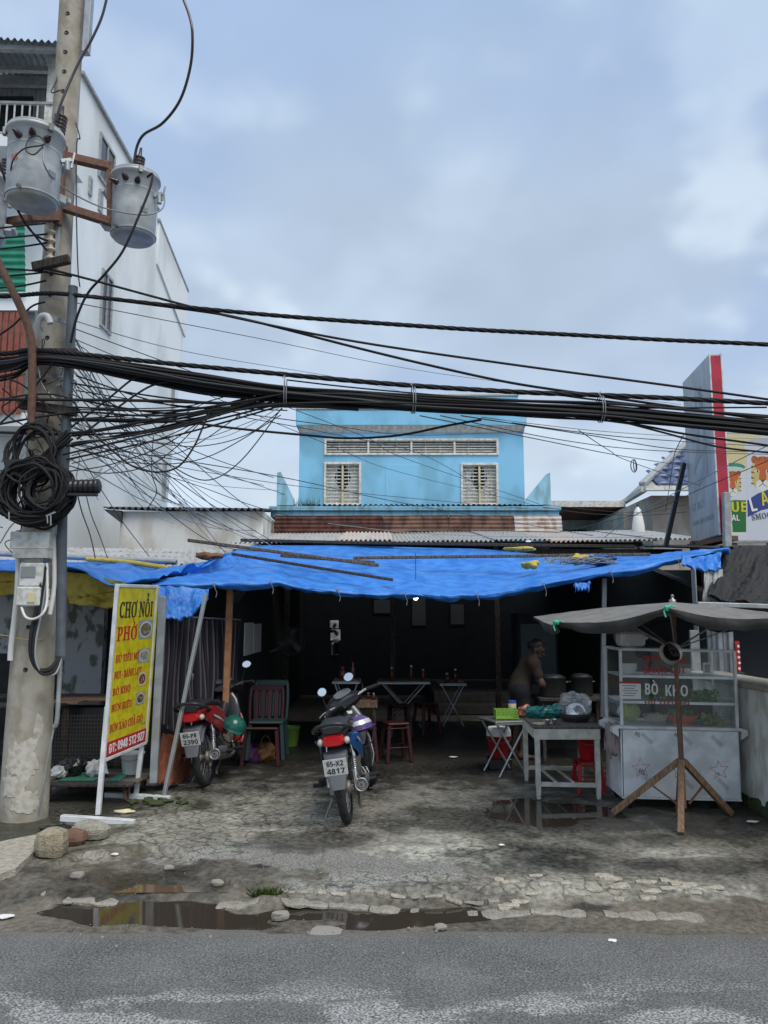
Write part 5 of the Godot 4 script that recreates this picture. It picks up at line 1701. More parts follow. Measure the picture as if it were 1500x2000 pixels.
# ---------- cables strung along the street ----------
func build_cables() -> void:
	var s: SurfaceTool
	# two thick twisted lines
	for q in [
		["twisted_cable", "thick twisted black power line, topmost across the sky", [Vector3(-4.509, 4.567, -6.7), Vector3(-3.488, 4.581, -6.7), Vector3(-3.071, 4.611, -6.7), Vector3(-2.721, 4.586, -6.7), Vector3(-1.787, 4.479, -6.7), Vector3(-0.88, 4.392, -6.7), Vector3(0, 4.324, -6.7), Vector3(0.832, 4.266, -6.7), Vector3(1.616, 4.223, -6.7), Vector3(2.538, 4.17, -6.7), Vector3(3.457, 4.127, -6.7), Vector3(4.833, 4.046, -6.7)], 0.0095],
		["twisted_cable", "thick twisted black cable just above the great bundle", [Vector3(-4.396, 3.992, -6.6), Vector3(-3.4, 4.006, -6.6), Vector3(-3.13, 4.039, -6.6), Vector3(-2.766, 4.011, -6.6), Vector3(-2.037, 3.931, -6.6), Vector3(-1.13, 3.842, -6.6), Vector3(0, 3.735, -6.6), Vector3(1.126, 3.66, -6.6), Vector3(2.249, 3.614, -6.6), Vector3(3.37, 3.554, -6.6), Vector3(4.71, 3.471, -6.6)], 0.0105]]:
		var t := spot(q[0], q[1], "cable", Vector3(0, 3.3, -6.7))
		var mid := curve(q[2], 40)
		for k in 4:
			s = S(true)
			var pts := PackedVector3Array()
			for i in mid.size():
				var a := i * 0.34 + TAU * k / 4
				pts.append(mid[i] + Vector3(0, cos(a), sin(a)) * q[3] * 1.2)
			tube(s, pts, q[3], 6)
			part("strand", s, M.black_rubber, t)
	# the great bundle
	var b := spot("cable_bundle", "great sagging bundle of black communication cables across the street front", "cable bundle", Vector3(0, 2.9, -6.6))
	var line := [Vector3(-4.38, 3.8, -6.6), Vector3(-3.39, 3.861, -6.6), Vector3(-3.125, 3.952, -6.62), Vector3(-2.807, 3.935, -6.6), Vector3(-2.214, 3.832, -6.6), Vector3(-1.578, 3.721, -6.6), Vector3(-0.878, 3.632, -6.6), Vector3(-0.315, 3.591, -6.6), Vector3(0.247, 3.554, -6.6), Vector3(1.122, 3.512, -6.6), Vector3(1.885, 3.484, -6.6), Vector3(2.644, 3.415, -6.6), Vector3(3.357, 3.351, -6.6), Vector3(4.686, 3.214, -6.6)]
	for k in 34:
		var ang := rng.randf() * TAU
		var rr := sqrt(rng.randf())
		var drift := rng.randf_range(-0.7, 0.7)
		var pts := []
		for i in line.size():
			var wid: float = [0.10, 0.10, 0.05, 0.05, 0.085, 0.10, 0.085, 0.09, 0.085, 0.08, 0.078, 0.085, 0.085, 0.09][i]
			var a := ang + drift * i * 0.35 + rng.randf_range(-0.15, 0.15)
			pts.append(line[i] + Vector3(0, sin(a) * wid * rr * 1.05, cos(a) * wid * rr * 0.8))
		s = S(true)
		tube(s, curve(pts, 5), rng.randf_range(0.0075, 0.0125), 6)
		part("cable", s, M.black_rubber if k % 7 else M.thin_wire, b)
	for q in [Vector3(-0.878, 3.646, -6.6), Vector3(0.247, 3.577, -6.6), Vector3(1.89, 3.498, -6.6)]:
		s = S(true)
		for e in [0.0, 0.02]: loop(s, q + Vector3(e, 0.005, 0), Basis(Vector3.UP, PI / 2 + 0.1) * Basis.from_scale(Vector3(1, 1, 1)), 0.085, 0.118, 0.0045, 26, 5)
		tube(s, curve([q + Vector3(0, 0.11, 0.02), q + Vector3(0.01, 0.16, 0.01), q + Vector3(-0.012, 0.13, 0.03)], 4), 0.005, 5)
		part("tie", s, M.grey_wire, b)
	# single lines
	var G1 := "black lines running along the street"
	var far := [
		[[Vector3(-3.179, 4.852, -6.66), Vector3(-2.803, 4.764, -6.66), Vector3(-1.787, 4.494, -6.7), Vector3(-1.25, 4.358, -6.7), Vector3(-0.231, 4.151, -6.7), Vector3(1.148, 3.941, -6.7), Vector3(2.517, 3.751, -6.7), Vector3(3.424, 3.619, -6.7), Vector3(4.775, 3.423, -6.7)], 0.011, "single black line from the wooden crossarm, second below the topmost twisted line"],
		[[Vector3(-2.736, 4.578, -6.68), Vector3(-1.799, 4.48, -6.75), Vector3(-1.26, 4.383, -6.75), Vector3(-0.234, 4.129, -6.8), Vector3(0.466, 3.955, -6.8), Vector3(1.162, 3.801, -6.8), Vector3(1.887, 3.672, -6.75), Vector3(2.96, 3.497, -6.7), Vector3(4.309, 3.292, -6.7)], 0.012, "black line dropping steeply from the topmost twisted line into the bundle"],
		[[Vector3(-3.373, 3.591, -6.6), Vector3(-2.698, 3.586, -6.6), Vector3(-2.023, 3.577, -6.6), Vector3(-1.483, 3.558, -6.6), Vector3(-0.854, 3.544, -6.6), Vector3(-0.224, 3.498, -6.6)], 0.014, "thick black cable level below the bundle beside the pole"],
		[[Vector3(-3.534, 3.333, -6.6), Vector3(-2.737, 3.471, -6.6), Vector3(-2.107, 3.443, -6.6), Vector3(-1.48, 3.471, -6.6), Vector3(-0.899, 3.544, -6.6), Vector3(-0.449, 3.535, -6.6)], 0.010, "black cable dipping then joining the bundle at its first tie"],
		[[Vector3(-3.622, 3.305, -6.6), Vector3(-2.749, 3.287, -6.6), Vector3(-2.061, 3.397, -6.6), Vector3(-1.481, 3.498, -6.6), Vector3(-0.921, 3.554, -6.6)], 0.013, "black cable climbing from the coil up to the first tie"],
		[[Vector3(-2.726, 3.269, -6.6), Vector3(-2.015, 3.379, -6.6), Vector3(-1.436, 3.489, -6.6), Vector3(-0.899, 3.554, -6.6)], 0.008, "thinner black cable just under the one climbing to the first tie"],
		[[Vector3(-2.742, 3.415, -6.6), Vector3(-1.881, 3.397, -6.6), Vector3(-1.252, 3.324, -6.6), Vector3(-0.68, 3.292, -6.7), Vector3(-0.322, 3.288, -6.8), Vector3(0.138, 3.316, -6.8), Vector3(0.591, 3.385, -6.7), Vector3(0.851, 3.406, -6.6)], 0.011, "black cable hanging slack in front of the long vent window"],
		[[Vector3(-2.738, 3.337, -6.6), Vector3(-2.428, 3.591, -6.6), Vector3(-2.211, 3.776, -6.6), Vector3(-2.033, 3.832, -6.6)], 0.009, "steep black cable rising from the pole into the bundle"],
		[[Vector3(-2.679, 3.232, -6.6), Vector3(-2.335, 3.517, -6.6), Vector3(-2.073, 3.702, -6.6), Vector3(-1.895, 3.749, -6.6)], 0.009, "second steep black cable rising from the coil into the bundle"],
		[[Vector3(-2.764, 3.637, -6.6), Vector3(-2.53, 3.302, -6.55), Vector3(-2.326, 3.11, -6.5), Vector3(-2.135, 2.967, -6.5), Vector3(-1.924, 2.923, -6.5), Vector3(-1.751, 2.976, -6.5), Vector3(-1.625, 3.155, -6.5), Vector3(-1.564, 3.348, -6.55), Vector3(-1.517, 3.498, -6.6)], 0.0085, "black cable hanging in one deep loop right of the pole"],
		[[Vector3(1.391, 3.471, -6.6), Vector3(2.194, 3.365, -6.6), Vector3(2.637, 3.278, -6.6), Vector3(3.345, 3.177, -6.6), Vector3(4.226, 3.041, -6.6)], 0.010, "black cable parting below the bundle in front of the lightbox sign"],
		[[Vector3(1.883, 3.443, -6.6), Vector3(2.458, 3.287, -6.6), Vector3(2.899, 3.168, -6.6), Vector3(3.341, 3.114, -6.6), Vector3(4.224, 3.019, -6.6)], 0.009, "lowest black cable parting from the bundle over the hoarding"],
		[[Vector3(1.396, 3.66, -6.6), Vector3(1.754, 3.6, -6.6), Vector3(2.648, 3.498, -6.6), Vector3(3.363, 3.443, -6.6), Vector3(4.252, 3.36, -6.6)], 0.009, "black cable between twisted line and bundle before the lightbox sign"],
		[[Vector3(-0.857, 3.767, -6.6), Vector3(-0.225, 3.693, -6.6), Vector3(0.675, 3.614, -6.6), Vector3(1.573, 3.568, -6.6), Vector3(2.47, 3.535, -6.6)], 0.007, "thin black cable lying over the top of the bundle"]]
	for q in far: wire(q[0], q[1], M.black_rubber, q[2], G1)
	for i in 16:
		var y0 := rng.randf_range(-0.45, 0.35)
		var z0 := rng.randf_range(-0.1, 0.1)
		var e0: Vector3 = Vector3(-2.764, 3.504, -6.62)
		var e1: Vector3 = Vector3(-0.854, 3.581, -6.6)
		var e2: Vector3 = Vector3(3.355, 3.324, -6.6)
		var pts := [e0 + Vector3(0, y0, z0), e0.lerp(e1, 0.5) + Vector3(0, y0 * 0.35 - 0.12 * rng.randf(), z0), e1 + Vector3(0, rng.randf_range(-0.09, 0.11), z0)]
		if i % 3 == 0: pts.append_array([e1.lerp(e2, 0.5) + Vector3(0, rng.randf_range(-0.02, 0.16), z0), e2 + Vector3(0, rng.randf_range(-0.05, 0.2), z0)])
		s = S(true)
		tube(s, curve(pts, 8), rng.randf_range(0.005, 0.0095), 6)
		part("cable", s, M.black_rubber, b)
	# left of the pole
	var n_left := 0
	var G2 := "black lines leaving the pole towards the picture edge"
	for q in [[Vector3(-3.812, 5.208, -6.7), Vector3(-3.298, 5.268, -6.7), Vector3(-3.101, 5.288, -6.7)], [Vector3(-3.805, 5.118, -6.7), Vector3(-3.338, 5.158, -6.7), Vector3(-3.095, 5.183, -6.7)], [Vector3(-3.797, 5.009, -6.7), Vector3(-3.332, 5.059, -6.7), Vector3(-3.09, 5.098, -6.7)], [Vector3(-3.787, 4.861, -6.7), Vector3(-3.214, 4.822, -6.68), Vector3(-2.83, 4.754, -6.66)], [Vector3(-3.779, 4.748, -6.7), Vector3(-3.222, 4.797, -6.7), Vector3(-3.074, 4.821, -6.7)], [Vector3(-3.772, 4.65, -6.7), Vector3(-3.354, 4.674, -6.7), Vector3(-3.078, 4.733, -6.7)], [Vector3(-3.662, 3.87, -6.6), Vector3(-3.248, 3.753, -6.6), Vector3(-3.079, 3.637, -6.6), Vector3(-2.918, 3.498, -6.6)], [Vector3(-3.636, 3.498, -6.6), Vector3(-3.239, 3.614, -6.6), Vector3(-2.926, 3.637, -6.6), Vector3(-2.743, 3.591, -6.6)], [Vector3(-3.673, 4.011, -6.6), Vector3(-3.325, 4.247, -6.6), Vector3(-3.155, 4.438, -6.6), Vector3(-3.029, 4.486, -6.6)], [Vector3(-3.527, 3.223, -6.6), Vector3(-3.232, 3.498, -6.6), Vector3(-3.024, 3.776, -6.6), Vector3(-2.899, 3.964, -6.6)]]:
		wire(q, 0.0085, M.black_rubber, ["black line tied to the top insulator of the rack, heading off left", "black line tied to the second insulator of the rack", "black line tied to the third insulator of the rack", "black line crossing in front of the wooden crossarm", "black line ending at the left tip of the crossarm", "black line ending just below the wooden crossarm", "black line drooping to the coil from the picture edge", "nearly level black line below the bundle, left of the pole", "black line climbing steeply to the pole before the red slats", "black line climbing from the coil to the bundle, left of the pole"][n_left], G2)
		n_left += 1
	# twists of thin wire at the insulators
	var tg := spot("wire_tangle", "tangle of short thin wire ends about the pole above the coil", "wire tangle", Vector3(-3.08, 3.2, -6.7))
	for i in 46:
		var y0 := rng.randf_range(2.75, 4.25)
		var a := rng.randf_range(-1.4, 1.6)
		var o := Vector3(-3.08 + sin(a) * 0.2, y0, -6.9 + cos(a) * 0.22)
		var pts := [o]
		for k in 4:
			o += Vector3(rng.randf_range(-0.16, 0.16), rng.randf_range(-0.22, 0.1), rng.randf_range(-0.03, 0.05))
			pts.append(o)
		s = S(true)
		tube(s, curve(pts, 5), rng.randf_range(0.003, 0.0065), 5)
		part("wire", s, [M.thin_wire, M.black_rubber, M.grey_wire, M.black_rubber, M.white_wire][i % 5], tg)
	for i in 26:
		s = S(true)
		var p0 := Vector3(-2.86 + rng.randf_range(-0.04, 0.04), rng.randf_range(2.9, 4.4), -6.75)
		var p1 := Vector3(rng.randf_range(-3.2, -1.4), rng.randf_range(2.5, 3.6), rng.randf_range(-9.5, -13.0))
		if i % 3 == 0: p1 = Vector3(rng.randf_range(-1.9, -0.9), rng.randf_range(3.35, 3.6), -6.6)
		var sag := Vector3(0, -rng.randf_range(0.02, 0.35), 0)
		tube(s, curve([p0, p0.lerp(p1, 0.3) + sag * 0.8, p0.lerp(p1, 0.65) + sag, p1], 8), rng.randf_range(0.003, 0.0055), 5)
		part("wire", s, [M.thin_wire, M.grey_wire, M.thin_wire][i % 3], tg)
	# drop wires to the houses
	var G4 := "thin drop wires from the pole to the houses"
	var drops := [
		[Vector3(-2.821, 4.286, -6.7), Vector3(-0.372, 4.33, -11), Vector3(0.351, 4.386, -13), Vector3(3.305, 4.054, -16.2)], [Vector3(-2.815, 4.189, -6.7), Vector3(-0.743, 3.952, -10), Vector3(0.262, 4.146, -13), Vector3(3.25, 4.021, -16.2)], [Vector3(-2.825, 4.358, -6.7), Vector3(-2.288, 4.851, -9), Vector3(-0.478, 6.055, -14), Vector3(1.54, 6.562, -17.4)], [Vector3(-2.834, 4.528, -6.7), Vector3(-1.55, 5.044, -9), Vector3(1.054, 6.204, -14), Vector3(6.317, 6.171, -16)],
		[Vector3(-2.78, 3.362, -6.7), Vector3(-2.55, 3.591, -9), Vector3(-1.786, 3.792, -13), Vector3(-2.165, 4.242, -16)], [Vector3(-2.776, 3.292, -6.7), Vector3(-2.603, 3.406, -9), Vector3(-2.657, 3.745, -12), Vector3(-2.24, 4.367, -16.3)], [Vector3(-2.781, 3.385, -6.7), Vector3(-2.424, 3.271, -8), Vector3(-2.206, 3.12, -10), Vector3(-1.758, 2.88, -12.6)], [Vector3(-2.779, 3.525, -6.7), Vector3(-2.642, 3.326, -8), Vector3(-2.336, 2.985, -10), Vector3(-1.893, 2.795, -12.4)],
		[Vector3(-2.669, 3.163, -6.7), Vector3(-2.357, 3.283, -9), Vector3(-0.807, 3.039, -11), Vector3(2.942, 3.108, -13)], [Vector3(-2.717, 3.2, -6.7), Vector3(-1.997, 3.375, -9), Vector3(-0.442, 3.47, -11), Vector3(3.507, 3.728, -15)], [Vector3(-2.717, 3.209, -6.7), Vector3(-1.27, 3.344, -9), Vector3(0.401, 3.444, -12), Vector3(4.003, 3.123, -14)], [Vector3(-2.576, 3.108, -6.7), Vector3(-2.413, 2.998, -8), Vector3(-2.2, 2.917, -10), Vector3(-2.061, 2.961, -12.4)],
		[Vector3(-2.8, 3.903, -6.7), Vector3(-2.594, 3.587, -7.5), Vector3(-2.397, 3.195, -8.5), Vector3(-1.974, 2.484, -9.6)], [Vector3(-2.714, 3.154, -6.7), Vector3(-2.654, 2.868, -7.2), Vector3(-2.652, 2.65, -7.8), Vector3(-2.561, 2.358, -8.4)], [Vector3(-2.654, 2.771, -6.6), Vector3(-2.758, 2.646, -7), Vector3(-2.902, 2.498, -7.6), Vector3(-3.064, 2.315, -8.2)], [Vector3(-2.574, 2.749, -6.6), Vector3(-2.673, 2.623, -7), Vector3(-2.8, 2.473, -7.6), Vector3(-2.934, 2.315, -8.2)],
		[Vector3(1.119, 3.379, -6.6), Vector3(2.183, 3.483, -7.5), Vector3(3.53, 3.764, -9), Vector3(5.574, 4.147, -11)], [Vector3(0.852, 3.429, -6.6), Vector3(2.033, 3.535, -7.5), Vector3(3.533, 3.827, -9), Vector3(5.73, 4.254, -11)], [Vector3(0.673, 3.443, -6.6), Vector3(2.031, 3.483, -7.5), Vector3(3.525, 3.665, -9), Vector3(5.718, 4.071, -11)], [Vector3(0.493, 3.443, -6.6), Vector3(1.776, 3.431, -7.5), Vector3(3.042, 3.544, -8.5), Vector3(5.195, 3.815, -10)],
		[Vector3(0.314, 3.443, -6.6), Vector3(1.573, 3.431, -7.5), Vector3(2.793, 3.591, -9), Vector3(4.767, 4.056, -12)], [Vector3(1.699, 3.314, -6.6), Vector3(2.377, 3.436, -8), Vector3(2.971, 3.498, -9), Vector3(5.465, 3.566, -12)], [Vector3(4.055, 3.491, -8), Vector3(4.06, 3.467, -9), Vector3(3.673, 3.187, -11), Vector3(3.574, 2.971, -12.5)], [Vector3(4.044, 3.326, -8), Vector3(3.804, 3.222, -9), Vector3(3.747, 3.187, -11), Vector3(3.168, 3.217, -14)],
		[Vector3(3.168, 3.601, -8), Vector3(3.45, 3.622, -9), Vector3(4.159, 3.785, -11), Vector3(4.408, 3.322, -12)], [Vector3(3.317, 4.025, -16), Vector3(4.022, 3.612, -14), Vector3(4.515, 3.458, -13), Vector3(4.341, 3.299, -11)], [Vector3(3.316, 3.971, -16), Vector3(3.739, 3.565, -14), Vector3(4.426, 3.405, -13), Vector3(4.335, 3.187, -11)], [Vector3(-0.953, 3.265, -13), Vector3(0.433, 3.108, -13), Vector3(2.161, 3.039, -13), Vector3(4.524, 2.981, -12.6)],
		[Vector3(-1.569, 3.429, -6.6), Vector3(-1.877, 3.269, -6.6), Vector3(-2.273, 3.132, -6.6), Vector3(-2.712, 3.019, -6.6)], [Vector3(-0.92, 3.517, -6.6), Vector3(-1.429, 3.246, -6.6), Vector3(-2.011, 3.269, -6.6), Vector3(-2.723, 3.214, -6.6)], [Vector3(-0.898, 3.512, -6.6), Vector3(-1.245, 3.041, -6.6), Vector3(-1.551, 2.87, -6.6), Vector3(-1.913, 3.041, -6.6), Vector3(-2.143, 3.223, -6.6)], [Vector3(-0.889, 3.507, -6.6), Vector3(-1.206, 3.269, -6.6), Vector3(-1.65, 3.168, -6.6), Vector3(-2.232, 3.214, -6.6), Vector3(-2.716, 3.087, -6.6)],
		[Vector3(-2.099, 3.232, -6.6), Vector3(-2.268, 3.041, -6.6), Vector3(-2.484, 2.906, -6.6), Vector3(-2.527, 2.87, -6.6)], [Vector3(-2.011, 3.269, -6.6), Vector3(-2.016, 2.951, -6.6), Vector3(-1.994, 2.787, -6.7), Vector3(-2.091, 2.665, -6.8)], [Vector3(-1.481, 3.498, -6.6), Vector3(-0.671, 3.964, -9), Vector3(0.569, 4.552, -12), Vector3(3.091, 5.81, -16.9)], [Vector3(-1.3, 3.443, -6.6), Vector3(-0.548, 3.839, -9), Vector3(0.648, 4.221, -12), Vector3(2.308, 4.305, -16.4)]]
	var fans := [[], [], [], []]
	for k in drops.size(): fans[0 if k < 4 or k > 33 else 1 if k < 16 else 2 if k < 28 else 3].append(k)
	var order := ["topmost", "second", "third", "fourth", "fifth", "sixth", "seventh", "eighth", "ninth", "tenth", "eleventh", "twelfth"]
	for f in 4:
		var ids: Array = fans[f]
		ids.sort_custom(func(a, b): return (drops[a][1].y - 1.7) / -drops[a][1].z > (drops[b][1].y - 1.7) / -drops[b][1].z)
		for i in ids.size():
			var k: int = ids[i]
			wire(drops[k], [0.005, 0.0042, 0.0055, 0.0045][k % 4], [M.thin_wire, M.thin_wire, M.grey_wire, M.thin_wire, M.white_wire if k > 24 and k < 30 else M.thin_wire][k % 5], (order[i] if i < ids.size() - 1 else "lowest") + [" of the thin wires slanting from pole to blue house, counted downwards", " of the thin wires sagging from pole to white house, counted downwards", " of the thin wires passing the lightbox sign, counted downwards", " of the slack wires between bundle and pole, counted downwards"][f], G4, 8, 5)
	# little coil of spare wire in mid air
	s = S(true)
	loop(s, Vector3(2.957, 3.467, -9), Basis(Vector3.UP, 0.5), 0.05, 0.075, 0.006, 18, 5)
	loop(s, Vector3(2.976, 3.477, -9.02), Basis(Vector3.UP, 0.9), 0.04, 0.07, 0.006, 18, 5)
	solo("wire_coil", s, M.thin_wire, "small coil of spare wire hanging in mid air near the sign", "coil")
	# tangled coil at the pole
	var cc := spot("cable_coil", "heap of coiled black cable hung round the pole above the meter", "cable coil", Vector3(-2.959, 2.475, -6.55))
	for i in 66:
		var cen: Vector3
		var rx: float
		var ry: float
		if i < 34: cen = Vector3(-2.963, 2.758, -6.52); rx = 0.27; ry = 0.25
		elif i < 48: cen = Vector3(-2.869, 2.799, -6.5); rx = 0.15; ry = 0.17
		elif i < 58: cen = Vector3(-2.999, 3.07, -6.52); rx = 0.19; ry = 0.25
		else: cen = Vector3(-3.147, 2.758, -6.52); rx = 0.13; ry = 0.2
		cen += Vector3(rng.randf_range(-0.04, 0.04), rng.randf_range(-0.04, 0.04), rng.randf_range(-0.05, 0.09))
		rx *= rng.randf_range(0.82, 1.12)
		ry *= rng.randf_range(0.82, 1.12)
		var tilt := Basis(Vector3.UP, rng.randf_range(-0.35, 0.35)) * Basis(Vector3.RIGHT, rng.randf_range(-0.25, 0.25)) * Basis(Vector3.BACK, rng.randf_range(-0.4, 0.4))
		var pts := []
		for j in 15:
			var a := TAU * j / 14.0 + i
			var w := 1.0 + 0.16 * bumps.get_noise_2d(j * 60.0, i * 90.0)
			pts.append(cen + tilt * Vector3(cos(a) * rx * w, sin(a) * ry * w, 0.01 * j / 14.0))
		s = S(true)
		tube(s, curve(pts, 3), rng.randf_range(0.007, 0.013), 6)
		part("turn", s, M.black_rubber, cc)
	for i in 16:
		s = S(true)
		var u := i / 15.0
		var e0: Vector3 = Vector3(-3.179, 2.884, -6.48)
		var e1: Vector3 = Vector3(-2.686, 3.267, -6.5)
		var o := Vector3(rng.randf_range(-0.04, 0.04), rng.randf_range(-0.07, 0.05), rng.randf_range(-0.04, 0.04))
		if i < 9: tube(s, curve([e0 + o, e0.lerp(e1, 0.5) + o * 0.6 + Vector3(0, -0.05, 0), e1 + o], 6), 0.010, 6)
		else:
			e0 = Vector3(-3.15, 2.573, -6.46)
			e1 = Vector3(-2.655, 2.686, -6.48)
			tube(s, curve([e0 + o, e0.lerp(e1, 0.3) + o + Vector3(0, -0.09, 0.02), e0.lerp(e1, 0.7) + o + Vector3(0, -0.10, 0.02), e1 + o], 6), 0.011, 6)
		part("turn", s, M.black_rubber, cc)
	# splice boxes
	var sp := spot("splice_closure", "black ribbed splice closure sticking out sideways from the coil", "splice box", Vector3(-2.614, 2.746, -6.5))
	s = S(true)
	var prof := [Vector2(0, 0)]
	var ln := 0.29
	for i in 13:
		prof.append(Vector2(0.055 if i % 2 else 0.062, 0.004 + ln * i / 13.0)); prof.append(Vector2(0.055 if i % 2 else 0.062, 0.004 + ln * (i + 0.9) / 13.0))
	prof.append(Vector2(0.042, ln + 0.012)); prof.append(Vector2(0.0, ln + 0.014))
	lathe(s, prof, 18, Transform3D(along(Vector3(1, 0.02, 0.1)), Vector3(-2.704, 2.787, -6.48)))
	part("body", s, M.black_plastic, sp)
	s = S()
	box(s, Vector3(-2.549, 2.72, -6.45), Vector3(0.26, 0.025, 0.05), 0.004)
	part("clamp", s, M.black_plastic, sp)
	s = S()
	slab(s, Vector3(-3.207, 3.022, -6.42), Vector3(-2.955, 2.934, -6.42), 0.1, 0.012)
	solo("splice_box", s, M.black_plastic, "flat black splice box lying in the top of the coil", "splice box")
	s = S()
	rod(s, Vector3(-2.811, 2.539, -6.4), Vector3(-2.803, 2.471, -6.4), 0.006)
	rod(s, Vector3(-2.781, 2.539, -6.4), Vector3(-2.776, 2.453, -6.4), 0.006)
	bar(s, Vector3(-2.819, 2.531, -6.4), Vector3(-2.744, 2.565, -6.4), 0.012, 0.012)
	bar(s, Vector3(-3.129, 2.565, -6.4), Vector3(-3.125, 2.496, -6.4), 0.01, 0.01)
	solo("hook", s, M.galvanised, "steel hooks gripping the underside of the black coil", "hook")


# ---------- awnings, sign, parasol and small things on the lot ----------
func along_line(pts: Array, u: float) -> Vector3:
	var x := clampf(u, 0.0, 1.0) * (pts.size() - 1)
	var i := mini(int(x), pts.size() - 2)
	var p0: Vector3 = pts[maxi(i - 1, 0)]
	var p1: Vector3 = pts[i]
	var p2: Vector3 = pts[i + 1]
	var p3: Vector3 = pts[mini(i + 2, pts.size() - 1)]
	return p1.cubic_interpolate(p2, p0, p3, x - i)

# cloth stretched between a back line and a front line, its hem folded under
func cloth(s: SurfaceTool, back: Array, front: Array, nu: int, nv: int, sag: float, fold: float, sd: int) -> void:
	sheet(s, nu, nv, func(u: float, v: float) -> Vector3:
		var a := along_line(back, u)
		var b := along_line(front, u)
		var hem := 0.90
		var p: Vector3
		if v < hem:
			var t: float = v / hem
			p = a.lerp(b, t)
			p.y -= sag * sin(PI * t) * (0.6 + 0.4 * sin(u * 19.0 + sd))
			var w := bumps.get_noise_3d(u * 900.0 + t * 260.0 + sd * 55.0, t * 150.0 - u * 120.0, sd * 30.0)
			var w2 := swell.get_noise_2d(u * 340.0 + sd * 20, t * 130.0)
			var w4 := 0.5 - absf(bumps.get_noise_2d(u * 420.0 + sd * 77.0 + t * 60.0, t * 520.0 + u * 90.0)) * 2.2
			p.y += 0.011 * sin(t * 95.0 + w2 * 5.0 + u * 9.0) * smoothstep(0.62, 0.85, t) * (0.4 + 0.6 * sin(u * 14.0 + sd))
			p.y += (w * 0.05 + w2 * 0.095 + w4 * 0.042 * minf(1.0, t * 5.0)) * (0.15 + sin(PI * minf(t, 0.5)) * 0.85 if t < 0.5 else 1.0 - 0.35 * t)
		else:
			var t := (v - hem) / (1.0 - hem)
			p = b
			p.y -= fold * t * (0.55 + 0.9 * absf(bumps.get_noise_2d(u * 700.0, sd * 50.0)))
			p.z += 0.05 * sin(PI * t) - 0.04 * t + 0.03 * bumps.get_noise_2d(u * 1400.0, t * 200.0)
			var w3 := swell.get_noise_2d(u * 340.0 + sd * 20, 130.0)
			p.y += (w3 * 0.07) * 0.65
		return p)

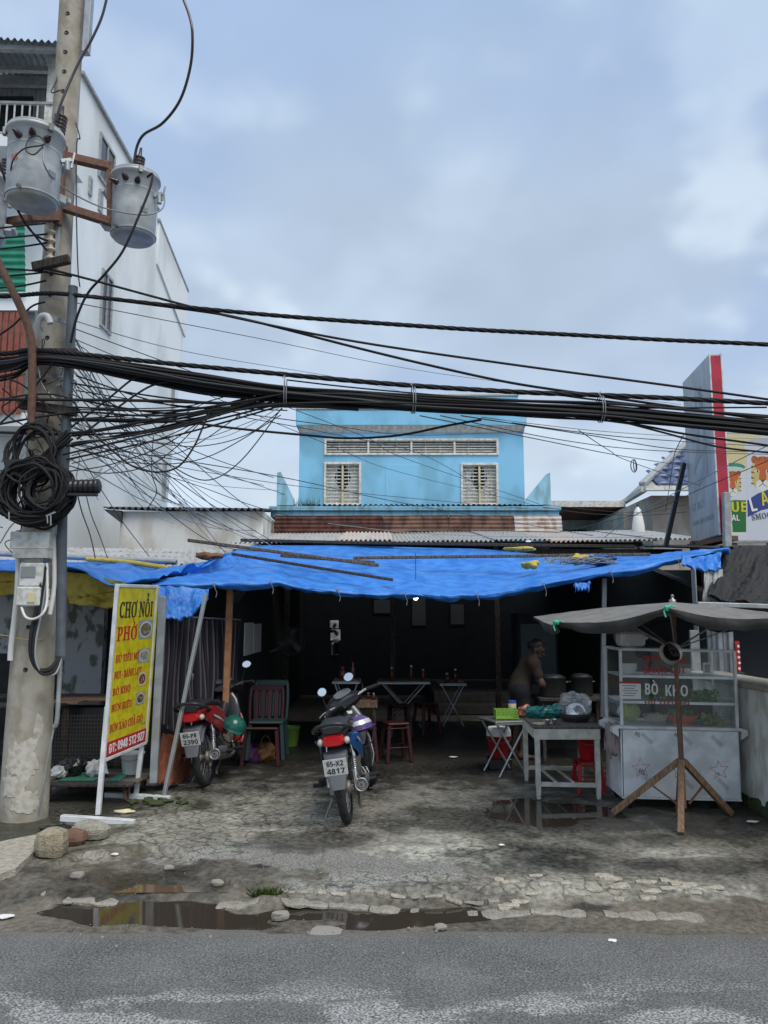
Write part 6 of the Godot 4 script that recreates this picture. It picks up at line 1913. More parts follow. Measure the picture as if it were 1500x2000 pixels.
func build_street_things() -> void:
	var s: SurfaceTool
	# the big blue awning
	var aw := spot("awning", "wide sagging bright blue tarpaulin awning over the shop front", "awning", Vector3(0.6, 1.8, -10))
	s = S(true)
	cloth(s, [Vector3(-2.046, 2.432, -9.5), Vector3(-2.135, 2.596, -10.8), Vector3(-2.025, 2.81, -12.2), Vector3(-1.07, 2.836, -12.4), Vector3(-0.082, 2.828, -12.4), Vector3(0.905, 2.795, -12.4), Vector3(1.714, 2.754, -12.3), Vector3(2.467, 2.664, -12), Vector3(3.049, 2.593, -11.5), Vector3(3.541, 2.568, -10.9), Vector3(3.924, 2.547, -10.2), Vector3(4.263, 2.552, -9.5)],
		[Vector3(-2.446, 2.066, -8.2), Vector3(-1.85, 2.057, -8.5), Vector3(-1.278, 2.104, -8.8), Vector3(-0.88, 2.062, -8.9), Vector3(-0.297, 2.007, -9), Vector3(0.237, 1.978, -9), Vector3(0.711, 1.96, -9), Vector3(1.245, 1.99, -9), Vector3(1.841, 2.084, -9), Vector3(2.647, 2.238, -9.1), Vector3(3.475, 2.39, -9.2), Vector3(4.148, 2.521, -9.3)], 240, 64, 0.04, 0.10, 1)
	part("tarpaulin", s, M.tarp_blue, aw)
	for q in [Vector3(-1.85, 2.057, -8.5), Vector3(-1.278, 2.104, -8.8), Vector3(-0.533, 2.024, -8.98), Vector3(0.237, 1.978, -9), Vector3(1.067, 1.972, -9), Vector3(1.841, 2.084, -9), Vector3(2.647, 2.238, -9.1), Vector3(3.475, 2.39, -9.2)]:
		s = S(true)
		loop(s, q + Vector3(0, -0.01, 0.04), Basis.IDENTITY, 0.016, 0.016, 0.004, 14, 5)
		tube(s, curve([q + Vector3(0, -0.012, 0.045), q + Vector3(0.012, -0.05, 0.055), q + Vector3(0.03, -0.10, 0.04), q + Vector3(0.022, -0.15, 0.045)], 4), 0.0035, 5)
		part("eyelet_cord", s, M.grey_wire, aw)
	s = S(true)
	cloth(s, [Vector3(-2.419, 2.032, -8.15), Vector3(-2.162, 2.012, -8.2), Vector3(-1.871, 1.994, -8.3)], [Vector3(-2.3, 1.743, -8), Vector3(-2.165, 1.691, -8.05), Vector3(-2.009, 1.723, -8.1), Vector3(-1.856, 1.905, -8.2)], 40, 20, -0.02, 0.03, 4)
	part("hanging_end", s, M.tarp_blue, aw)
	s = S(true)
	cloth(s, [Vector3(3.515, 2.362, -9.15), Vector3(3.76, 2.411, -9.15), Vector3(3.972, 2.455, -9.1)], [Vector3(3.467, 2.316, -9), Vector3(3.669, 2.229, -8.95), Vector3(3.873, 2.238, -8.9)], 24, 12, -0.02, 0.01, 6)
	part("hanging_end", s, M.tarp_blue, aw)
	s = S(true)
	cloth(s, [Vector3(2.172, 2.074, -8.9), Vector3(2.373, 2.097, -8.9)], [Vector3(2.181, 2.002, -8.85), Vector3(2.332, 1.99, -8.85)], 10, 6, 0.0, 0.01, 7)
	part("torn_flap", s, M.tarp_blue, aw)
	# poles and boards lying on it
	for q in [["bamboo_pole", Vector3(-2.397, 2.574, -9.4), Vector3(-0.065, 2.293, -9.8), 0.045, 0.04, M.wood_old, "long grey plank lying aslant on the awning towards the middle"],
		["bamboo_pole", Vector3(-1.325, 2.423, -9.9), Vector3(-0.117, 2.331, -9.8), 0.05, 0.035, M.wood_old, "short weathered plank lying beside the long slanting plank"],
		["bamboo_pole", Vector3(-1.836, 2.398, -9.3), Vector3(0.11, 2.083, -9.25), 0.035, 0.035, M.wood_dark, "dark wet pole lying near the front hem of the awning"],
		["bamboo_pole", Vector3(-0.413, 2.432, -10.4), Vector3(3.583, 2.48, -10.4), 0.05, 0.04, M.wood_old, "very long grey board holding the awning down on the right half"],
		["bamboo_pole", Vector3(-2.297, 2.865, -12.35), Vector3(0.164, 2.807, -12.35), 0.05, 0.05, M.wood_dark, "dark batten nailed under the corrugated roof edge"],
		["bamboo_pole", Vector3(-0.408, 2.819, -12.3), Vector3(3.901, 2.728, -12), 0.05, 0.05, M.wood_dark, "dark batten along the upper edge of the awning"]]:
		s = S()
		bar(s, q[1] + Vector3(0, 0.05, 0), q[2] + Vector3(0, 0.05, 0), q[3], q[4], 0.006)
		solo(q[0], s, q[5], q[6], "plank" if q[3] > 0.036 else "pole")
	s = S(true)
	ball(s, Vector3(-2.153, 2.438, -9.5), Vector3(0.14, 0.05, 0.09), 16, 0.5, 0.5, 3)
	solo("rag", s, M.bag_tan, "brown bundle of rag where the plank crosses the awning corner", "rag")
	s = S(true)
	ball(s, Vector3(2.581, 2.452, -10.2), Vector3(0.17, 0.06, 0.12), 18, 0.6, 0.6, 5)
	solo("rag", s, M.tarp_rag_yellow, "crumpled yellow plastic sheet on the right of the awning", "rag")
	s = S(true)
	ball(s, Vector3(1.874, 2.351, -9.9), Vector3(0.11, 0.05, 0.10), 16, 0.6, 0.6, 6)
	solo("rag", s, M.tarp_rag_yellow, "small torn yellow rag left of the crumpled yellow sheet", "rag")
	s = S(true)
	ball(s, Vector3(2.804, 2.438, -10.2), Vector3(0.20, 0.07, 0.14), 18, 0.5, 0.5, 8)
	solo("rag", s, M.bike_blue, "dark blue folded plastic heap beside the crumpled yellow sheet", "rag")
	s = S(true)
	ball(s, Vector3(2.114, 2.726, -11.8), Vector3(0.22, 0.035, 0.08), 16, 0.5, 0.5, 9)
	solo("rag", s, M.tarp_rag_yellow, "flat yellow rag under the corrugated roof edge", "rag")
	s = S(true)
	for i in 90:
		var o: Vector3 = Vector3(2.474, 2.391, -10.1)
		o += Vector3(rng.randf_range(-0.35, 0.5), rng.randf_range(-0.02, 0.05), rng.randf_range(-0.1, 0.2))
		tube(s, PackedVector3Array([o, o + Vector3(rng.randf_range(-0.1, 0.1), 0.03, rng.randf_range(-0.05, 0.05)), o + Vector3(rng.randf_range(-0.18, 0.18), 0.0, 0.05)]), 0.005, 4)
	solo("old_net", s, M.grey_wire, "tangle of frayed grey netting lying on the awning by the yellow sheet", "net")
	# props
	s = S()
	bar(s, Vector3(-2.079, 0.015, -7.6), Vector3(-1.856, 1.934, -8.1), 0.034, 0.034, 0.003)
	solo("awning_prop", s, M.galvanised, "thin galvanised tube leaning from the sign foot up to the awning", "prop")
	s = S()
	bar(s, Vector3(-1.799, 0.574, -9), Vector3(-1.781, 2.078, -9), 0.07, 0.07, 0.006)
	solo("awning_post", s, M.orange_post, "faded orange post standing at the end of the striped curtain", "post")
	s = S()
	bar(s, Vector3(-2.224, 0.105, -7.75), Vector3(-2.26, 1.904, -7.95), 0.075, 0.05, 0.004)
	solo("sheet_edge", s, M.galvanised, "upright grey metal strip at the near edge of the striped curtain", "post")
	s = S()
	bar(s, Vector3(2.527, 0.549, -9.2), Vector3(2.612, 2.147, -9.2), 0.05, 0.05)
	solo("awning_post", s, M.conduit, "dark slender post under the awning beside the cart", "post")
	# striped curtain: many hanging strips
	var cu := spot("curtain", "dark striped curtain hung beside the shop entrance behind the red motorbike", "curtain", Vector3(-2.05, 0.5, -8.7))
	var c0: Vector3 = Vector3(-2.316, 1.691, -8.1)
	var c1: Vector3 = Vector3(-1.768, 1.64, -9.5)
	for i in 58:
		var u0 := (i - (0.3 if i % 2 == 0 else 0.0)) / 58.0
		var u1 := (i + (0.68 if i % 2 == 0 else 1.28 if false else 0.98)) / 58.0
		if i % 2 == 0: u0 = (i + 0.3) / 58.0
		else: u1 = (i + 1.28) / 58.0
		s = S(true)
		sheet(s, 3, 14, func(u: float, v: float) -> Vector3:
			var w := lerpf(u0, u1, u)
			var p := c0.lerp(c1, w)
			var low := 0.55 + 0.05 * sin(w * 23.0)
			p.y = lerpf(p.y + 0.012 * sin(w * 90.0), low, v)
			var n := Vector3(0.85, 0, 0.5)
			return p + n * (0.035 * sin(w * 70.0 + v * 1.5) + 0.02 * sin(w * 31.0 - v * 2.0) + 0.012 * sin(u * PI)) + Vector3(0.02 * sin(v * 4.0 + w * 9.0), 0, 0))
		part("strip", s, M.curtain if i % 2 else M.curtain_pale, cu)
	s = S(true)
	tube(s, PackedVector3Array([c0 + Vector3(-0.05, 0.02, 0.02), c1 + Vector3(0.02, 0.02, 0)]), 0.012, 7)
	part("rail", s, M.galvanised, cu)
	s = S(true)
	cloth(s, [Vector3(-2.208, 0.546, -7.95), Vector3(-2.161, 0.475, -8.3), Vector3(-2.113, 0.394, -8.7)], [Vector3(-2.234, 0.113, -7.85), Vector3(-2.101, 0.044, -8), Vector3(-2.051, 0.003, -8.5)], 26, 16, -0.05, 0.02, 9)
	solo("orange_cloth", s, M.orange_cloth, "faded orange cloth drooping to the ground below the striped curtain", "cloth")
	# ---- left neighbour's stall ----
	var la := spot("awning", "smaller blue and yellow tarpaulin awning left behind the sign board", "awning", Vector3(-3.4, 1.8, -8.5))
	s = S(true)
	cloth(s, [Vector3(-5.565, 2.437, -10), Vector3(-4.968, 2.437, -10), Vector3(-4.106, 2.417, -10), Vector3(-3.31, 2.384, -10), Vector3(-2.604, 2.319, -9.6), Vector3(-2.03, 2.393, -9.4)], [Vector3(-4.33, 2.13, -7.8), Vector3(-3.868, 2.172, -7.8), Vector3(-3.508, 2.182, -7.8), Vector3(-3.174, 2.203, -7.8), Vector3(-2.911, 2.1, -7.8), Vector3(-2.624, 2.028, -7.8), Vector3(-2.372, 2.109, -8.2)], 70, 20, 0.03, 0.03, 12)
	part("tarpaulin", s, M.tarp_blue, la)
	s = S(true)
	cloth(s, [Vector3(-4.414, 2.149, -7.95), Vector3(-3.943, 2.181, -7.95), Vector3(-3.523, 2.191, -7.95), Vector3(-3.046, 2.128, -7.95), Vector3(-2.623, 2.044, -7.95)], [Vector3(-4.42, 1.868, -8), Vector3(-3.949, 1.91, -8), Vector3(-3.636, 1.952, -8), Vector3(-3.407, 1.994, -8), Vector3(-3.156, 1.847, -8), Vector3(-2.916, 1.785, -8), Vector3(-2.641, 1.847, -8)], 60, 14, -0.02, 0.02, 14)
	part("yellow_lining", s, M.tarp_yellow, la)
	s = S(true)
	tube(s, curve([Vector3(-3.689, 2.408, -9.6), Vector3(-3.145, 2.362, -9.5), Vector3(-2.611, 2.281, -9.4)], 4), 0.03, 8)
	part("rolled_edge", s, M.tarp_rag_yellow, la)
	var ls := spot("stall_house", "low dim stall with stained grey walls and dark doorway behind the utility pole", "house", Vector3(-5, 0, -10))
	s = S(true)
	corrugated(s, Vector3(-5.933, 2.418, -10.3), Vector3(-2.113, 2.377, -10.3) - Vector3(-5.933, 2.418, -10.3), Vector3(0, 0.42, -2.6), Vector3(0, 1, 0.15).normalized(), 0.1, 0.02, 2)
	part("roof_sheet", s, M.zinc_sheet, ls)
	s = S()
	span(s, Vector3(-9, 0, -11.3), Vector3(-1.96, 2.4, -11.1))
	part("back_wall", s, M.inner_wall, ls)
	s = S()
	slab(s, Vector3(-3.711, 2.197, -9), Vector3(-3.227, 0.574, -9), 0.12)
	part("wall", s, M.shop_wall_old, ls)
	s = S()
	slab(s, Vector3(-5.041, 1.954, -8.8), Vector3(-4.176, 1.292, -8.8), 0.1)
	part("wall", s, M.shop_wall_old, ls)
	s = S()
	slab(s, Vector3(-4.267, 1.91, -9.4), Vector3(-3.848, 1.271, -9.4), 0.08)
	part("panel", s, M.white_wall_old, ls)
	s = S()
	span(s, Vector3(-9.0, 0, -11.1), Vector3(-8.8, 2.4, -8.5))
	part("wall", s, M.shop_wall_old, ls)
	s = S()
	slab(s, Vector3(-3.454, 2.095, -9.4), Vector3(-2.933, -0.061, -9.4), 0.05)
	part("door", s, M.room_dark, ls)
	s = S(true)
	tube(s, PackedVector3Array([Vector3(-5.714, 2.535, -9.9), Vector3(-2.601, 2.376, -9.7)]), 0.035, 10)
	solo("gutter_pipe", s, M.galvanised, "long grey pipe above the left blue tarpaulin", "pipe")
	# work table with wire cage
	var wt := spot("work_table", "low stall table of loose boards with a wire cage below", "table", Vector3(-3.406, -0.017, -8.1))
	for q in [[-60, 120, 1384, 8.0, M.wood_dark], [60, 160, 1378, 8.25, M.wood_brown], [122, 240, 1374, 8.5, M.board_brown], [-40, 236, 1380, 8.7, M.wood_dark], [180, 250, 1367, 8.6, M.wood_old]]:
		s = S()

		var y: float = 0.80 + 0.03 * (q[3] - 8.0)
		var xa: float = (q[0] - 750.0) / 1549.0 * q[3]
		var xb: float = (q[1] - 750.0) / 1549.0 * q[3]
		span(s, Vector3(xa, y, -q[3] - 0.16), Vector3(xb, y + 0.025, -q[3] + 0.14), 0.004)
		part("board", s, q[4], wt)
	for x in [-4.4, -3.3, -2.75]:
		s = S()
		span(s, Vector3(x, 0, -8.2), Vector3(x + 0.06, 0.8, -8.14))
		part("leg", s, M.wood_dark, wt)
	s = S()
	for i in 30: rod(s, Vector3(-3.5 + i * 0.03, 0.22, -8.05), Vector3(-3.5 + i * 0.03, 0.72, -8.05), 0.0025, 4)
	for i in 14: rod(s, Vector3(-3.5, 0.22 + i * 0.037, -8.05), Vector3(-2.62, 0.22 + i * 0.037, -8.05), 0.0025, 4)
	part("wire_mesh", s, M.wire_cage, wt)
	s = S()
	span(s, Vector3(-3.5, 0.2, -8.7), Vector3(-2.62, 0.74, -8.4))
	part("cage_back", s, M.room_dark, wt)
	# low trolley
	var tr := spot("trolley", "low wooden trolley with green mats standing behind the yellow sign", "trolley", Vector3(-2.804, -0.004, -7.6))
	s = S()
	var t0: Vector3 = Vector3(-3.228, 0.121, -7.45)
	var t1: Vector3 = Vector3(-2.317, 0.148, -7.45)
	for i in 5:
		s = S()
		span(s, Vector3(t0.x, 0.15, -7.5 - i * 0.15), Vector3(t1.x + 0.02 * i, 0.175, -7.36 - i * 0.15), 0.004)
		part("board", s, M.wood_old if i % 2 else M.wood_dark, tr)
	for x in [t0.x + 0.1, t1.x - 0.08]:
		for z in [-7.48, -8.0]:
			s = S(true)
			lathe(s, [Vector2(0.012, -0.014), Vector2(0.05, -0.014), Vector2(0.056, 0), Vector2(0.05, 0.014), Vector2(0.012, 0.014)], 16, Transform3D(Basis(Vector3.BACK, PI / 2), Vector3(x, 0.056, z)))
			bar(s, Vector3(x - 0.025, 0.05, z), Vector3(x - 0.025, 0.15, z), 0.008, 0.03)
			bar(s, Vector3(x + 0.025, 0.05, z), Vector3(x + 0.025, 0.15, z), 0.008, 0.03)
			part("caster", s, M.steel_rust, tr)
	for q in [[Vector3(-3.043, 0.146, -7.55), Vector3(-2.702, 0.143, -7.7)], [Vector3(-2.577, 0.163, -7.65), Vector3(-2.477, 0.142, -7.95)]]:
		s = S()
		span(s, Vector3(q[0].x, 0.177, -7.9), Vector3(q[1].x, 0.186, -7.5), 0.002)
		solo("floor_mat", s, M.mat_green, "green mat lying on the left half of the trolley" if q[0].x < -2.8 else "green mat lying on the trolley end behind the sign", "mat")
	for q in [[Vector3(-3.236, 0.21, -7.7), 0.09, M.bag_black, "black plastic bag at the pole end of the trolley"], [Vector3(-3.098, 0.248, -7.6), 0.07, M.bag_white, "small white knotted plastic bag between two black bags"], [Vector3(-3.02, 0.219, -7.7), 0.10, M.bag_black, "bigger black plastic bag in the middle of the trolley"], [Vector3(-2.767, 0.257, -7.7), 0.09, M.bag_white, "silvery white plastic bag beside the sign post on the trolley"], [Vector3(-2.978, 0.181, -7.9), 0.08, M.bag_black, "black plastic bag behind the silvery bag"]]:
		s = S(true)
		ball(s, Vector3(q[0].x, 0.18 + q[1] * 0.8, q[0].z), Vector3(q[1] * 1.1, q[1] * 0.85, q[1]), 18, 0.45, 1.0, int(q[1] * 700), false)
		solo("plastic_bag", s, q[2], q[3], "bag")
	var bk := thing("bucket", "white paint bucket standing on the trolley behind the sign", "bucket", Vector3(Vector3(-2.469, 0.229, -7.85).x, 0.178, -7.85))
	bucket(bk, M.plastic_white, 0.09, 0.11, 0.2)
	# ---- the yellow menu sign ----
	var o := Vector3(-2.41, 0.47, -6.90)
	var U := Vector3(0.11, 0.02, -0.80)
	var V := Vector3(0.08, 1.50, -0.06)
	var bx := Basis(U.normalized(), (V - U.normalized() * V.dot(U.normalized())).normalized(), U.cross(V).normalized())
	var W := U.length()
	var H := V.length()
	var sg := spot("menu_sign", "yellow menu board on grey steel stand with red and black Vietnamese lettering", "sign", Vector3(-2.4, 0, -7.25))
	s = S()
	box(s, o + U / 2 + V / 2 - bx.z * 0.012, Vector3(W, H, 0.02), 0.003, bx)
	part("panel", s, M.sign_yellow, sg)
	s = S()
	for q in [[0.0, 0.5, 0.03, H + 0.03], [1.0, 0.5, 0.03, H + 0.03], [0.5, 0.0, W - 0.03, 0.03], [0.5, 1.0, W - 0.03, 0.03]]:
		box(s, o + bx.x * W * q[0] + bx.y * H * q[1] - bx.z * 0.012, Vector3(q[2], q[3], 0.034), 0.004, bx)
	part("frame", s, M.aluminium, sg)
	var place := func(u: float, v: float) -> Transform3D: return Transform3D(bx, o + bx.x * W * u + bx.y * H * (1.0 - v) - bx.z * 0.001)
	s = S()
	box(s, o + bx.x * W * 0.5 + bx.y * H * 0.055 + bx.z * 0.0005, Vector3(W - 0.032, H * 0.085, 0.004), 0.0, bx)
	part("red_band", s, M.print_red, sg)
	s = S()
	letters(s, "CHỢ NỔI", true, W * 0.84, H * 0.095, place.call(0.5, 0.145))
	part("lettering", s, M.print_black, sg)
	s = S()
	letters(s, "PHỞ", true, W * 0.48, H * 0.082, place.call(0.30, 0.285))
	letters(s, "HỦ TIẾU MÌ", true, W * 0.56, H * 0.042, place.call(0.35, 0.43))
	letters(s, "NUI - BÁNH LỌT", true, W * 0.66, H * 0.042, place.call(0.40, 0.525))
	letters(s, "BÒ KHO", true, W * 0.42, H * 0.042, place.call(0.27, 0.62))
	letters(s, "BÚN RIÊU", true, W * 0.50, H * 0.042, place.call(0.31, 0.715))
	letters(s, "BÚN XÀO CHẢ GIÒ", true, W * 0.80, H * 0.045, place.call(0.46, 0.83))
	part("lettering", s, M.print_red, sg)
	s = S()
	letters(s, "ĐT: 0948 512 927", false, W * 0.86, H * 0.052, place.call(0.5, 0.945).translated_local(Vector3(0, 0, 0.004)))
	part("lettering", s, M.print_white, sg)
	s = S()
	letters(s, "Qua lá", false, W * 0.12, H * 0.016, place.call(0.88, 0.865), 0.002, false)
	part("lettering", s, M.print_green, sg)
	for q in [[0.77, 0.27, 0.36, 0.115, 0], [0.78, 0.435, 0.30, 0.085, 1], [0.77, 0.58, 0.22, 0.09, 2], [0.76, 0.70, 0.22, 0.075, 3]]:
		var im := Image.create(128, 128, false, Image.FORMAT_RGB8)
		im.fill(lin(0.30, 0.32, 0.33) if q[4] != 2 else lin(0.62, 0.52, 0.02))
		fill_oval(im, Vector2(64, 64), Vector2(60, 58), lin(0.55, 0.58, 0.58))
		fill_oval(im, Vector2(64, 66), Vector2(50, 46), [lin(0.16, 0.14, 0.11), lin(0.28, 0.30, 0.2), lin(0.22, 0.03, 0.02), lin(0.10, 0.05, 0.03)][q[4]])
		for i in 16:
			fill_oval(im, Vector2(64, 64) + Vector2(rng.randf_range(-34, 34), rng.randf_range(-32, 32)), Vector2(rng.randf_range(5, 14), rng.randf_range(3, 8)), [lin(0.40, 0.38, 0.32), lin(0.5, 0.47, 0.38), lin(0.35, 0.08, 0.04), lin(0.25, 0.18, 0.10)][i % 4].lerp(lin(0.12, 0.2, 0.05), rng.randf() * 0.5), rng.randf() * PI)
		s = S()
		var xf: Transform3D = place.call(q[0], q[1])
		var cs := []
		for e in [[-1, -1], [1, -1], [1, 1], [-1, 1]]: cs.append(xf * Vector3(e[0] * q[2] * W / 2, e[1] * q[3] * H / 2, 0.002))
		for i in [0, 2, 1, 0, 3, 2]:
			s.set_uv([Vector2(0, 1), Vector2(1, 1), Vector2(1, 0), Vector2(0, 0)][i])
			s.add_vertex(cs[i])
		part("dish_photo", s, picture("dish_print_%d" % q[4], im), sg)
	for e in [0.0, 1.0]:
		var top: Vector3 = o + U * e
		var foot := Vector3(-2.43, 0.03, -6.86) if e == 0.0 else Vector3(-2.36, 0.03, -7.66)
		s = S()
		bar(s, foot, top + V * 0.3 - bx.z * 0.03, 0.04, 0.04, 0.003)
		part("post", s, M.aluminium, sg)
		s = S()
		if e == 0.0: bar(s, Vector3(-2.704, 0.029, -6.77), Vector3(-2.077, 0.001, -6.72), 0.06, 0.05, 0.004)
		else: bar(s, Vector3(-2.652, 0.02, -7.66), Vector3(-2.015, 0, -7.58), 0.06, 0.05, 0.004)
		part("foot", s, M.aluminium, sg)
	# ---- right side: low wall, netting, gate leaf ----
	var rw := spot("side_wall", "low grey rendered wall with dirty top ledge beside the food cart", "wall", Vector3(3.45, 0, -7))
	s = S()
	span(s, Vector3(3.28, 0, -8.4), Vector3(3.45, 1.06, -4.6), 0.01)
	part("render_coat", s, M.low_wall, rw)
	s = S()
	span(s, Vector3(3.24, 1.062, -8.5), Vector3(3.62, 1.12, -4.6), 0.012)
	part("ledge", s, M.stone, rw)
	s = S(true)
	for i in 40:
		var z := -4.8 - i * 0.09
		ball(s, Vector3(3.275, 0.02 + 0.03 * absf(sin(i * 2.1)), z), Vector3(0.012, 0.05 + 0.04 * absf(sin(i * 1.7)), 0.07), 7, 0.5, 2.0, i)
	part("moss", s, M.moss, rw)
	var nt := spot("shade_net", "torn black shade netting sloping down over the stall right of the awning", "net", Vector3(4.6, 1.7, -8.7))
	s = S(true)
	cloth(s, [Vector3(4.216, 2.51, -9.6), Vector3(4.526, 2.573, -9.6), Vector3(4.909, 2.586, -9.6), Vector3(5.547, 2.586, -9.6)], [Vector3(3.568, 1.948, -8.6), Vector3(3.858, 1.879, -8.5), Vector3(4.248, 1.857, -8.5), Vector3(4.861, 1.834, -8.5)], 90, 40, 0.06, 0.05, 21)
	part("net", s, M.net_black, nt)
	s = S()
	bar(s, Vector3(3.419, 1.834, -8.5), Vector3(4.8, 1.789, -8.4), 0.05, 0.05, 0.006)
	part("rail", s, M.galvanised, nt)
	s = S(true)
	corrugated(s, Vector3(4.217, 2.557, -9.7), Vector3(2.6, -0.02, 0), Vector3(0, 0.3, -3.0), Vector3.UP, 0.12, 0.025, 1)
	part("roof_sheet", s, M.dark_sheet, nt)
	s = S()
	slab(s, Vector3(3.572, 2.238, -8.9), Vector3(3.586, 0.475, -8.9), 0.12, 0.006)
	solo("door_column", s, M.grey_paint, "pale grey upright column at the shop opening behind the parasol", "column")
	s = S(true)
	cloth(s, [Vector3(3.704, 2.229, -8.95), Vector3(3.8, 2.241, -8.95), Vector3(3.918, 2.241, -8.95)], [Vector3(3.599, 1.851, -8.8), Vector3(3.703, 1.851, -8.8), Vector3(3.819, 1.862, -8.8)], 24, 10, 0.0, 0.01, 27)
	solo("grey_sheet", s, M.grey_paint, "creased pale grey plastic sheet hanging beside the door column", "sheet")
	var gt := spot("folding_gate", "folded grey metal gate leaf standing on the ledge behind the cart", "gate", Vector3(3.9, 1.1, -8.6))
	for i in 6:
		s = S()
		var a := 1386.0 + i * 9.5
		var p: Vector3 = [Vector3(3.437, 0.989, -8.8), Vector3(3.631, 0.989, -8.8), Vector3(3.667, 0.993, -8.75), Vector3(3.703, 0.997, -8.7), Vector3(3.76, 1.008, -8.7), Vector3(3.8, 1.012, -8.65)][i]
		span(s, p + Vector3(0, 0, -0.02), p + Vector3(0.05 if i else 0.1, 0.62 if i else 0.56, 0.02), 0.004)
		part("slat", s, M.grey_paint if i % 2 == 0 else M.grey_cladding, gt)
	s = S()
	slab(s, Vector3(3.853, 1.434, -8.6), Vector3(3.896, 1.038, -8.6), 0.02)
	var rs := solo("notice_strip", s, M.print_red, "narrow red notice strip with white marks beside the gate leaf", "sign")
	s = S()
	for i in 6:
		s = S()
		box(s, Vector3(3.877, 1.379, -8.585) + Vector3(0.004 * sin(i * 3.0), -0.06 * i, 0), Vector3(0.022, 0.026, 0.006), 0.0, Basis(Vector3.BACK, i * 0.7))
		var mk := part("print", s, M.print_white, rs)
		mk.position = -rs.position
	s = S()
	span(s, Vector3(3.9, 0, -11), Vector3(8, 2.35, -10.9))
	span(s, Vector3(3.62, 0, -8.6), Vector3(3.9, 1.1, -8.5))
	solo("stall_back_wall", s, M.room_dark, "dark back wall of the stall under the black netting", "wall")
	# ---- parasol ----
	build_parasol()
	# ---- loose stones and litter ----
	s = S()
	rock(s, Vector3(-2.384, 0, -5.822), Vector3(0.105, 0.10, 0.10), 0.10, 3, 4.0)
	solo("stone_block", s, M.stone_tan, "tan squared stone block at the end of the old pavement slab", "stone")
	s = S()
	rock(s, Vector3(-2.34, 0, -6.098), Vector3(0.10, 0.06, 0.08), 0.2, 5, 3.0)
	solo("brick_lump", s, M.steel_rust, "reddish broken brick between the tan block and the white rock", "brick")
	s = S()
	rock(s, Vector3(-2.262, 0, -6.26), Vector3(0.15, 0.07, 0.08), 0.25, 8, 2.5)
	solo("stone_block", s, M.kerb_pale, "long pale rock lying in front of the sign foot", "stone")
	s = S(true)
	ball(s, Vector3(-2.62, 0, -6.491) + Vector3(0, 0.015, 0), Vector3(0.14, 0.02, 0.08), 18, 0.7, 1.2, 4, false)
	solo("plastic_litter", s, M.bag_black, "crumpled dark plastic lying behind the tan stone block", "litter")
	s = S(true)
	ball(s, Vector3(-2.28, 0, -7.046) + Vector3(0, 0.015, 0), Vector3(0.09, 0.015, 0.03), 14, 0.5, 1.2, 6)
	solo("plastic_litter", s, M.cream_plastic, "pale squashed tube of litter between the two sign feet", "litter")
	s = S(true)
	for i in 26: ball(s, Vector3(-2.14, 0, -7.48) + Vector3(rng.randf_range(-0.25, 0.3), 0.01, rng.randf_range(-0.2, 0.15)), Vector3(0.05, 0.018, 0.04) * rng.randf_range(0.4, 1.2), 8, 0.5, 2.0, i, false)
	solo("rubbish", s, M.moss, "heap of wet leaves and rubbish beside the sign feet", "rubbish", "", "stuff")
	for q in [[Vector3(-0.317, 0, -4.62), 0.10, "flattened pale plastic bag lying in the long puddle"], [Vector3(-1.959, 0, -5.919), 0.03, "white paper scrap on the crazed concrete near the mud"], [Vector3(1.236, 0, -4.464), 0.025, "white scrap at the road edge below the pale kerb"], [Vector3(0.875, 0, -6.032), 0.02, "tiny white scrap near the pale broken concrete patch"], [Vector3(-2.224, 0, -4.812), 0.05, "white plastic scrap at the far end of the kerb"], [Vector3(3.067, 0, -6.724), 0.05, "white scrap lying at the foot of the low wall"], [Vector3(0.837, 0, -9.681), 0.05, "white paper scrap on the dark floor inside"], [Vector3(0.045, 0, -10.072), 0.03, "small white scrap on the dark floor behind the motorbike"]]:
		s = S()
		var c := down(q[0]) + Vector3(0, 0.008, 0)
		if q[1] > 0.09: c.y = -0.058
		rock(s, c, Vector3(q[1], 0.006, q[1] * 0.7), 0.5, int(q[1] * 1000), 2.0)
		solo("paper_scrap", s, M.paper if q[1] < 0.09 else M.pebble, q[2], "litter")
	for q in [[Vector3(-1.081, 0, -5.301), 0.04, "round white pebble below the broken concrete edge"], [Vector3(-2.051, 0, -5.443), 0.045, "small dark stone at the edge of the red mud"], [Vector3(-0.609, 0, -4.804), 0.05, "pinkish flat stone at the puddle shore"], [Vector3(-1.483, 0, -5.614), 0.035, "pale stone in the red mud patch"], [Vector3(0.318, 0, -4.642), 0.035, "flat stone on the silt right of the puddle"]]:
		s = S()
		rock(s, down(q[0]), Vector3(q[1], q[1] * 0.5, q[1] * 0.7), 0.3, int(q[1] * 900), 3.0)
		solo("stone", s, M.pebble_pale, q[2], "stone")
	# grass tuft
	s = S()
	var gb := down(Vector3(-0.726, 0, -5.13))
	for i in 110:
		var b := gb + Vector3(rng.randf_range(-0.10, 0.10), -0.01, rng.randf_range(-0.03, 0.03))
		var lean := Vector3(rng.randf_range(-0.09, 0.09) + (b.x - gb.x) * 0.6, rng.randf_range(0.04, 0.085), rng.randf_range(-0.05, 0.07))
		var w := Vector3(0.0035, 0, 0.001)
		var m := b + lean * 0.55 + Vector3(0, 0.015, 0)
		for e in [1.0, -1.0]:
			tri(s, b - w * e, b + w * e, m + w * e)
			tri(s, b - w * e, m + w * e, m - w * e)
			tri(s, m - w * e, m + w * e, b + lean)
	solo("grass_tuft", s, M.grass_blade, "small yellow green grass tuft growing at the broken kerb", "grass")

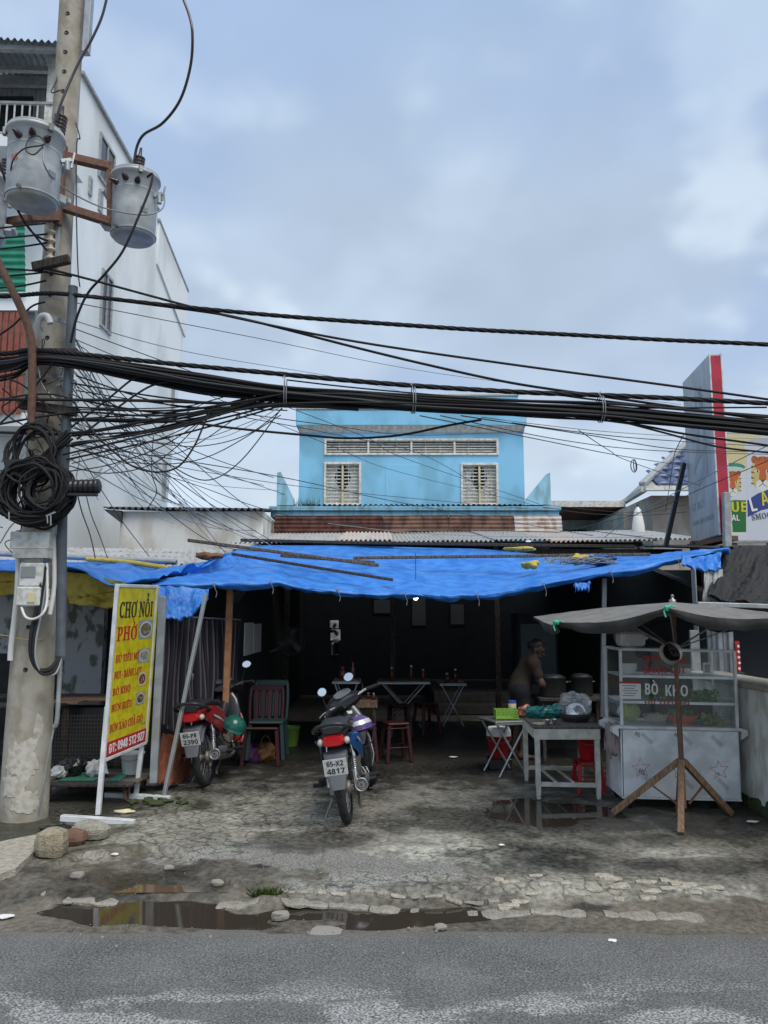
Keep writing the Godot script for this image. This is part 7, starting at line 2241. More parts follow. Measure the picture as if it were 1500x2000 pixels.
func rock(s: SurfaceTool, c: Vector3, r: Vector3, amp: float, sd: int, power: float) -> void:
	s.set_smooth_group(-1)
	var n := 12
	var g := []
	for j in 8:
		var row := []
		for i in n:
			var a := PI * j / 7.0
			var t := TAU * i / n
			var d := Vector3(sin(a) * cos(t), cos(a), sin(a) * sin(t))
			var k := 1.0 / pow(pow(absf(d.x), power) + pow(absf(d.y), power) + pow(absf(d.z), power), 1.0 / power)
			k *= 1.0 + amp * bumps.get_noise_3d(d.x * 70.0 + sd * 99.0, d.y * 70.0, d.z * 70.0)
			var p := d * r * k
			row.append(c + Vector3(p.x, p.y + r.y * 0.9, p.z))
		g.append(row)
	for j in 7:
		for i in n:
			var k := (i + 1) % n
			tri(s, g[j][i], g[j + 1][k], g[j][k])
			tri(s, g[j][i], g[j + 1][i], g[j + 1][k])

func bucket(t: Node3D, m: Material, r0: float, r1: float, h: float) -> void:
	var s := S(true)
	lathe(s, [Vector2(0, 0.004), Vector2(r0 * 0.96, 0.0), Vector2(r0, 0.006), Vector2(r1, h * 0.94), Vector2(r1 + 0.008, h * 0.95), Vector2(r1 + 0.008, h), Vector2(r1 - 0.003, h), Vector2(r0 - 0.004, 0.012), Vector2(0, 0.012)], 24)
	part("shell", s, m, t)
	s = S(true)
	var pts := PackedVector3Array()
	for i in 13: pts.append(Vector3(cos(PI * i / 12) * (r1 + 0.006), h * 0.93 - 0.05 * sin(PI * i / 12), sin(PI * i / 12) * (r1 + 0.012)))
	tube(s, pts, 0.003, 5)
	part("handle", s, M.steel_dull, t)

func build_parasol() -> void:
	var t := spot("parasol", "faded charcoal market parasol on a rusty steel pole in front of the food cart", "parasol", Vector3(2.53, 0, -6.8))
	var c := Vector3(2.52, 1.825, -6.8)
	var corner := []
	var R := 1.22
	var ys := [1.70, 1.69, 1.715, 1.73, 1.68, 1.655, 1.755, 1.70]
	for i in 8:
		var a := TAU * (i + 0.5) / 8
		corner.append(Vector3(c.x + cos(a) * R, 0, c.z - sin(a) * R))
	# corners run anticlockwise from the right: 4 = left back, 5 = left front ... set each height
	corner[0].y = 1.66; corner[1].y = 1.72; corner[2].y = 1.74; corner[3].y = 1.70; corner[4].y = 1.655; corner[5].y = 1.765; corner[6].y = 1.70; corner[7].y = 1.60
	for i in 8:
		var a: Vector3 = corner[i]
		var b: Vector3 = corner[(i + 1) % 8]
		var s := S(true)
		sheet(s, 14, 14, func(u: float, v: float) -> Vector3:
			var e := a.lerp(b, u)
			var edge_sag := 0.05 * sin(PI * u)
			var p := c.lerp(e, v)
			p.y += 0.012 * sin(PI * v) - edge_sag * v * v - 0.015 * sin(PI * u) * v * (1.0 - v) * 2.0
			p.y += bumps.get_noise_2d(p.x * 400.0, p.z * 400.0) * 0.007 * v
			p -= (e - c) * (0.04 * sin(PI * u) * v * v)
			return p)
		var cl := part("canopy", s, M.umbrella_cloth, t)
		s = S(true)
		sheet(s, 18, 6, func(u: float, v: float) -> Vector3:
			var e := a.lerp(b, u)
			var p := e - (e - c) * (0.04 * sin(PI * u))
			p.y -= 0.05 * sin(PI * u)
			p.y -= v * (0.04 + 0.065 * sin(PI * u)) * (0.9 + 0.25 * bumps.get_noise_2d(u * 300.0 + i * 90.0, 4.0))
			var out := (Vector3(e.x - c.x, 0, e.z - c.z)).normalized()
			p += out * (0.02 * sin(u * 17.0 + i) * v - 0.03 * v + 0.012 * sin(PI * v))
			return p)
		part("valance", s, M.umbrella_edge, t)
		s = S(true)
		tube(s, PackedVector3Array([c + Vector3(0, -0.03, 0), c.lerp(a, 0.5) + Vector3(0, -0.002, 0), a + Vector3(0, -0.012, 0)]), 0.006, 6)
		part("rib", s, M.steel_dull, t)
		s = S(true)
		rod(s, Vector3(c.x, 1.42, c.z), c.lerp(a, 0.55) + Vector3(0, -0.015, 0), 0.006, 6)
		part("strut", s, M.steel_dull, t)
		if i in [4, 5]:
			s = S(true)
			ball(s, a + Vector3(0, 0.0, 0.01), Vector3(0.026, 0.022, 0.02), 12, 0.5, 3.0, i)
			tube(s, curve([a, a + Vector3(-0.02, -0.03, 0.01), a + Vector3(-0.012, -0.07, 0.02)], 4), 0.006, 5)
			tube(s, curve([a, a + Vector3(0.03, 0.01, 0.01), a + Vector3(0.06, 0.0, 0.02)], 4), 0.006, 5)
			part("tie", s, M.green_tie, t)
	var s := S(true)
	lathe(s, [Vector2(0.03, -0.01), Vector2(0.03, 0.02), Vector2(0.012, 0.03), Vector2(0.012, 0.05), Vector2(0.016, 0.06), Vector2(0.0, 0.07)], 10, Transform3D(Basis.IDENTITY, c))
	part("finial", s, M.steel_dull, t)
	s = S(true)
	rod(s, Vector3(2.53, 0.1, -6.8), Vector3(2.525, 1.0, -6.8), 0.022, 10)
	rod(s, Vector3(2.525, 0.98, -6.8), c, 0.017, 10)
	part("pole", s, M.steel_rust, t)
	s = S(true)
	lathe(s, [Vector2(0.03, 0), Vector2(0.03, 0.06)], 10, Transform3D(Basis.IDENTITY, Vector3(2.525, 1.40, -6.8)))
	part("slider", s, M.black_plastic, t)
	var hub := Vector3(2.53, 0.50, -6.8)
	for f in [Vector3(1.988, 0, -7.01), Vector3(2.326, 0, -6.344), Vector3(3, 0, -6.975), Vector3(2.6, 0, -7.12)]:
		s = S()
		bar(s, hub + (f - hub).normalized() * 0.02, f + Vector3(0, 0.012, 0), 0.05, 0.05, 0.003)
		part("leg", s, M.wood_brown, t)
		if f.z < -6.9 and f.z > -7.1:
			s = S()
			bar(s, hub.lerp(f, 0.45), Vector3(hub.x + (0.05 if f.x > hub.x else -0.05), 0.13, hub.z - 0.02), 0.018, 0.012)
			part("brace", s, M.steel_rust, t)


# ---------- motorbikes, built with the rear wheel's contact point at the origin, heading to -z ----------
func wheel(t: Node3D, called: String, xf: Transform3D, r: float) -> void:
	var s := S(true)
	var prof := []
	for i in 13:
		var a := TAU * i / 12
		prof.append(Vector2(r - 0.036 + cos(a) * 0.036, sin(a) * 0.038))
	var side := xf * Transform3D(Basis(Vector3.BACK, PI / 2), Vector3.ZERO)
	lathe(s, prof, 40, side)
	for i in 44:
		var a := TAU * i / 44
		var p := xf * Vector3((0.012 if i % 2 else -0.012), cos(a) * r, sin(a) * r)
		box(s, p, Vector3(0.018, 0.005, 0.02), 0.0, xf.basis * Basis(Vector3.RIGHT, a))
	var w := part(called, s, M.tyre, t)
	s = S(true)
	lathe(s, [Vector2(r - 0.075, -0.022), Vector2(r - 0.058, -0.026), Vector2(r - 0.07, -0.012), Vector2(r - 0.07, 0.012), Vector2(r - 0.058, 0.026), Vector2(r - 0.075, 0.022), Vector2(r - 0.08, 0.0), Vector2(r - 0.075, -0.022)], 36, side)
	part("rim", s, M.chrome, w)
	s = S(true)
	lathe(s, [Vector2(0.012, -0.07), Vector2(0.055, -0.06), Vector2(0.062, -0.03), Vector2(0.03, -0.02), Vector2(0.03, 0.03), Vector2(0.05, 0.04), Vector2(0.05, 0.055), Vector2(0.012, 0.07)], 20, side)
	part("hub", s, M.engine, w)
	s = S(true)
	for i in 28:
		var a := TAU * i / 28
		var b := a + (0.5 if i % 4 < 2 else -0.5)
		rod(s, xf * Vector3(0.03 if i % 2 else -0.03, cos(a) * 0.05, sin(a) * 0.05), xf * Vector3(0.008 if i % 2 else -0.008, cos(b) * (r - 0.075), sin(b) * (r - 0.075)), 0.0022, 4)
	part("spoke", s, M.chrome, w)

func half_pipe(s: SurfaceTool, xf: Transform3D, r: float, w: float, a0: float, a1: float, n := 14) -> void:
	# a mudguard: an arc of gutter round the wheel's axle
	var rings := []
	for i in n + 1:
		var a := lerpf(a0, a1, float(i) / n)
		var d := Vector3(0, cos(a), sin(a))
		var ring := []
		for q in [[-1.0, -0.035], [-0.92, -0.008], [-0.5, 0.008], [0.5, 0.008], [0.92, -0.008], [1.0, -0.035], [0.9, -0.03], [0.45, 0.0], [-0.45, 0.0], [-0.9, -0.03]]:
			ring.append(xf * (Vector3(q[0] * w, 0, 0) + d * (r + q[1])))
		rings.append(ring)
	loft(s, rings)

func motorbike(label: String, at: Vector3, turn: float, lean: float, steer: float, paint: String, side_paint: String, line1: String, line2: String, pale_mirrors: bool) -> Node3D:
	var t := thing("motorbike", label, "motorbike", at, "parked motorbikes")
	t.rotation = Vector3(0, turn, lean)
	var P: Material = M[paint]
	var Q: Material = M[side_paint]
	var r := 0.285
	wheel(t, "rear_wheel", Transform3D(Basis.IDENTITY, Vector3(0, r, 0)), r)
	var rake := Basis(Vector3.RIGHT, 0.46)      # the steering head leans back
	var head := Vector3(0, 0.80, -0.98)
	var turned := Transform3D(rake * Basis(Vector3.UP, steer) * rake.inverse(), head)
	turned = turned * Transform3D(Basis.IDENTITY, -head)
	var st := func(v: Vector3) -> Vector3: return turned * v
	wheel(t, "front_wheel", turned * Transform3D(Basis.IDENTITY, Vector3(0, r, -1.22)), r)
	# frame, swing arm, chain case
	var s := S()
	for e in [-1.0, 1.0]: bar(s, Vector3(e * 0.075, r, 0.02), Vector3(e * 0.07, 0.30, -0.42), 0.03, 0.045, 0.004)
	part("swing_arm", s, M.steel_dull, t)
	s = S()
	prism(s, PackedVector2Array([Vector2(-0.44, 0.23), Vector2(-0.44, 0.37), Vector2(0.0, 0.36), Vector2(0.07, 0.32), Vector2(0.07, 0.25), Vector2(0.0, 0.21)]), 0.03, Transform3D(Basis(Vector3.BACK, Vector3.UP, Vector3.LEFT), Vector3(-0.08, 0, 0)))
	part("chain_case", s, M.steel_dull, t)
	s = S(true)
	tube(s, curve([Vector3(0, 0.80, -0.96), Vector3(0, 0.55, -0.75), Vector3(0, 0.5, -0.5), Vector3(0, 0.62, -0.25), Vector3(0, 0.74, 0.1)], 5), 0.032, 8)
	part("frame", s, M.black_plastic, t)
	for e in [-1.0, 1.0]:
		s = S(true)
		var lo := Vector3(e * 0.115, r + 0.02, 0.02)
		var hi := Vector3(e * 0.105, 0.66, -0.03)
		rod(s, lo, lo.lerp(hi, 0.35), 0.024, 10)
		rod(s, hi, lo.lerp(hi, 0.62), 0.027, 10)
		rod(s, lo, hi, 0.012, 8)
		var d := (hi - lo).normalized()
		var b := along(d)
		var pts := PackedVector3Array()
		for i in 57: pts.append(lo.lerp(hi, 0.33 + 0.32 * i / 56.0) + b * Vector3(cos(i * 0.8) * 0.026, 0, sin(i * 0.8) * 0.026))
		tube(s, pts, 0.005, 5)
		part("shock_absorber", s, M.chrome, t)
	# rear mudguard, plate, lamps
	s = S(true)
	half_pipe(s, Transform3D(Basis.IDENTITY, Vector3(0, r + 0.03, 0.0)), r + 0.04, 0.085, -0.9, 1.05)
	part("rear_mudguard", s, M.bike_grey, t)
	s = S(true)
	loft(s, [ring_at(Vector3(0, 0.62, 0.27), 0.10, 0.03, 10, Basis(Vector3.RIGHT, -PI / 2 + 0.35), 4.0), ring_at(Vector3(0, 0.47, 0.33), 0.085, 0.016, 10, Basis(Vector3.RIGHT, -PI / 2 + 0.35), 4.0), ring_at(Vector3(0, 0.35, 0.365), 0.06, 0.012, 10, Basis(Vector3.RIGHT, -PI / 2 + 0.35), 4.0)])
	part("mud_flap", s, M.bike_grey, t)
	var pb := Basis(Vector3.RIGHT, 0.30)
	var pc := Vector3(0, 0.52, 0.365)
	if line1:
		s = S()
		box(s, pc, Vector3(0.19, 0.14, 0.004), 0.0015, pb)
		var plate := part("plate", s, M.plate_white, t)
		s = S()
		letters(s, line1, false, 0.135, 0.042, Transform3D(pb, pc + pb * Vector3(0, 0.032, 0.002)), 0.0015)
		letters(s, line2, false, 0.145, 0.046, Transform3D(pb, pc + pb * Vector3(0, -0.032, 0.002)), 0.0015)
		part("lettering", s, M.print_black, plate)
	s = S(true)
	loft(s, [ring_at(Vector3(0, 0.715, 0.34), 0.072, 0.034, 16, Basis.IDENTITY, 3.0), ring_at(Vector3(0, 0.715, 0.315), 0.09, 0.045, 16, Basis.IDENTITY, 3.0), ring_at(Vector3(0, 0.72, 0.20), 0.10, 0.05, 16, Basis.IDENTITY, 3.0)])
	part("tail_lamp", s, M.tail_red if line1 else M.bike_grey, t)
	for e in [-1.0, 1.0]:
		s = S(true)
		ball(s, Vector3(e * 0.108, 0.71, 0.285), Vector3(0.026, 0.030, 0.038), 14)
		part("indicator", s, M.lamp_clear if line1 else M.bike_grey, t)
	# tail and side panels
	s = S(true)
	loft(s, [ring_at(Vector3(0, 0.735, 0.27), 0.105, 0.06, 16, Basis.IDENTITY, 2.6), ring_at(Vector3(0, 0.735, 0.05), 0.135, 0.085, 16, Basis.IDENTITY, 2.6), ring_at(Vector3(0, 0.68, -0.25), 0.14, 0.12, 16, Basis.IDENTITY, 2.6), ring_at(Vector3(0, 0.60, -0.50), 0.115, 0.11, 16, Basis.IDENTITY, 2.6), ring_at(Vector3(0, 0.58, -0.62), 0.06, 0.08, 16, Basis.IDENTITY, 2.6)])
	part("body_panel", s, P, t)
	for e in [-1.0, 1.0]:
		s = S(true)
		var rings := []
		for q in [[0.20, 0.70, 0.04, 0.122], [0.05, 0.66, 0.075, 0.150], [-0.15, 0.59, 0.11, 0.168], [-0.35, 0.53, 0.09, 0.155], [-0.50, 0.50, 0.03, 0.125]]:
			rings.append(ring_at(Vector3(e * q[3], q[1], q[0]), 0.012, q[2], 12))
		loft(s, rings)
		var sp := part("side_panel", s, Q, t)
		s = S()
		prism(s, PackedVector2Array([Vector2(0.12, 0.74), Vector2(-0.05, 0.70), Vector2(-0.30, 0.60), Vector2(-0.1, 0.66), Vector2(0.08, 0.71)]), 0.004, Transform3D(Basis(Vector3.BACK, Vector3.UP, Vector3.LEFT), Vector3(e * 0.176 + 0.002, -0.03, 0)))
		part("decal", s, M.silver_paint, sp)
	s = S(true)
	tube(s, curve([Vector3(-0.13, 0.76, 0.08), Vector3(-0.155, 0.80, 0.28), Vector3(-0.10, 0.845, 0.375), Vector3(0.0, 0.86, 0.395), Vector3(0.10, 0.845, 0.375), Vector3(0.155, 0.80, 0.28), Vector3(0.13, 0.76, 0.08)], 6), 0.017, 8)
	part("grab_rail", s, M.black_plastic, t)
	s = S(true)
	loft(s, [ring_at(Vector3(0, 0.80, 0.31), 0.08, 0.025, 16, Basis.IDENTITY, 2.6), ring_at(Vector3(0, 0.815, 0.22), 0.115, 0.035, 16, Basis.IDENTITY, 2.6), ring_at(Vector3(0, 0.825, 0.0), 0.125, 0.045, 16, Basis.IDENTITY, 2.6), ring_at(Vector3(0, 0.79, -0.25), 0.13, 0.045, 16, Basis.IDENTITY, 2.6), ring_at(Vector3(0, 0.77, -0.42), 0.10, 0.045, 16, Basis.IDENTITY, 2.6), ring_at(Vector3(0, 0.74, -0.55), 0.05, 0.03, 16, Basis.IDENTITY, 2.6)])
	part("saddle", s, M.seat_vinyl, t)
	# engine, pegs, stand, exhaust
	s = S(true)
	loft(s, [ring_at(Vector3(0, 0.33, -0.38), 0.10, 0.10, 14), ring_at(Vector3(0, 0.33, -0.62), 0.11, 0.105, 14), ring_at(Vector3(0, 0.36, -0.68), 0.065, 0.065, 14), ring_at(Vector3(0, 0.38, -0.86), 0.065, 0.06, 14)])
	for i in 6: lathe(s, [Vector2(0.0, -0.004), Vector2(0.085, -0.004), Vector2(0.085, 0.004), Vector2(0.0, 0.004)], 14, Transform3D(along(Vector3(0, 0.1, -1)), Vector3(0, 0.372, -0.70 - i * 0.028)))
	part("engine", s, M.engine, t)
	for e in [-1.0, 1.0]:
		s = S(true)
		rod(s, Vector3(e * 0.10, 0.27, -0.50), Vector3(e * 0.27, 0.27, -0.50), 0.012)
		rod(s, Vector3(e * 0.18, 0.27, -0.50), Vector3(e * 0.28, 0.27, -0.50), 0.022)
		part("foot_peg", s, M.black_rubber, t)
		s = S(true)
		rod(s, Vector3(e * 0.12, 0.32, -0.13), Vector3(e * 0.20, 0.31, -0.10), 0.012)
		rod(s, Vector3(e * 0.19, 0.31, -0.10), Vector3(e * 0.27, 0.31, -0.12), 0.018)
		part("foot_peg", s, M.black_rubber, t)
	s = S(true)
	tube(s, PackedVector3Array([Vector3(-0.10, 0.24, -0.36), Vector3(-0.17, 0.10, -0.22), Vector3(-0.215, 0.012, -0.16)]), 0.012, 8)
	box(s, Vector3(-0.225, 0.016, -0.15), Vector3(0.05, 0.012, 0.06), 0.004)
	part("kick_stand", s, M.steel_dull, t)
	s = S(true)
	tube(s, PackedVector3Array([Vector3(0.09, 0.22, -0.30), Vector3(0.11, 0.14, -0.02), Vector3(0.13, 0.12, 0.04)]), 0.011, 8)
	part("brake_pedal", s, M.steel_dull, t)
	s = S(true)
	tube(s, curve([Vector3(0.05, 0.32, -0.86), Vector3(0.09, 0.22, -0.80), Vector3(0.12, 0.20, -0.5), Vector3(0.14, 0.24, -0.25)], 5), 0.018, 8)
	lathe(s, [Vector2(0.018, 0), Vector2(0.042, 0.05), Vector2(0.05, 0.12), Vector2(0.052, 0.42), Vector2(0.056, 0.43), Vector2(0.056, 0.45), Vector2(0.044, 0.452), Vector2(0.040, 0.435), Vector2(0.022, 0.43), Vector2(0.020, 0.46), Vector2(0.013, 0.46), Vector2(0.012, 0.42), Vector2(0.0, 0.42)], 22, Transform3D(along(Vector3(0.05, 0.17, 1)), Vector3(0.145, 0.25, -0.27)))
	var ex := part("exhaust", s, M.steel_dull, t)
	s = S(true)
	loft(s, [ring_at(Vector3(0.20, 0.32, -0.16), 0.012, 0.035, 10), ring_at(Vector3(0.215, 0.355, 0.10), 0.014, 0.04, 10), ring_at(Vector3(0.21, 0.375, 0.16), 0.008, 0.02, 10)])
	part("heat_shield", s, M.bike_grey, ex)
	# leg shields and head
	for e in [-1.0, 1.0]:
		s = S(true)
		var rings := []
		for q in [[0.86, -0.95, 0.07, 0.05], [0.72, -0.93, 0.13, 0.06], [0.55, -0.90, 0.20, 0.06], [0.40, -0.84, 0.225, 0.05], [0.30, -0.78, 0.20, 0.03]]:
			rings.append(ring_at(Vector3(e * q[2] * 0.72, q[0], q[1]), q[2] * 0.34, q[3] * 0.4, 12, Basis(Vector3.RIGHT, PI / 2) * Basis(Vector3.BACK, e * 0.5)))
		loft(s, rings)
		part("leg_shield", s, P, t)
	s = S(true)
	loft(s, [ring_at(Vector3(0, 0.60, -0.70), 0.05, 0.05, 12), ring_at(Vector3(0, 0.66, -0.82), 0.07, 0.10, 12), ring_at(Vector3(0, 0.76, -0.93), 0.09, 0.14, 12), ring_at(Vector3(0, 0.80, -1.02), 0.07, 0.10, 12)])
	part("head_cover", s, M.bike_black, t)
	s = S(true)
	loft(s, [ring_at(Vector3(0, 0.50, -0.80), 0.15, 0.02, 16, Basis(Vector3.RIGHT, PI / 2), 3.0), ring_at(Vector3(0, 0.62, -0.85), 0.19, 0.03, 16, Basis(Vector3.RIGHT, PI / 2), 3.0), ring_at(Vector3(0, 0.76, -0.90), 0.16, 0.04, 16, Basis(Vector3.RIGHT, PI / 2), 3.0), ring_at(Vector3(0, 0.85, -0.94), 0.10, 0.04, 16, Basis(Vector3.RIGHT, PI / 2), 3.0)])
	part("inner_panel", s, M.bike_black, t)
	s = S()
	box(s, Vector3(0.03, 0.80, -0.858), Vector3(0.06, 0.03, 0.004), 0.001, Basis(Vector3.RIGHT, -0.5))
	part("sticker", s, M.plate_white, t)
	s = S(true)
	for e in [-1.0, 1.0]: tube(s, PackedVector3Array([st.call(Vector3(e * 0.08, 0.76, -1.0)), st.call(Vector3(e * 0.08, 0.285, -1.22))]), 0.022, 8)
	part("fork", s, M.steel_dull, t)
	s = S(true)
	half_pipe(s, turned * Transform3D(Basis.IDENTITY, Vector3(0, r, -1.22)), r + 0.03, 0.06, -1.3, 0.9)
	part("front_mudguard", s, P, t)
	s = S(true)
	var rr := []
	for q in [[-0.12, 0.90, 0.11, 0.03], [-0.03, 0.89, 0.19, 0.075], [0.06, 0.88, 0.21, 0.09], [0.14, 0.86, 0.16, 0.07], [0.20, 0.84, 0.10, 0.045]]:
		var ring := []
		for p in ring_at(Vector3(0, q[1], -0.96 - q[0]), q[2], q[3], 18, Basis.IDENTITY, 2.4): ring.append(st.call(p))
		rr.append(ring)
	loft(s, rr)
	var cowl := part("handlebar_cover", s, M.bike_black, t)
	s = S(true)
	var face := turned * Transform3D(Basis(Vector3.RIGHT, -0.9), Vector3(0, 0.982, -0.93))
	loft(s, [ring_at(face * Vector3.ZERO, 0.10, 0.045, 18, face.basis, 2.6), ring_at(face * Vector3(0, 0, 0.008), 0.085, 0.036, 18, face.basis, 2.6)])
	part("dial", s, M.bike_grey, cowl)
	s = S(true)
	lathe(s, [Vector2(0.07, 0), Vector2(0.065, 0.03), Vector2(0.0, 0.045)], 18, turned * Transform3D(along(Vector3(0, -0.2, -1)), Vector3(0, 0.89, -1.13)))
	part("headlamp", s, M.lamp_clear, cowl)
	for e in [-1.0, 1.0]:
		s = S(true)
		var tip: Vector3 = st.call(Vector3(e * 0.34, 0.895, -0.80))
		tube(s, PackedVector3Array([st.call(Vector3(e * 0.10, 0.895, -0.92)), st.call(Vector3(e * 0.22, 0.91, -0.88)), tip]), 0.013, 8)
		var bar_part := part("handlebar", s, M.chrome, t)
		s = S(true)
		rod(s, (st.call(Vector3(e * 0.235, 0.908, -0.873)) as Vector3), tip, 0.019, 10)
		part("grip", s, M.black_rubber, bar_part)
		s = S(true)
		tube(s, PackedVector3Array([st.call(Vector3(e * 0.17, 0.90, -0.95)), st.call(Vector3(e * 0.25, 0.90, -0.96)), st.call(Vector3(e * 0.34, 0.895, -0.90))]), 0.006, 6)
		part("lever", s, M.chrome, bar_part)
		s = S(true)
		var mc: Vector3 = st.call(Vector3(e * 0.30 if pale_mirrors else 0.10 if e > 0 else -0.23, 1.10, -0.86))
		tube(s, curve([st.call(Vector3(e * 0.20, 0.91, -0.90)), st.call(Vector3(e * 0.23, 0.98, -0.90)), mc + Vector3(0, -0.02, -0.015)], 4), 0.006, 6)
		var mb := turned.basis * Basis(Vector3.UP, -e * 0.12) * Basis(Vector3.RIGHT, -0.12)
		loft(s, [ring_at(mc + mb * Vector3(0, 0, -0.03), 0.02, 0.014, 16, mb), ring_at(mc + mb * Vector3(0, 0, -0.012), 0.050, 0.038, 16, mb), ring_at(mc + mb * Vector3(0, 0, 0.006), 0.056, 0.044, 16, mb)])
		var mi := part("mirror", s, M.black_plastic, t)
		s = S(true)
		loft(s, [ring_at(mc + mb * Vector3(0, 0, 0.0062), 0.050, 0.038, 18, mb), ring_at(mc + mb * Vector3(0, 0, 0.0082), 0.048, 0.036, 18, mb)])
		part("mirror_glass", s, M.mirror, mi)
	return t

func helmet(label: String, at: Vector3, turn: Vector3, shell: String, band: String) -> Node3D:
	var t := thing("helmet", label, "helmet", at)
	t.rotation = turn
	var s := S(true)
	var prof := []
	for i in 12:
		var a := 1.72 * i / 11.0
		prof.append(Vector2(sin(a) * 0.128, cos(a) * 0.125))
	prof.reverse()
	lathe(s, prof, 28)
	part("shell", s, M[shell], t)
	s = S(true)
	loop(s, Vector3(0, -0.019, 0), Basis(Vector3.RIGHT, PI / 2), 0.127, 0.127, 0.008, 30, 6)
	part("rim", s, M.black_rubber, t)
	s = S(true)
	lathe(s, [Vector2(0.118, -0.018), Vector2(0.10, 0.07), Vector2(0.0, 0.105)], 20)
	part("lining", s, M.black_rubber, t)
	if band:
		s = S(true)
		var b := []
		for i in 7:
			var a := lerpf(0.95, 1.30, i / 6.0)
			b.append(Vector2(sin(a) * 0.1295, cos(a) * 0.1265))
		b.reverse()
		lathe(s, b, 28)
		part("stripe", s, M[band], t)
	s = S(true)
	loft(s, [ring_at(Vector3(0, 0.0, 0.115), 0.09, 0.006, 14), ring_at(Vector3(0, -0.008, 0.17), 0.06, 0.004, 14)])
	part("peak", s, M[shell], t)
	s = S(true)
	tube(s, curve([Vector3(0.118, -0.02, 0), Vector3(0.08, -0.12, 0.03), Vector3(0, -0.16, 0.04), Vector3(-0.08, -0.12, 0.03), Vector3(-0.118, -0.02, 0)], 5), 0.007, 6)
	part("strap", s, M.black_rubber, t)
	return t

func build_bikes() -> void:
	var a := down(Vector3(-0.299, 0, -6.74))
	motorbike("black motorbike parked tail first in the middle with plate 65 and blue side panels", a, -0.05, 0.135, 0.72, "bike_black", "bike_blue", "65-X2", "4817", false)
	var c := down(Vector3(-1.8, 0, -8.138))
	motorbike("red motorbike parked by the striped curtain with plate ending 2390", c, -0.08, 0.12, 0.25, "bike_red", "bike_red", "65-P8", "2390", true)
	helmet("purple half helmet with silver stripe hanging on the right flank of the middle motorbike", Vector3(-0.219, 0.705, -7.1), Vector3(-0.2, 0.3, 0.25), "helmet_purple", "silver_paint")
	var hl := helmet("lime green helmet with yellow stripe hooked beside the tail lamp of the middle motorbike", Vector3(-0.294, 0.587, -6.95), Vector3(0.25, 0.9, -0.9), "helmet_lime", "helmet_yellow")
	hl.scale = Vector3.ONE * 0.8
	helmet("dark green glossy helmet hanging from the red motorbike", Vector3(-1.575, 0.551, -8.35), Vector3(0.2, 0.2, -0.35), "helmet_green", "")


# ---------- food cart and table ----------
func bowl(t: Node3D, called: String, m: Material, r: float, h: float, at := Vector3.ZERO) -> void:
	var s := S(true)
	lathe(s, [Vector2(0, 0.003), Vector2(r * 0.5, 0.0), Vector2(r * 0.52, h * 0.1), Vector2(r * 0.85, h * 0.5), Vector2(r, h), Vector2(r * 0.97, h), Vector2(r * 0.8, h * 0.5), Vector2(r * 0.48, h * 0.16), Vector2(0, h * 0.14)], 24, Transform3D(Basis.IDENTITY, at))
	part(called, s, m, t)

func leaves(s: SurfaceTool, c: Vector3, r: Vector3, n: int, size: float) -> void:
	for i in n:
		var d := Vector3(rng.randf_range(-1, 1), rng.randf_range(0, 1), rng.randf_range(-1, 1))
		var p := c + d * r
		var b := Basis(Vector3.UP, rng.randf() * TAU) * Basis(Vector3.RIGHT, rng.randf_range(-1.2, 1.2))
		var q := [Vector3(0, 0, 0), Vector3(size * 0.5, size * 0.15, size * 0.5), Vector3(0, 0.1 * size, size), Vector3(-size * 0.5, size * 0.2, size * 0.5)]
		tri(s, p + b * q[0], p + b * q[1], p + b * q[2])
		tri(s, p + b * q[0], p + b * q[2], p + b * q[3])

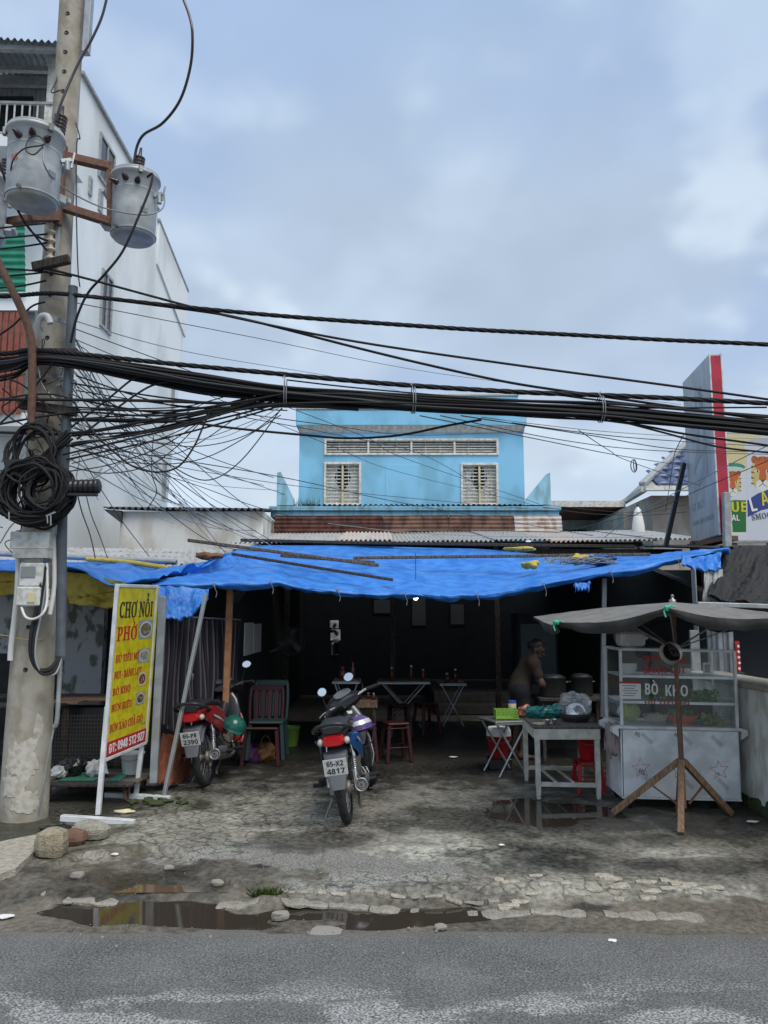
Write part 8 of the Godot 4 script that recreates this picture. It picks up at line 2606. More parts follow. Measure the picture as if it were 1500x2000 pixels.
func build_cart() -> void:
	var s: SurfaceTool
	var base := Vector3(2.12, 0, -7.16)
	var t := thing("food_cart", "glass fronted steel food cart with white and red lettering under the charcoal parasol", "food cart", base)
	t.rotation = Vector3(0, -0.03, -0.018)
	var W := 1.05
	var D := 0.56
	# lower cabinet
	s = S()
	span(s, Vector3(0.015, 0.115, -0.012), Vector3(W - 0.015, 0.695, 0.0), 0.003)
	part("front_panel", s, M.cart_steel, t)
	for x in [0.006, W - 0.006]:
		s = S()
		span(s, Vector3(x - 0.006, 0.115, -D), Vector3(x + 0.006, 0.695, -0.015), 0.002)
		part("side_panel", s, M.cart_steel, t)
	s = S()
	span(s, Vector3(0.015, 0.115, -D), Vector3(W - 0.015, 0.695, -D + 0.01))
	part("back_panel", s, M.cart_steel, t)
	s = S()
	span(s, Vector3(0.0, 0.095, -D), Vector3(W, 0.113, 0.0), 0.003)
	part("floor_panel", s, M.cart_steel, t)
	s = S()
	span(s, Vector3(-0.02, 0.698, -D - 0.01), Vector3(W + 0.02, 0.73, 0.012), 0.006)
	part("counter", s, M.aluminium, t)
	for e in [-1.0, 1.0]:
		s = S()
		var x0: float = -0.02 if e < 0 else W + 0.02
		var p := PackedVector2Array([Vector2(0, 0.0), Vector2(e * 0.055, -0.02), Vector2(e * 0.06, -0.06), Vector2(0, -0.10)])
		prism(s, p, D * 0.9, Transform3D(Basis.IDENTITY, Vector3(x0, 0.728, -D * 0.9)))
		part("handle", s, M.aluminium, t)
		s = S()
		for z in [-0.012, -D + 0.012]: pass
	for x in [0.012, W - 0.012]:
		for z in [-0.012, -D + 0.012]:
			s = S()
			box(s, Vector3(x, 1.07, z), Vector3(0.026, 0.68, 0.026), 0.003)
			part("post", s, M.aluminium, t)
	for y in [1.405]:
		for q in [[Vector3(0.026, y, -0.012), Vector3(W - 0.026, y, -0.012)], [Vector3(0.026, y, -D + 0.012), Vector3(W - 0.026, y, -D + 0.012)], [Vector3(0.012, y, -0.026), Vector3(0.012, y, -D + 0.026)], [Vector3(W - 0.012, y, -0.026), Vector3(W - 0.012, y, -D + 0.026)]]:
			s = S()
			bar(s, q[0], q[1], 0.024, 0.024, 0.003)
			part("top_rail", s, M.aluminium, t)
	s = S()
	span(s, Vector3(0.027, 1.418, -D), Vector3(W - 0.02, 1.424, -0.005))
	part("top_pane", s, M.cabinet_glass, t)
	for y in [0.935, 1.165]:
		s = S()
		span(s, Vector3(0.026, y - 0.009, -D + 0.03), Vector3(W - 0.026, y + 0.009, -0.026), 0.002)
		part("shelf", s, M.aluminium, t)
		s = S()
		span(s, Vector3(0.026, y - 0.012, -0.024), Vector3(W - 0.026, y + 0.012, -0.003), 0.002)
		part("shelf_edge", s, M.aluminium, t)
	for q in [[0.735, 0.922], [0.948, 1.152], [1.178, 1.392]]:
		s = S()
		span(s, Vector3(0.028, q[0], -0.017), Vector3(W - 0.028, q[1], -0.013))
		part("front_pane", s, M.cabinet_glass, t)
	for x in [0.012, W - 0.012]:
		s = S()
		span(s, Vector3(x - 0.002, 0.735, -D + 0.03), Vector3(x + 0.002, 1.392, -0.03))
		part("side_pane", s, M.cabinet_glass, t)
	for x in [0.08, W - 0.08]:
		for z in [-0.06, -D + 0.06]:
			s = S(true)
			lathe(s, [Vector2(0.01, -0.014), Vector2(0.038, -0.014), Vector2(0.042, 0), Vector2(0.038, 0.014), Vector2(0.01, 0.014)], 16, Transform3D(Basis(Vector3.BACK, PI / 2), Vector3(x, 0.042, z)))
			bar(s, Vector3(x - 0.022, 0.04, z), Vector3(x - 0.022, 0.095, z), 0.005, 0.03)
			bar(s, Vector3(x + 0.022, 0.04, z), Vector3(x + 0.022, 0.095, z), 0.005, 0.03)
			part("caster", s, M.black_rubber, t)
	# lettering stuck on the glass and the shelf edge
	var at := func(x: float, y: float) -> Transform3D: return Transform3D(Basis.IDENTITY, Vector3(x, y, -0.012))
	s = S()
	letters(s, "MIẾN", false, 0.20, 0.050, at.call(0.32, 1.33))
	letters(s, "GÀ", false, 0.10, 0.050, at.call(0.56, 1.315))
	letters(s, "BÁNH", false, 0.20, 0.060, at.call(0.32, 1.225))
	letters(s, "LỌT", false, 0.13, 0.055, at.call(0.53, 1.225))
	letters(s, "HỦ TIẾU MÌ", false, 0.40, 0.024, at.call(0.42, 0.937).translated_local(Vector3(0, 0, 0.010)))
	part("lettering", s, M.print_red, t)
	s = S()
	letters(s, "BÒ", false, 0.115, 0.098, at.call(0.285, 1.055))
	letters(s, "KHO", false, 0.20, 0.098, at.call(0.51, 1.045))
	part("lettering", s, M.print_white, t)
	s = S()
	span(s, Vector3(-0.005, 0.965, 0.002), Vector3(0.185, 1.10, 0.005))
	var nt := part("notice", s, M.paper, t)
	s = S()
	span(s, Vector3(-0.006, 1.101, 0.002), Vector3(0.19, 1.118, 0.006))
	part("notice_edge", s, M.print_red, nt)
	s = S()
	for i in 5: span(s, Vector3(0.02 + 0.012 * (i % 2), 1.078 - i * 0.022, 0.0052), Vector3(0.16 - 0.016 * ((i + 1) % 3), 1.084 - i * 0.022, 0.0058))
	part("print", s, M.print_grey, nt)
	# film print on the steel: stars, initials, slanting small print
	for q in [[0.17, 0.36], [0.51, 0.36], [0.86, 0.36]]:
		s = S()
		for i in 5:
			var a0 := Vector2(0, 0.085).rotated(TAU * i / 5 + 0.1)
			var m0 := Vector2(0, 0.036).rotated(TAU * (i + 0.5) / 5 + 0.1)
			var a1 := Vector2(0, 0.085).rotated(TAU * (i + 1) / 5 + 0.1)
			for e in [[a0, m0], [m0, a1]]:
				bar(s, Vector3(q[0] + e[0].x, q[1] + e[0].y, 0.0012), Vector3(q[0] + e[1].x, q[1] + e[1].y, 0.0012), 0.005, 0.001, 0.0, Vector3.BACK)
		part("star_print", s, M.print_pink, t)
	s = S()
	for q in [[0.18, 0.33, 0.06], [0.52, 0.33, 0.06], [0.15, 0.655, 0.05], [0.50, 0.655, 0.05], [0.85, 0.33, 0.03]]:
		letters(s, "HL", false, q[2], q[2] * 0.75, Transform3D(Basis(Vector3.BACK, -0.35), Vector3(q[0], q[1], 0.0006)), 0.001)
	part("initials", s, M.print_grey, t)
	s = S()
	for q in [[0.18, 0.65], [0.53, 0.65], [0.80, 0.64], [0.2, 0.27], [0.84, 0.27], [0.53, 0.27]]:
		for k in 3:
			for i in 9:
				var p := Vector2(q[0], q[1]) + Vector2(cos(-0.75), sin(-0.75)) * i * 0.014 + Vector2(cos(0.82), sin(0.82)) * k * 0.012
				box(s, Vector3(p.x, p.y, 0.0008), Vector3(0.009, 0.005, 0.0008), 0.0, Basis(Vector3.BACK, -0.75))
	part("small_print", s, M.bike_grey, t)
	# what stands on and in the cart, each a thing of its own
	var xf := t.transform
	var inside := func(x: float, y: float, z: float) -> Vector3: return xf * Vector3(x, y, z)
	var o := thing("food_container", "plastic wrapped white container on top of the food cart", "container", inside.call(0.16, 1.426, -0.2))
	s = S()
	box(s, Vector3(0, 0.07, 0), Vector3(0.23, 0.13, 0.18), 0.02)
	part("tub", s, M.plastic_white, o)
	s = S(true)
	ball(s, Vector3(0, 0.085, 0), Vector3(0.145, 0.09, 0.12), 18, 0.2, 0.8, 4)
	part("wrapping", s, M.clear_plastic, o)
	o = thing("bowl", "white bowl stack on the upper cart shelf beside the left post", "bowl", inside.call(0.12, 1.176, -0.16))
	for i in 3: bowl(o, "bowl", M.porcelain_white, 0.085, 0.06, Vector3(0, i * 0.016, 0))
	o = thing("bowl", "wide pale bowl on the upper cart shelf behind the parasol pole", "bowl", inside.call(0.63, 1.176, -0.2))
	bowl(o, "shell", M.porcelain_white, 0.095, 0.055)
	o = thing("picture_frame", "small framed card leaning at the right of the upper shelf", "frame", inside.call(0.90, 1.176, -0.3))
	s = S()
	box(s, Vector3(0, 0.055, 0), Vector3(0.08, 0.11, 0.012), 0.003)
	part("frame", s, M.porcelain_white, o)
	s = S()
	box(s, Vector3(0, 0.055, 0.0065), Vector3(0.05, 0.075, 0.002))
	part("card", s, M.shutter_grey, o)
	s = S(true)
	ball(s, inside.call(0.13, 0.83, -0.2), Vector3(0.095, 0.085, 0.09), 22, 0.16, 1.1, 3)
	for i in 16:
		var a := i * 0.39
		var r := Basis(Vector3.UP, a)
		tube(s, curve([inside.call(0.13, 0.76, -0.2) + r * Vector3(0.06, 0, 0), inside.call(0.13, 0.83, -0.2) + r * Vector3(0.10, 0, 0), inside.call(0.13, 0.90, -0.2) + r * Vector3(0.06, 0, 0), inside.call(0.13, 0.92, -0.2)], 4), 0.005, 5)
	solo("cabbage", s, M.cabbage, "pale green cabbage in a bag behind the lower left glass", "cabbage")
	s = S()
	leaves(s, inside.call(0.38, 0.95, -0.18), Vector3(0.14, 0.075, 0.09), 260, 0.04)
	leaves(s, inside.call(0.70, 0.95, -0.18), Vector3(0.20, 0.075, 0.1), 420, 0.04)
	solo("herbs", s, M.herbs, "heap of fresh green herbs on the middle cart shelf", "herbs", "", "stuff")
	o = thing("basin", "orange plastic basin of vegetables on the cart counter", "basin", inside.call(0.62, 0.731, -0.22))
	bowl(o, "shell", M.plastic_orange, 0.155, 0.085)
	s = S()
	leaves(s, Vector3(0, 0.05, 0), Vector3(0.11, 0.06, 0.11), 160, 0.035)
	part("vegetables", s, M.herbs, o).set_meta("kind", "stuff")
	o = thing("basket", "pale wire basket of noodles between the cabbage and the orange basin", "basket", inside.call(0.37, 0.731, -0.2))
	s = S(true)
	for i in 6: loop(s, Vector3(0, 0.008 + i * 0.014, 0), Basis(Vector3.RIGHT, PI / 2), 0.085 + i * 0.005, 0.07 + i * 0.004, 0.0025, 24, 4)
	for i in 16:
		var a := TAU * i / 16
		rod(s, Vector3(cos(a) * 0.085, 0.004, sin(a) * 0.07), Vector3(cos(a) * 0.112, 0.082, sin(a) * 0.091), 0.002, 4)
	part("wire_body", s, M.bag_white, o)
	s = S(true)
	ball(s, Vector3(0, 0.05, 0), Vector3(0.085, 0.04, 0.07), 16, 0.35, 1.6, 7)
	part("noodles", s, M.noodle, o)
	s = S()
	leaves(s, inside.call(0.88, 0.74, -0.2), Vector3(0.09, 0.07, 0.09), 160, 0.04)
	solo("vegetable_heap", s, M.cabbage, "heap of leafy vegetables right of the orange basin in the cart", "vegetables", "", "stuff")
	s = S()
	span(s, inside.call(0.40, 0.735, -0.45), inside.call(0.98, 0.90, -0.42))
	solo("red_panel", s, M.plastic_red_dark, "dark red board standing inside the lower cart case", "board")
	# helmet-like white ring hanging from the parasol pole
	o = thing("helmet", "white half helmet hanging open side out on the parasol pole", "helmet", Vector3(2.475, 1.40, -6.74))
	o.rotation = Vector3(-1.3, -0.95, 0.1)
	o.scale = Vector3.ONE * 0.88
	s = S(true)
	lathe(s, [Vector2(0.108, -0.06), Vector2(0.102, 0.0), Vector2(0.07, 0.06), Vector2(0.03, 0.085), Vector2(0.0, 0.09)], 28)
	lathe(s, [Vector2(0.104, -0.058), Vector2(0.098, 0.0), Vector2(0.066, 0.056), Vector2(0.0, 0.08)], 28)
	part("shade", s, M.helmet_white, o)
	s = S(true)
	lathe(s, [Vector2(0.085, -0.02), Vector2(0.062, 0.045), Vector2(0.0, 0.06)], 20)
	ball(s, Vector3(0, -0.005, 0), Vector3(0.025, 0.03, 0.025), 10)
	part("lining", s, M.bag_black, o)
	# ---- white table ----
	var wt := spot("table", "white painted wooden work table beside the food cart", "table", Vector3(1.75, 0, -8))
	for q in [[1.454, -7.57], [2.02, -7.57], [1.487, -8.38], [2.06, -8.38]]:
		s = S(true)
		s.set_smooth_group(-1)
		var rings := []
		for k in [[0.0, 0.016], [0.12, 0.022], [0.64, 0.022]]: rings.append([Vector3(q[0] - k[1], k[0], q[1] - k[1]), Vector3(q[0] + k[1], k[0], q[1] - k[1]), Vector3(q[0] + k[1], k[0], q[1] + k[1]), Vector3(q[0] - k[1], k[0], q[1] + k[1])])
		loft(s, rings, true, false)
		part("leg", s, M.wood_white, wt)
	s = S()
	span(s, Vector3(1.425, 0.545, -7.565), Vector3(2.05, 0.642, -7.545), 0.003)
	part("apron", s, M.wood_white, wt)
	s = S()
	bar(s, Vector3(1.435, 0.595, -7.60), Vector3(1.468, 0.595, -8.36), 0.09, 0.02, 0.003, Vector3.RIGHT)
	part("apron", s, M.wood_white, wt)
	for i in 4:
		s = S()
		span(s, Vector3(1.42 + 0.012 * i, 0.644, -7.76 - i * 0.218), Vector3(2.07 + 0.01 * i, 0.664, -7.545 - i * 0.218), 0.003)
		part("board", s, M.wood_old, wt)
	s = S()
	bar(s, Vector3(1.478, 0.135, -7.57), Vector3(1.996, 0.125, -7.57), 0.035, 0.04, 0.003)
	part("rail", s, M.wood_white, wt)
	s = S()
	bar(s, Vector3(1.51, 0.135, -8.38), Vector3(2.035, 0.125, -8.38), 0.035, 0.04, 0.003)
	part("rail", s, M.wood_white, wt)
	for x in [1.60, 1.76]:
		s = S()
		bar(s, Vector3(x + 0.02, 0.155, -7.56), Vector3(x, 0.155, -8.39), 0.03, 0.012, 0.002)
		part("slat", s, M.wood_white, wt)
	# things on the table
	s = S()
	box(s, Vector3(1.56, 0.672, -7.72), Vector3(0.2, 0.012, 0.12), 0.003, Basis(Vector3.UP, 0.4))
	solo("tray", s, M.cream_plastic, "pale yellow tray at the near left corner of the white table", "tray")
	for q in [[Vector3(1.57, 0.703, -7.66), "shiny steel cup beside the pale tray on the table"], [Vector3(1.648, 0.708, -7.7), "second shiny steel cup, nearer the dark grill"]]:
		o = thing("steel_cup", q[1], "cup", Vector3(q[0].x, 0.665, q[0].z))
		bowl(o, "shell", M.steel_bright, 0.036, 0.05)
	o = thing("grill", "black round grill with steel dome lid wrapped in clear plastic on the table", "grill", Vector3(Vector3(1.917, 0.706, -7.95).x, 0.665, -7.95))
	s = S(true)
	lathe(s, [Vector2(0.0, 0.0), Vector2(0.12, 0.0), Vector2(0.14, 0.03), Vector2(0.15, 0.07), Vector2(0.145, 0.075), Vector2(0.0, 0.075)], 26)
	part("pan", s, M.cast_iron, o)
	s = S(true)
	lathe(s, [Vector2(0.125, 0.076), Vector2(0.12, 0.11), Vector2(0.09, 0.16), Vector2(0.04, 0.185), Vector2(0.0, 0.19)], 26)
	lathe(s, [Vector2(0.012, 0.188), Vector2(0.03, 0.21), Vector2(0.0, 0.225)], 12)
	part("lid", s, M.steel_bright, o)
	s = S(true)
	ball(s, Vector3(0, 0.15, 0), Vector3(0.145, 0.13, 0.145), 24, 0.4, 1.0, 6, false)
	part("wrapping", s, M.clear_plastic, o)
	for q in [[Vector3(1.577, 0.726, -8.2), Vector3(0.14, 0.06, 0.1), M.bag_teal, "teal plastic bag of greens at the back of the table"], [Vector3(1.757, 0.736, -8.2), Vector3(0.10, 0.07, 0.08), M.bag_teal, "smaller teal plastic bag against the steel lid"], [Vector3(1.479, 0.725, -8.3), Vector3(0.07, 0.06, 0.06), M.bag_orange, "orange plastic bag at the back left corner of the table"]]:
		s = S(true)
		ball(s, Vector3(q[0].x, 0.665 + q[1].y * 0.9, q[0].z), q[1], 20, 0.4, 0.9, int(q[1].x * 333), false)
		solo("plastic_bag", s, q[2], q[3], "bag")
	# towel over the corner of the cart
	s = S(true)
	cloth(s, [xf * Vector3(-0.10, 0.735, -0.16), xf * Vector3(-0.04, 0.74, -0.1), xf * Vector3(0.0, 0.74, -0.06)], [xf * Vector3(-0.135, 0.50, -0.08), xf * Vector3(-0.09, 0.46, -0.03), xf * Vector3(-0.045, 0.49, 0.0)], 22, 16, -0.05, 0.02, 33)
	solo("towel", s, M.towel, "brownish towel hanging over the handle between table and cart", "towel")
	var st := stool("tall red plastic stool standing under the right end of the white table", down(Vector3(2.01, -0.081, -7.9) * Vector3(1, 0, 1)), M.plastic_red)
	o = thing("bucket", "bright red plastic bucket standing on the stool under the table", "bucket", st.position + Vector3(0, 0.30, 0))
	bucket(o, M.plastic_red, 0.075, 0.10, 0.22)
	st.scale = Vector3(0.85, 0.66, 0.85)

var first_stool: Node3D

func stool(label: String, at: Vector3, m: Material, turn := 0.0) -> Node3D:
	if first_stool == null or first_stool.get_child(0).material_override != m:
		var t := thing("stool", label, "stool", at, "plastic stools", turn)
		var s := S()
		box(s, Vector3(0, 0.435, 0), Vector3(0.27, 0.03, 0.27), 0.012)
		part("seat", s, m, t)
		for x in [-1.0, 1.0]:
			for z in [-1.0, 1.0]:
				s = S()
				bar(s, Vector3(x * 0.15, 0.0, z * 0.15), Vector3(x * 0.112, 0.42, z * 0.112), 0.045, 0.035, 0.008)
				part("leg", s, m, t)
		for k in 4:
			var b := Basis(Vector3.UP, k * PI / 2)
			s = S()
			bar(s, b * Vector3(-0.125, 0.17, 0.132), b * Vector3(0.125, 0.17, 0.132), 0.035, 0.012, 0.003)
			bar(s, b * Vector3(-0.115, 0.39, 0.122), b * Vector3(0.115, 0.39, 0.122), 0.05, 0.012, 0.003)
			part("stretcher", s, m, t)
		first_stool = t
		return t
	return copy(first_stool, label, at, turn)


# ---------- inside the dim shop ----------
func folding_table(label: String, at: Vector3, w: float, d: float, h: float, turn := 0.0) -> void:
	var t := thing("folding_table", label, "table", at, "folding tables in the shop", turn)
	var s := S()
	box(s, Vector3(0, h, 0), Vector3(w, 0.02, d), 0.006)
	part("table_top", s, M.steel_dull, t)
	s = S()
	for z in [-1.0, 1.0]: bar(s, Vector3(-w / 2, h - 0.018, z * d / 2), Vector3(w / 2, h - 0.018, z * d / 2), 0.02, 0.02)
	part("edge", s, M.galvanised, t)
	for z in [-1.0, 1.0]:
		for x in [-1.0, 1.0]:
			s = S(true)
			rod(s, Vector3(x * w * 0.42, h - 0.02, z * d * 0.42), Vector3(-x * w * 0.38, 0.01, z * d * 0.42), 0.012, 7)
			part("leg", s, M.galvanised, t)

func bottle(label: String, at: Vector3, r: float, h: float, m: Material, cap: Material) -> void:
	var t := thing("bottle", label, "bottle", at, "bottles and jars on the shop tables")
	var s := S(true)
	lathe(s, [Vector2(0, 0), Vector2(r, 0.002), Vector2(r, h * 0.6), Vector2(r * 0.45, h * 0.78), Vector2(r * 0.4, h * 0.9), Vector2(0, h * 0.9)], 14)
	part("body", s, m, t)
	s = S(true)
	lathe(s, [Vector2(r * 0.48, h * 0.88), Vector2(r * 0.48, h), Vector2(0, h)], 12)
	part("cap", s, cap, t)

func build_inside() -> void:
	var s: SurfaceTool
	var t: Node3D
	# lamp
	var lp: Vector3 = Vector3(0.4, 1.945, -9.8)
	t = spot("hanging_lamp", "lit white bulb hanging just under the awning hem", "lamp", lp)
	s = S(true)
	ball(s, lp, Vector3(0.034, 0.042, 0.034), 14)
	part("bulb", s, M.bulb_glow, t)
	s = S(true)
	lathe(s, [Vector2(0.016, 0.036), Vector2(0.018, 0.085), Vector2(0.0, 0.09)], 10, Transform3D(Basis.IDENTITY, lp))
	rod(s, lp + Vector3(0, 0.08, 0), lp + Vector3(0, 0.55, 0.0), 0.004, 5)
	part("socket", s, M.black_plastic, t)
	var li := OmniLight3D.new()
	li.name = "bulb_light"
	li.position = lp
	li.light_energy = 0.02
	li.light_size = 0.035
	li.light_color = Color(1.0, 0.98, 0.93)
	li.omni_range = 12.0
	li.omni_attenuation = 2.0
	li.shadow_enabled = true
	add_child(li)
	# tables
	folding_table("small folding table with crossed legs behind the motorbike mirrors", down(Vector3(-0.5, 0, -10.6)), 0.36, 0.5, 0.86)
	folding_table("wide folding table in the middle of the dark shop", down(Vector3(0.30, 0, -12.2)), 0.8, 0.6, 0.72)
	folding_table("small folding table by the concrete step inside the shop", down(Vector3(1.08, 0, -12.6)), 0.42, 0.5, 0.66)
	folding_table("low folding table with crossed legs left of the white work table", down(Vector3(1.32, 0, -8.75)), 0.42, 0.46, 0.58, 0.3)
	t = spot("low_table", "low brown wooden table set with jars behind the purple helmet", "table", Vector3(-0.2, 0, -9.9))
	s = S()
	span(s, Vector3(-0.36, 0.58, -10.2), Vector3(-0.08, 0.67, -9.8), 0.006)
	part("table_top", s, M.wood_brown, t)
	for x in [-0.34, -0.12]:
		for z in [-10.15, -9.85]:
			s = S()
			span(s, Vector3(x - 0.02, 0, z - 0.02), Vector3(x + 0.02, 0.58, z + 0.02))
			part("leg", s, M.wood_dark, t)
	for q in [[-0.30, 0.672, -9.95, 0.022, 0.10, "white chopstick jar at the near end of the low brown table"], [-0.20, 0.672, -10.05, 0.03, 0.07, "short sauce jar in the middle of the low brown table"], [-0.13, 0.672, -9.9, 0.026, 0.08, "sauce jar at the far corner of the low brown table"],
		[0.12, 0.732, -12.1, 0.035, 0.2, "tall bottle at the left of the wide folding table"], [0.42, 0.732, -12.2, 0.035, 0.22, "tall bottle at the middle of the wide folding table"], [0.60, 0.732, -12.1, 0.03, 0.17, "bottle at the right end of the wide folding table"], [1.0, 0.672, -12.5, 0.05, 0.14, "white jar on the table by the concrete step"], [1.14, 0.672, -12.6, 0.04, 0.2, "white capped bottle on the table by the concrete step"], [-0.56, 0.872, -10.6, 0.05, 0.16, "jar on the crossed leg table, beside a bottle"], [-0.42, 0.872, -10.6, 0.03, 0.22, "slim bottle on the crossed leg table"]]:
		bottle(q[5], Vector3(q[0], q[1], q[2]), q[3], q[4], M.jar_glass_brown if int(q[4] * 100) % 3 else M.bag_white, M.plastic_white if q[0] > -0.4 else M.plastic_red)
	# stools and chairs
	for q in [[-0.24, -9.45, 0.1, "red plastic stool in front of the low brown table"], [0.14, -9.5, 0.3, "red plastic stool right of the low brown table"], [0.22, -11.4, 0.2, "red plastic stool pulled up to the wide folding table"], [0.62, -11.6, 0.5, "red plastic stool at the right of the wide folding table"], [-0.62, -11.2, 0.0, "red plastic stool under the crossed leg table"]]:
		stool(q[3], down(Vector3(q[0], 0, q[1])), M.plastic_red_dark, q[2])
	for k in 2:
		var base := down(Vector3(-1.42 + k * 0.05, 0, -9.35 - k * 0.04))
		t = thing("plastic_chair", "red plastic chair standing behind the red motorbike" if k == 0 else "teal plastic chair stacked on the red chair behind the red motorbike", "chair", base + Vector3(0, 0.06 * k, 0), "stacked plastic chairs")
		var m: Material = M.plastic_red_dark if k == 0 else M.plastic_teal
		s = S()
		box(s, Vector3(0, 0.42, 0), Vector3(0.40, 0.03, 0.40), 0.012)
		part("seat", s, m, t)
		for x in [-1.0, 1.0]:
			for z in [-1.0, 1.0]:
				s = S()
				bar(s, Vector3(x * 0.21, 0.0, z * 0.2), Vector3(x * 0.18, 0.41, z * 0.17), 0.045, 0.03, 0.006)
				part("leg", s, m, t)
			s = S(true)
			tube(s, curve([Vector3(x * 0.19, 0.42, -0.18), Vector3(x * 0.2, 0.66, -0.22), Vector3(x * 0.19, 0.84, -0.26)], 4), 0.022, 8)
			part("back_post", s, m, t)
		for i in 4:
			s = S()
			bar(s, Vector3(-0.12 + 0.08 * i, 0.45, -0.19), Vector3(-0.12 + 0.08 * i, 0.82, -0.255), 0.05, 0.012, 0.003)
			part("back_slat", s, m, t)
		s = S()
		bar(s, Vector3(-0.2, 0.84, -0.262), Vector3(0.2, 0.84, -0.262), 0.03, 0.07, 0.008)
		part("top_rail", s, m, t)
	# bags and buckets on the floor
	s = S(true)
	ball(s, Vector3(-1.614, 0, -9.448) + Vector3(0, 0.10, 0), Vector3(0.17, 0.13, 0.14), 20, 0.4, 0.7, 3)
	solo("woven_bag", s, M.bag_purple, "dark purple bag slumped on the floor by the red chair legs", "bag")
	s = S(true)
	ball(s, Vector3(-1.437, 0, -9.513) + Vector3(0, 0.09, 0), Vector3(0.13, 0.12, 0.12), 20, 0.4, 0.8, 5)
	loop(s, Vector3(-1.413, 0, -9.513) + Vector3(0, 0.22, 0), Basis(Vector3.UP, 0.4), 0.05, 0.07, 0.006, 18, 5)
	solo("woven_bag", s, M.bag_tan, "orange tan bag leaning on the purple bag", "bag")
	t = thing("bucket", "dim green bucket on the floor behind the motorbikes", "bucket", Vector3(-1.25, 0, -10.6))
	bucket(t, M.plastic_lime, 0.10, 0.13, 0.25)
	t = thing("bucket", "red bucket with white lid under the low folding table", "bucket", down(Vector3(1.31, 0, -9.1)) + Vector3(0, 0.12, 0))
	bucket(t, M.plastic_red, 0.10, 0.135, 0.24)
	s = S(true)
	lathe(s, [Vector2(0.14, 0.24), Vector2(0.14, 0.29), Vector2(0.12, 0.33), Vector2(0.0, 0.335)], 22)
	part("lid", s, M.plastic_white, t)
	s = S()
	box(s, down(Vector3(1.31, 0, -9.1)) + Vector3(0, 0.06, 0), Vector3(0.26, 0.12, 0.26), 0.01)
	solo("low_stand", s, M.bag_black, "low dark stand under the red bucket with white lid", "stand")
	t = thing("basket", "lime green plastic basket on the low folding table", "basket", down(Vector3(1.32, 0, -8.72)) + Vector3(0.02, 0.595, 0))
	s = S()
	for i in 4: 
		span(s, Vector3(-0.12, 0.005 + i * 0.026, 0.085), Vector3(0.12, 0.02 + i * 0.026, 0.092))
		span(s, Vector3(-0.12, 0.005 + i * 0.026, -0.092), Vector3(0.12, 0.02 + i * 0.026, -0.085))
	part("side_slats", s, M.plastic_lime, t)
	s = S()
	for x in [-0.117, -0.06, 0.0, 0.06, 0.117]:
		bar(s, Vector3(x, 0, 0.088), Vector3(x, 0.1, 0.088), 0.012, 0.01)
		bar(s, Vector3(x, 0, -0.088), Vector3(x, 0.1, -0.088), 0.012, 0.01)
	for e in [-0.117, 0.117]: span(s, Vector3(e - 0.004, 0.0, -0.085), Vector3(e + 0.004, 0.1, 0.085))
	span(s, Vector3(-0.117, 0, -0.085), Vector3(0.117, 0.006, 0.085))
	part("frame", s, M.plastic_lime, t)
	t = thing("jar", "clear jar with blue lid behind the green basket", "jar", down(Vector3(1.44, 0, -8.9)) + Vector3(0, 0.60, 0))
	s = S(true)
	lathe(s, [Vector2(0, 0), Vector2(0.045, 0.002), Vector2(0.045, 0.13), Vector2(0.038, 0.14), Vector2(0, 0.14)], 16)
	part("body", s, M.noodle, t)
	s = S(true)
	lathe(s, [Vector2(0.045, 0.138), Vector2(0.045, 0.165), Vector2(0, 0.168)], 16)
	part("lid", s, M.plastic_blue, t)
	# on the walls
	for q in [[-10.05, -10.7, "pale paper sheet hung on the left inner wall, nearer the street"], [-10.75, -11.4, "pale paper sheet hung on the left inner wall, farther in"]]:
		s = S()
		span(s, Vector3(-1.799, 1.20, q[1]), Vector3(-1.785, 1.62 if q[0] > -10.5 else 1.60, q[0]), 0.002)
		solo("wall_paper_sheet", s, M.plastic_white, q[2], "paper")
	t = spot("wall_mirror", "bright glinting mirror panel on the back wall above the motorbike", "mirror", Vector3(-1.2, 1.0, -17.28))
	for q in [[-1.22, 1.45, -1.0, 1.62], [-1.18, 1.18, -0.96, 1.42], [-1.16, 0.86, -1.0, 1.15]]:
		s = S()
		span(s, Vector3(q[0], q[1], -17.295), Vector3(q[2], q[3], -17.28), 0.003)
		part("panel", s, M.mirror, t)
	s = S()
	span(s, Vector3(0.62, 1.5, -17.295), Vector3(0.92, 2.1, -17.27), 0.004)
	solo("calendar", s, M.bike_grey, "dim calendar hung on the blue back wall", "calendar")
	t = spot("refrigerator", "tall dim bluish drinks refrigerator standing behind the stooping person", "refrigerator", Vector3(2.3, 0, -11.5))
	s = S()
	span(s, Vector3(1.95, 0.0, -12.0), Vector3(2.55, 1.75, -11.45), 0.02)
	part("cabinet", s, M.inner_blue, t)
	s = S()
	span(s, Vector3(1.99, 0.3, -11.45), Vector3(2.51, 1.6, -11.43), 0.006)
	part("door", s, M.plastic_teal, t)
	t = spot("wall_fan", "dim round electric fan on the left inner wall beyond the paper sheets", "fan", Vector3(-1.5, 1.2, -12.2))
	var fc := Vector3(-1.45, 1.32, -12.2)
	for i in 7:
		s = S(true)
		loop(s, fc + Vector3(0, 0, 0.07 - 0.004 * i * i), Basis(Vector3.UP, 0.4), 0.04 + i * 0.03, 0.04 + i * 0.03, 0.004, 26, 4)
		part("guard_ring", s, M.bike_grey, t)
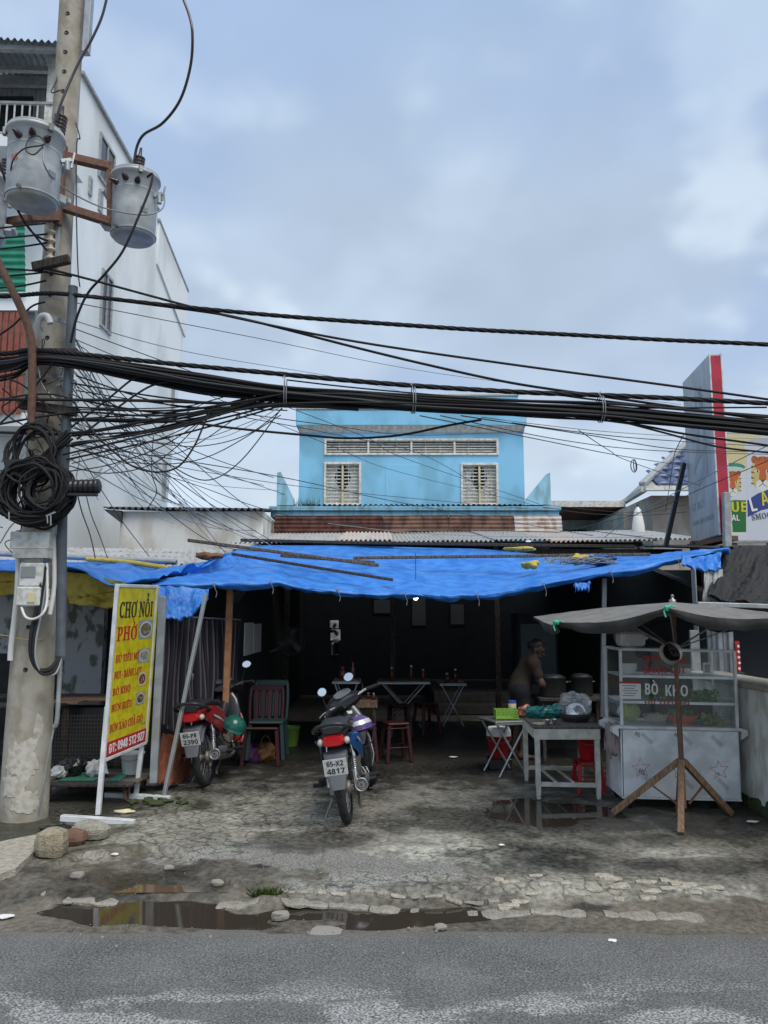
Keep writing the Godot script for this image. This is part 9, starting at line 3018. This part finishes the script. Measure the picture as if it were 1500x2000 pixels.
	for i in 3:
		s = S(true)
		var fb := Basis(Vector3.UP, 0.4) * Basis(Vector3.BACK, TAU * i / 3)
		loft(s, [ring_at(fc + fb * Vector3(0, 0.03, 0), 0.03, 0.006, 10, fb * Basis(Vector3.RIGHT, PI / 2)), ring_at(fc + fb * Vector3(0.03, 0.11, 0.01), 0.06, 0.006, 10, fb * Basis(Vector3.RIGHT, PI / 2)), ring_at(fc + fb * Vector3(0.05, 0.19, 0.02), 0.05, 0.004, 10, fb * Basis(Vector3.RIGHT, PI / 2))])
		part("blade", s, M.plastic_teal, t)
	s = S(true)
	lathe(s, [Vector2(0.0, -0.16), Vector2(0.07, -0.15), Vector2(0.08, -0.03), Vector2(0.03, 0.02), Vector2(0.0, 0.03)], 16, Transform3D(Basis(Vector3.UP, 0.4) * Basis(Vector3.RIGHT, PI / 2), fc))
	bar(s, fc + Vector3(-0.02, -0.04, -0.08), Vector3(-1.79, 1.15, -12.3), 0.04, 0.04)
	part("motor", s, M.bike_grey, t)
	for q in [[-0.25, 1.75, 0.45, 0.35, "dim framed print on the blue back wall left of the calendar"], [1.45, 1.5, 0.35, 0.5, "dim paper poster on the blue back wall right of the calendar"]]:
		s = S()
		span(s, Vector3(q[0], q[1], -17.295), Vector3(q[0] + q[2], q[1] + q[3], -17.275), 0.004)
		t = solo("wall_poster", s, M.inner_wall, q[4], "poster")
		s = S()
		span(s, Vector3(q[0] + 0.03, q[1] + 0.03, -17.274), Vector3(q[0] + q[2] - 0.03, q[1] + q[3] - 0.03, -17.27))
		var ps := part("print", s, M.bike_grey, t)
		ps.position = -t.position
	# stacks of kitchen gear behind the table
	for q in [[2.05, -9.6, 0.16, "dark aluminium stock pot on the rear bench behind the grill"], [2.42, -9.7, 0.14, "second dark stock pot at the cart end of the rear bench"]]:
		t = thing("stock_pot", q[3], "pot", Vector3(q[0], 0.742, q[1]))
		s = S(true)
		lathe(s, [Vector2(0, 0), Vector2(q[2] * 0.95, 0.0), Vector2(q[2], 0.02), Vector2(q[2], 0.22), Vector2(q[2] + 0.01, 0.225), Vector2(q[2] * 0.6, 0.26), Vector2(0.0, 0.27)], 24)
		part("body", s, M.pot_metal, t)
		s = S(true)
		for e in [-1.0, 1.0]: loop(s, Vector3(e * q[2], 0.17, 0), Basis(Vector3.RIGHT, PI / 2), 0.03, 0.04, 0.006, 14, 5)
		part("handle", s, M.steel_dull, t)
	t = spot("bench", "dim rear work bench carrying the stock pots", "bench", Vector3(2.2, 0, -9.7))
	s = S()
	span(s, Vector3(1.85, 0.70, -9.95), Vector3(2.7, 0.74, -9.4), 0.006)
	part("bench_top", s, M.wood_dark, t)
	for x in [1.88, 2.64]:
		for z in [-9.9, -9.45]:
			s = S()
			span(s, Vector3(x, 0, z - 0.02), Vector3(x + 0.04, 0.70, z + 0.02))
			part("leg", s, M.wood_dark, t)
	build_person()

# someone stooping over the work behind the table, seen from the side, face turned down to the right
func build_person() -> void:
	var o := Vector3(1.66, 0, -9.7)
	var t := thing("person", "person in a tan shirt and dark shorts stooping behind the work table", "person", o)
	var hipl := Vector3(0.0, 0.80, -0.09)
	var hipr := Vector3(0.0, 0.80, 0.09)
	var waist := Vector3(0.03, 0.92, 0)
	var chest := Vector3(0.13, 1.10, 0.0)
	var neck := Vector3(0.19, 1.20, 0.0)
	var head := Vector3(0.235, 1.29, 0.01)
	var shl := Vector3(0.15, 1.15, -0.17)
	var shr := Vector3(0.15, 1.15, 0.17)
	var ell := Vector3(0.24, 0.92, -0.21)
	var elr := Vector3(0.24, 0.90, 0.20)
	var wrl := Vector3(0.38, 0.80, -0.10)
	var wrr := Vector3(0.36, 0.76, 0.12)
	var legs := []
	for e in [-1.0, 1.0]:
		var h := hipl if e < 0 else hipr
		var knee := Vector3(0.03 + 0.03 * e, 0.45, e * 0.10)
		var ank := Vector3(-0.03 + 0.03 * e, 0.07, e * 0.10)
		legs.append([h, knee, 0.085, 0.055]); legs.append([knee, ank, 0.052, 0.035])
		legs.append([ank + Vector3(-0.03, -0.035, 0), ank + Vector3(0.15, -0.045, 0), 0.032, 0.024])
	var s := S(true)
	var caps := legs.duplicate()
	caps.append_array([[hipl, hipr, 0.10, 0.10], [Vector3(0, 0.80, 0), waist, 0.12, 0.105], [waist, chest, 0.105, 0.12], [chest, neck, 0.09, 0.05], [neck, head, 0.048, 0.05], [shl, shr, 0.062, 0.062],
		[shl, ell, 0.05, 0.038], [ell, wrl, 0.037, 0.026], [shr, elr, 0.05, 0.038], [elr, wrr, 0.037, 0.026]])
	body(s, caps, 0.018, 0.045)
	# head with nose, brow, chin and ears; hands with five fingers
	var f := Vector3(0.72, -0.55, 0.42).normalized()
	var hb := along(Vector3(0.35, 0.9, 0.1))
	var up := hb.y
	f = (f - up * f.dot(up)).normalized()
	var sd := up.cross(f)
	body(s, [[head + up * 0.03, head + up * 0.035 - f * 0.02, 0.085, 0.088], [head - up * 0.045 + f * 0.03, head + up * 0.01 + f * 0.02, 0.048, 0.066], [head + f * 0.085 - up * 0.005, head + f * 0.095 - up * 0.022, 0.009, 0.013], [head + f * 0.066 - up * 0.058 + sd * 0.014, head + f * 0.066 - up * 0.058 - sd * 0.014, 0.010, 0.010],
		[head + f * 0.07 + up * 0.028 + sd * 0.03, head + f * 0.074 + up * 0.03 - sd * 0.03, 0.012, 0.012], [head + sd * 0.082, head + sd * 0.084 - up * 0.03, 0.014, 0.010], [head - sd * 0.082, head - sd * 0.084 - up * 0.03, 0.014, 0.010], [head - up * 0.07 + f * 0.045, head - up * 0.066 + f * 0.05, 0.022, 0.022]], 0.006, 0.016)
	for h in [[wrl, ell], [wrr, elr]]:
		var d: Vector3 = (h[0] - h[1]).normalized()
		var across := d.cross(Vector3.UP).normalized()
		var down_ := across.cross(d)
		if down_.y > 0.0: down_ = -down_
		var palm: Vector3 = h[0] + d * 0.05
		var cp := [[h[0] + across * 0.008, palm + across * 0.024 + d * 0.03, 0.022, 0.013], [h[0] - across * 0.008, palm - across * 0.024 + d * 0.03, 0.022, 0.013]]
		for k in 4:
			var r: Vector3 = palm + d * 0.035 + across * (0.028 - 0.019 * k)
			var l: float = [0.032, 0.036, 0.033, 0.026][k]
			cp.append([r, r + d * l + down_ * 0.012, 0.0095, 0.0088])
			cp.append([r + d * l + down_ * 0.012, r + d * l * 1.5 + down_ * 0.036, 0.0088, 0.008])
		cp.append([h[0] + across * 0.02 + d * 0.02, palm + across * 0.05 + down_ * 0.015, 0.013, 0.0095])
		cp.append([palm + across * 0.05 + down_ * 0.015, palm + across * 0.054 + d * 0.026 + down_ * 0.02, 0.0095, 0.0085])
		body(s, cp, 0.005, 0.007)
	part("body", s, M.skin, t)
	for e in [-1.0, 1.0]:
		s = S(true)
		ball(s, head + f * 0.078 + up * 0.012 + sd * 0.03 * e, Vector3(0.011, 0.009, 0.011), 10)
		part("eye", s, M.hair, t)
	s = S(true)
	ball(s, head + up * 0.05 - f * 0.022, Vector3(0.096, 0.088, 0.098), 20, 0.1, 2.0, 4)
	ball(s, head + up * 0.02 - f * 0.10, Vector3(0.045, 0.045, 0.045), 14, 0.15, 2.0, 5)
	part("hair", s, M.hair, t)
	s = S(true)
	body(s, [[Vector3(0, 0.83, -0.05), Vector3(0, 0.83, 0.05), 0.125, 0.125], [Vector3(0.01, 0.84, 0), waist, 0.13, 0.125], [waist, chest, 0.125, 0.135], [chest, neck + Vector3(-0.02, -0.02, 0), 0.10, 0.062], [shl, shr, 0.078, 0.078], [shl, shl.lerp(ell, 0.6), 0.068, 0.06], [shr, shr.lerp(elr, 0.6), 0.068, 0.06]], 0.018, 0.05)
	part("shirt", s, M.shirt_tan, t)
	s = S(true)
	body(s, [[hipl, hipr, 0.118, 0.118], [hipl, Vector3(0.02, 0.50, -0.10), 0.10, 0.085], [hipr, Vector3(0.05, 0.50, 0.10), 0.10, 0.085]], 0.018, 0.03)
	part("shorts", s, M.trousers_dark, t)
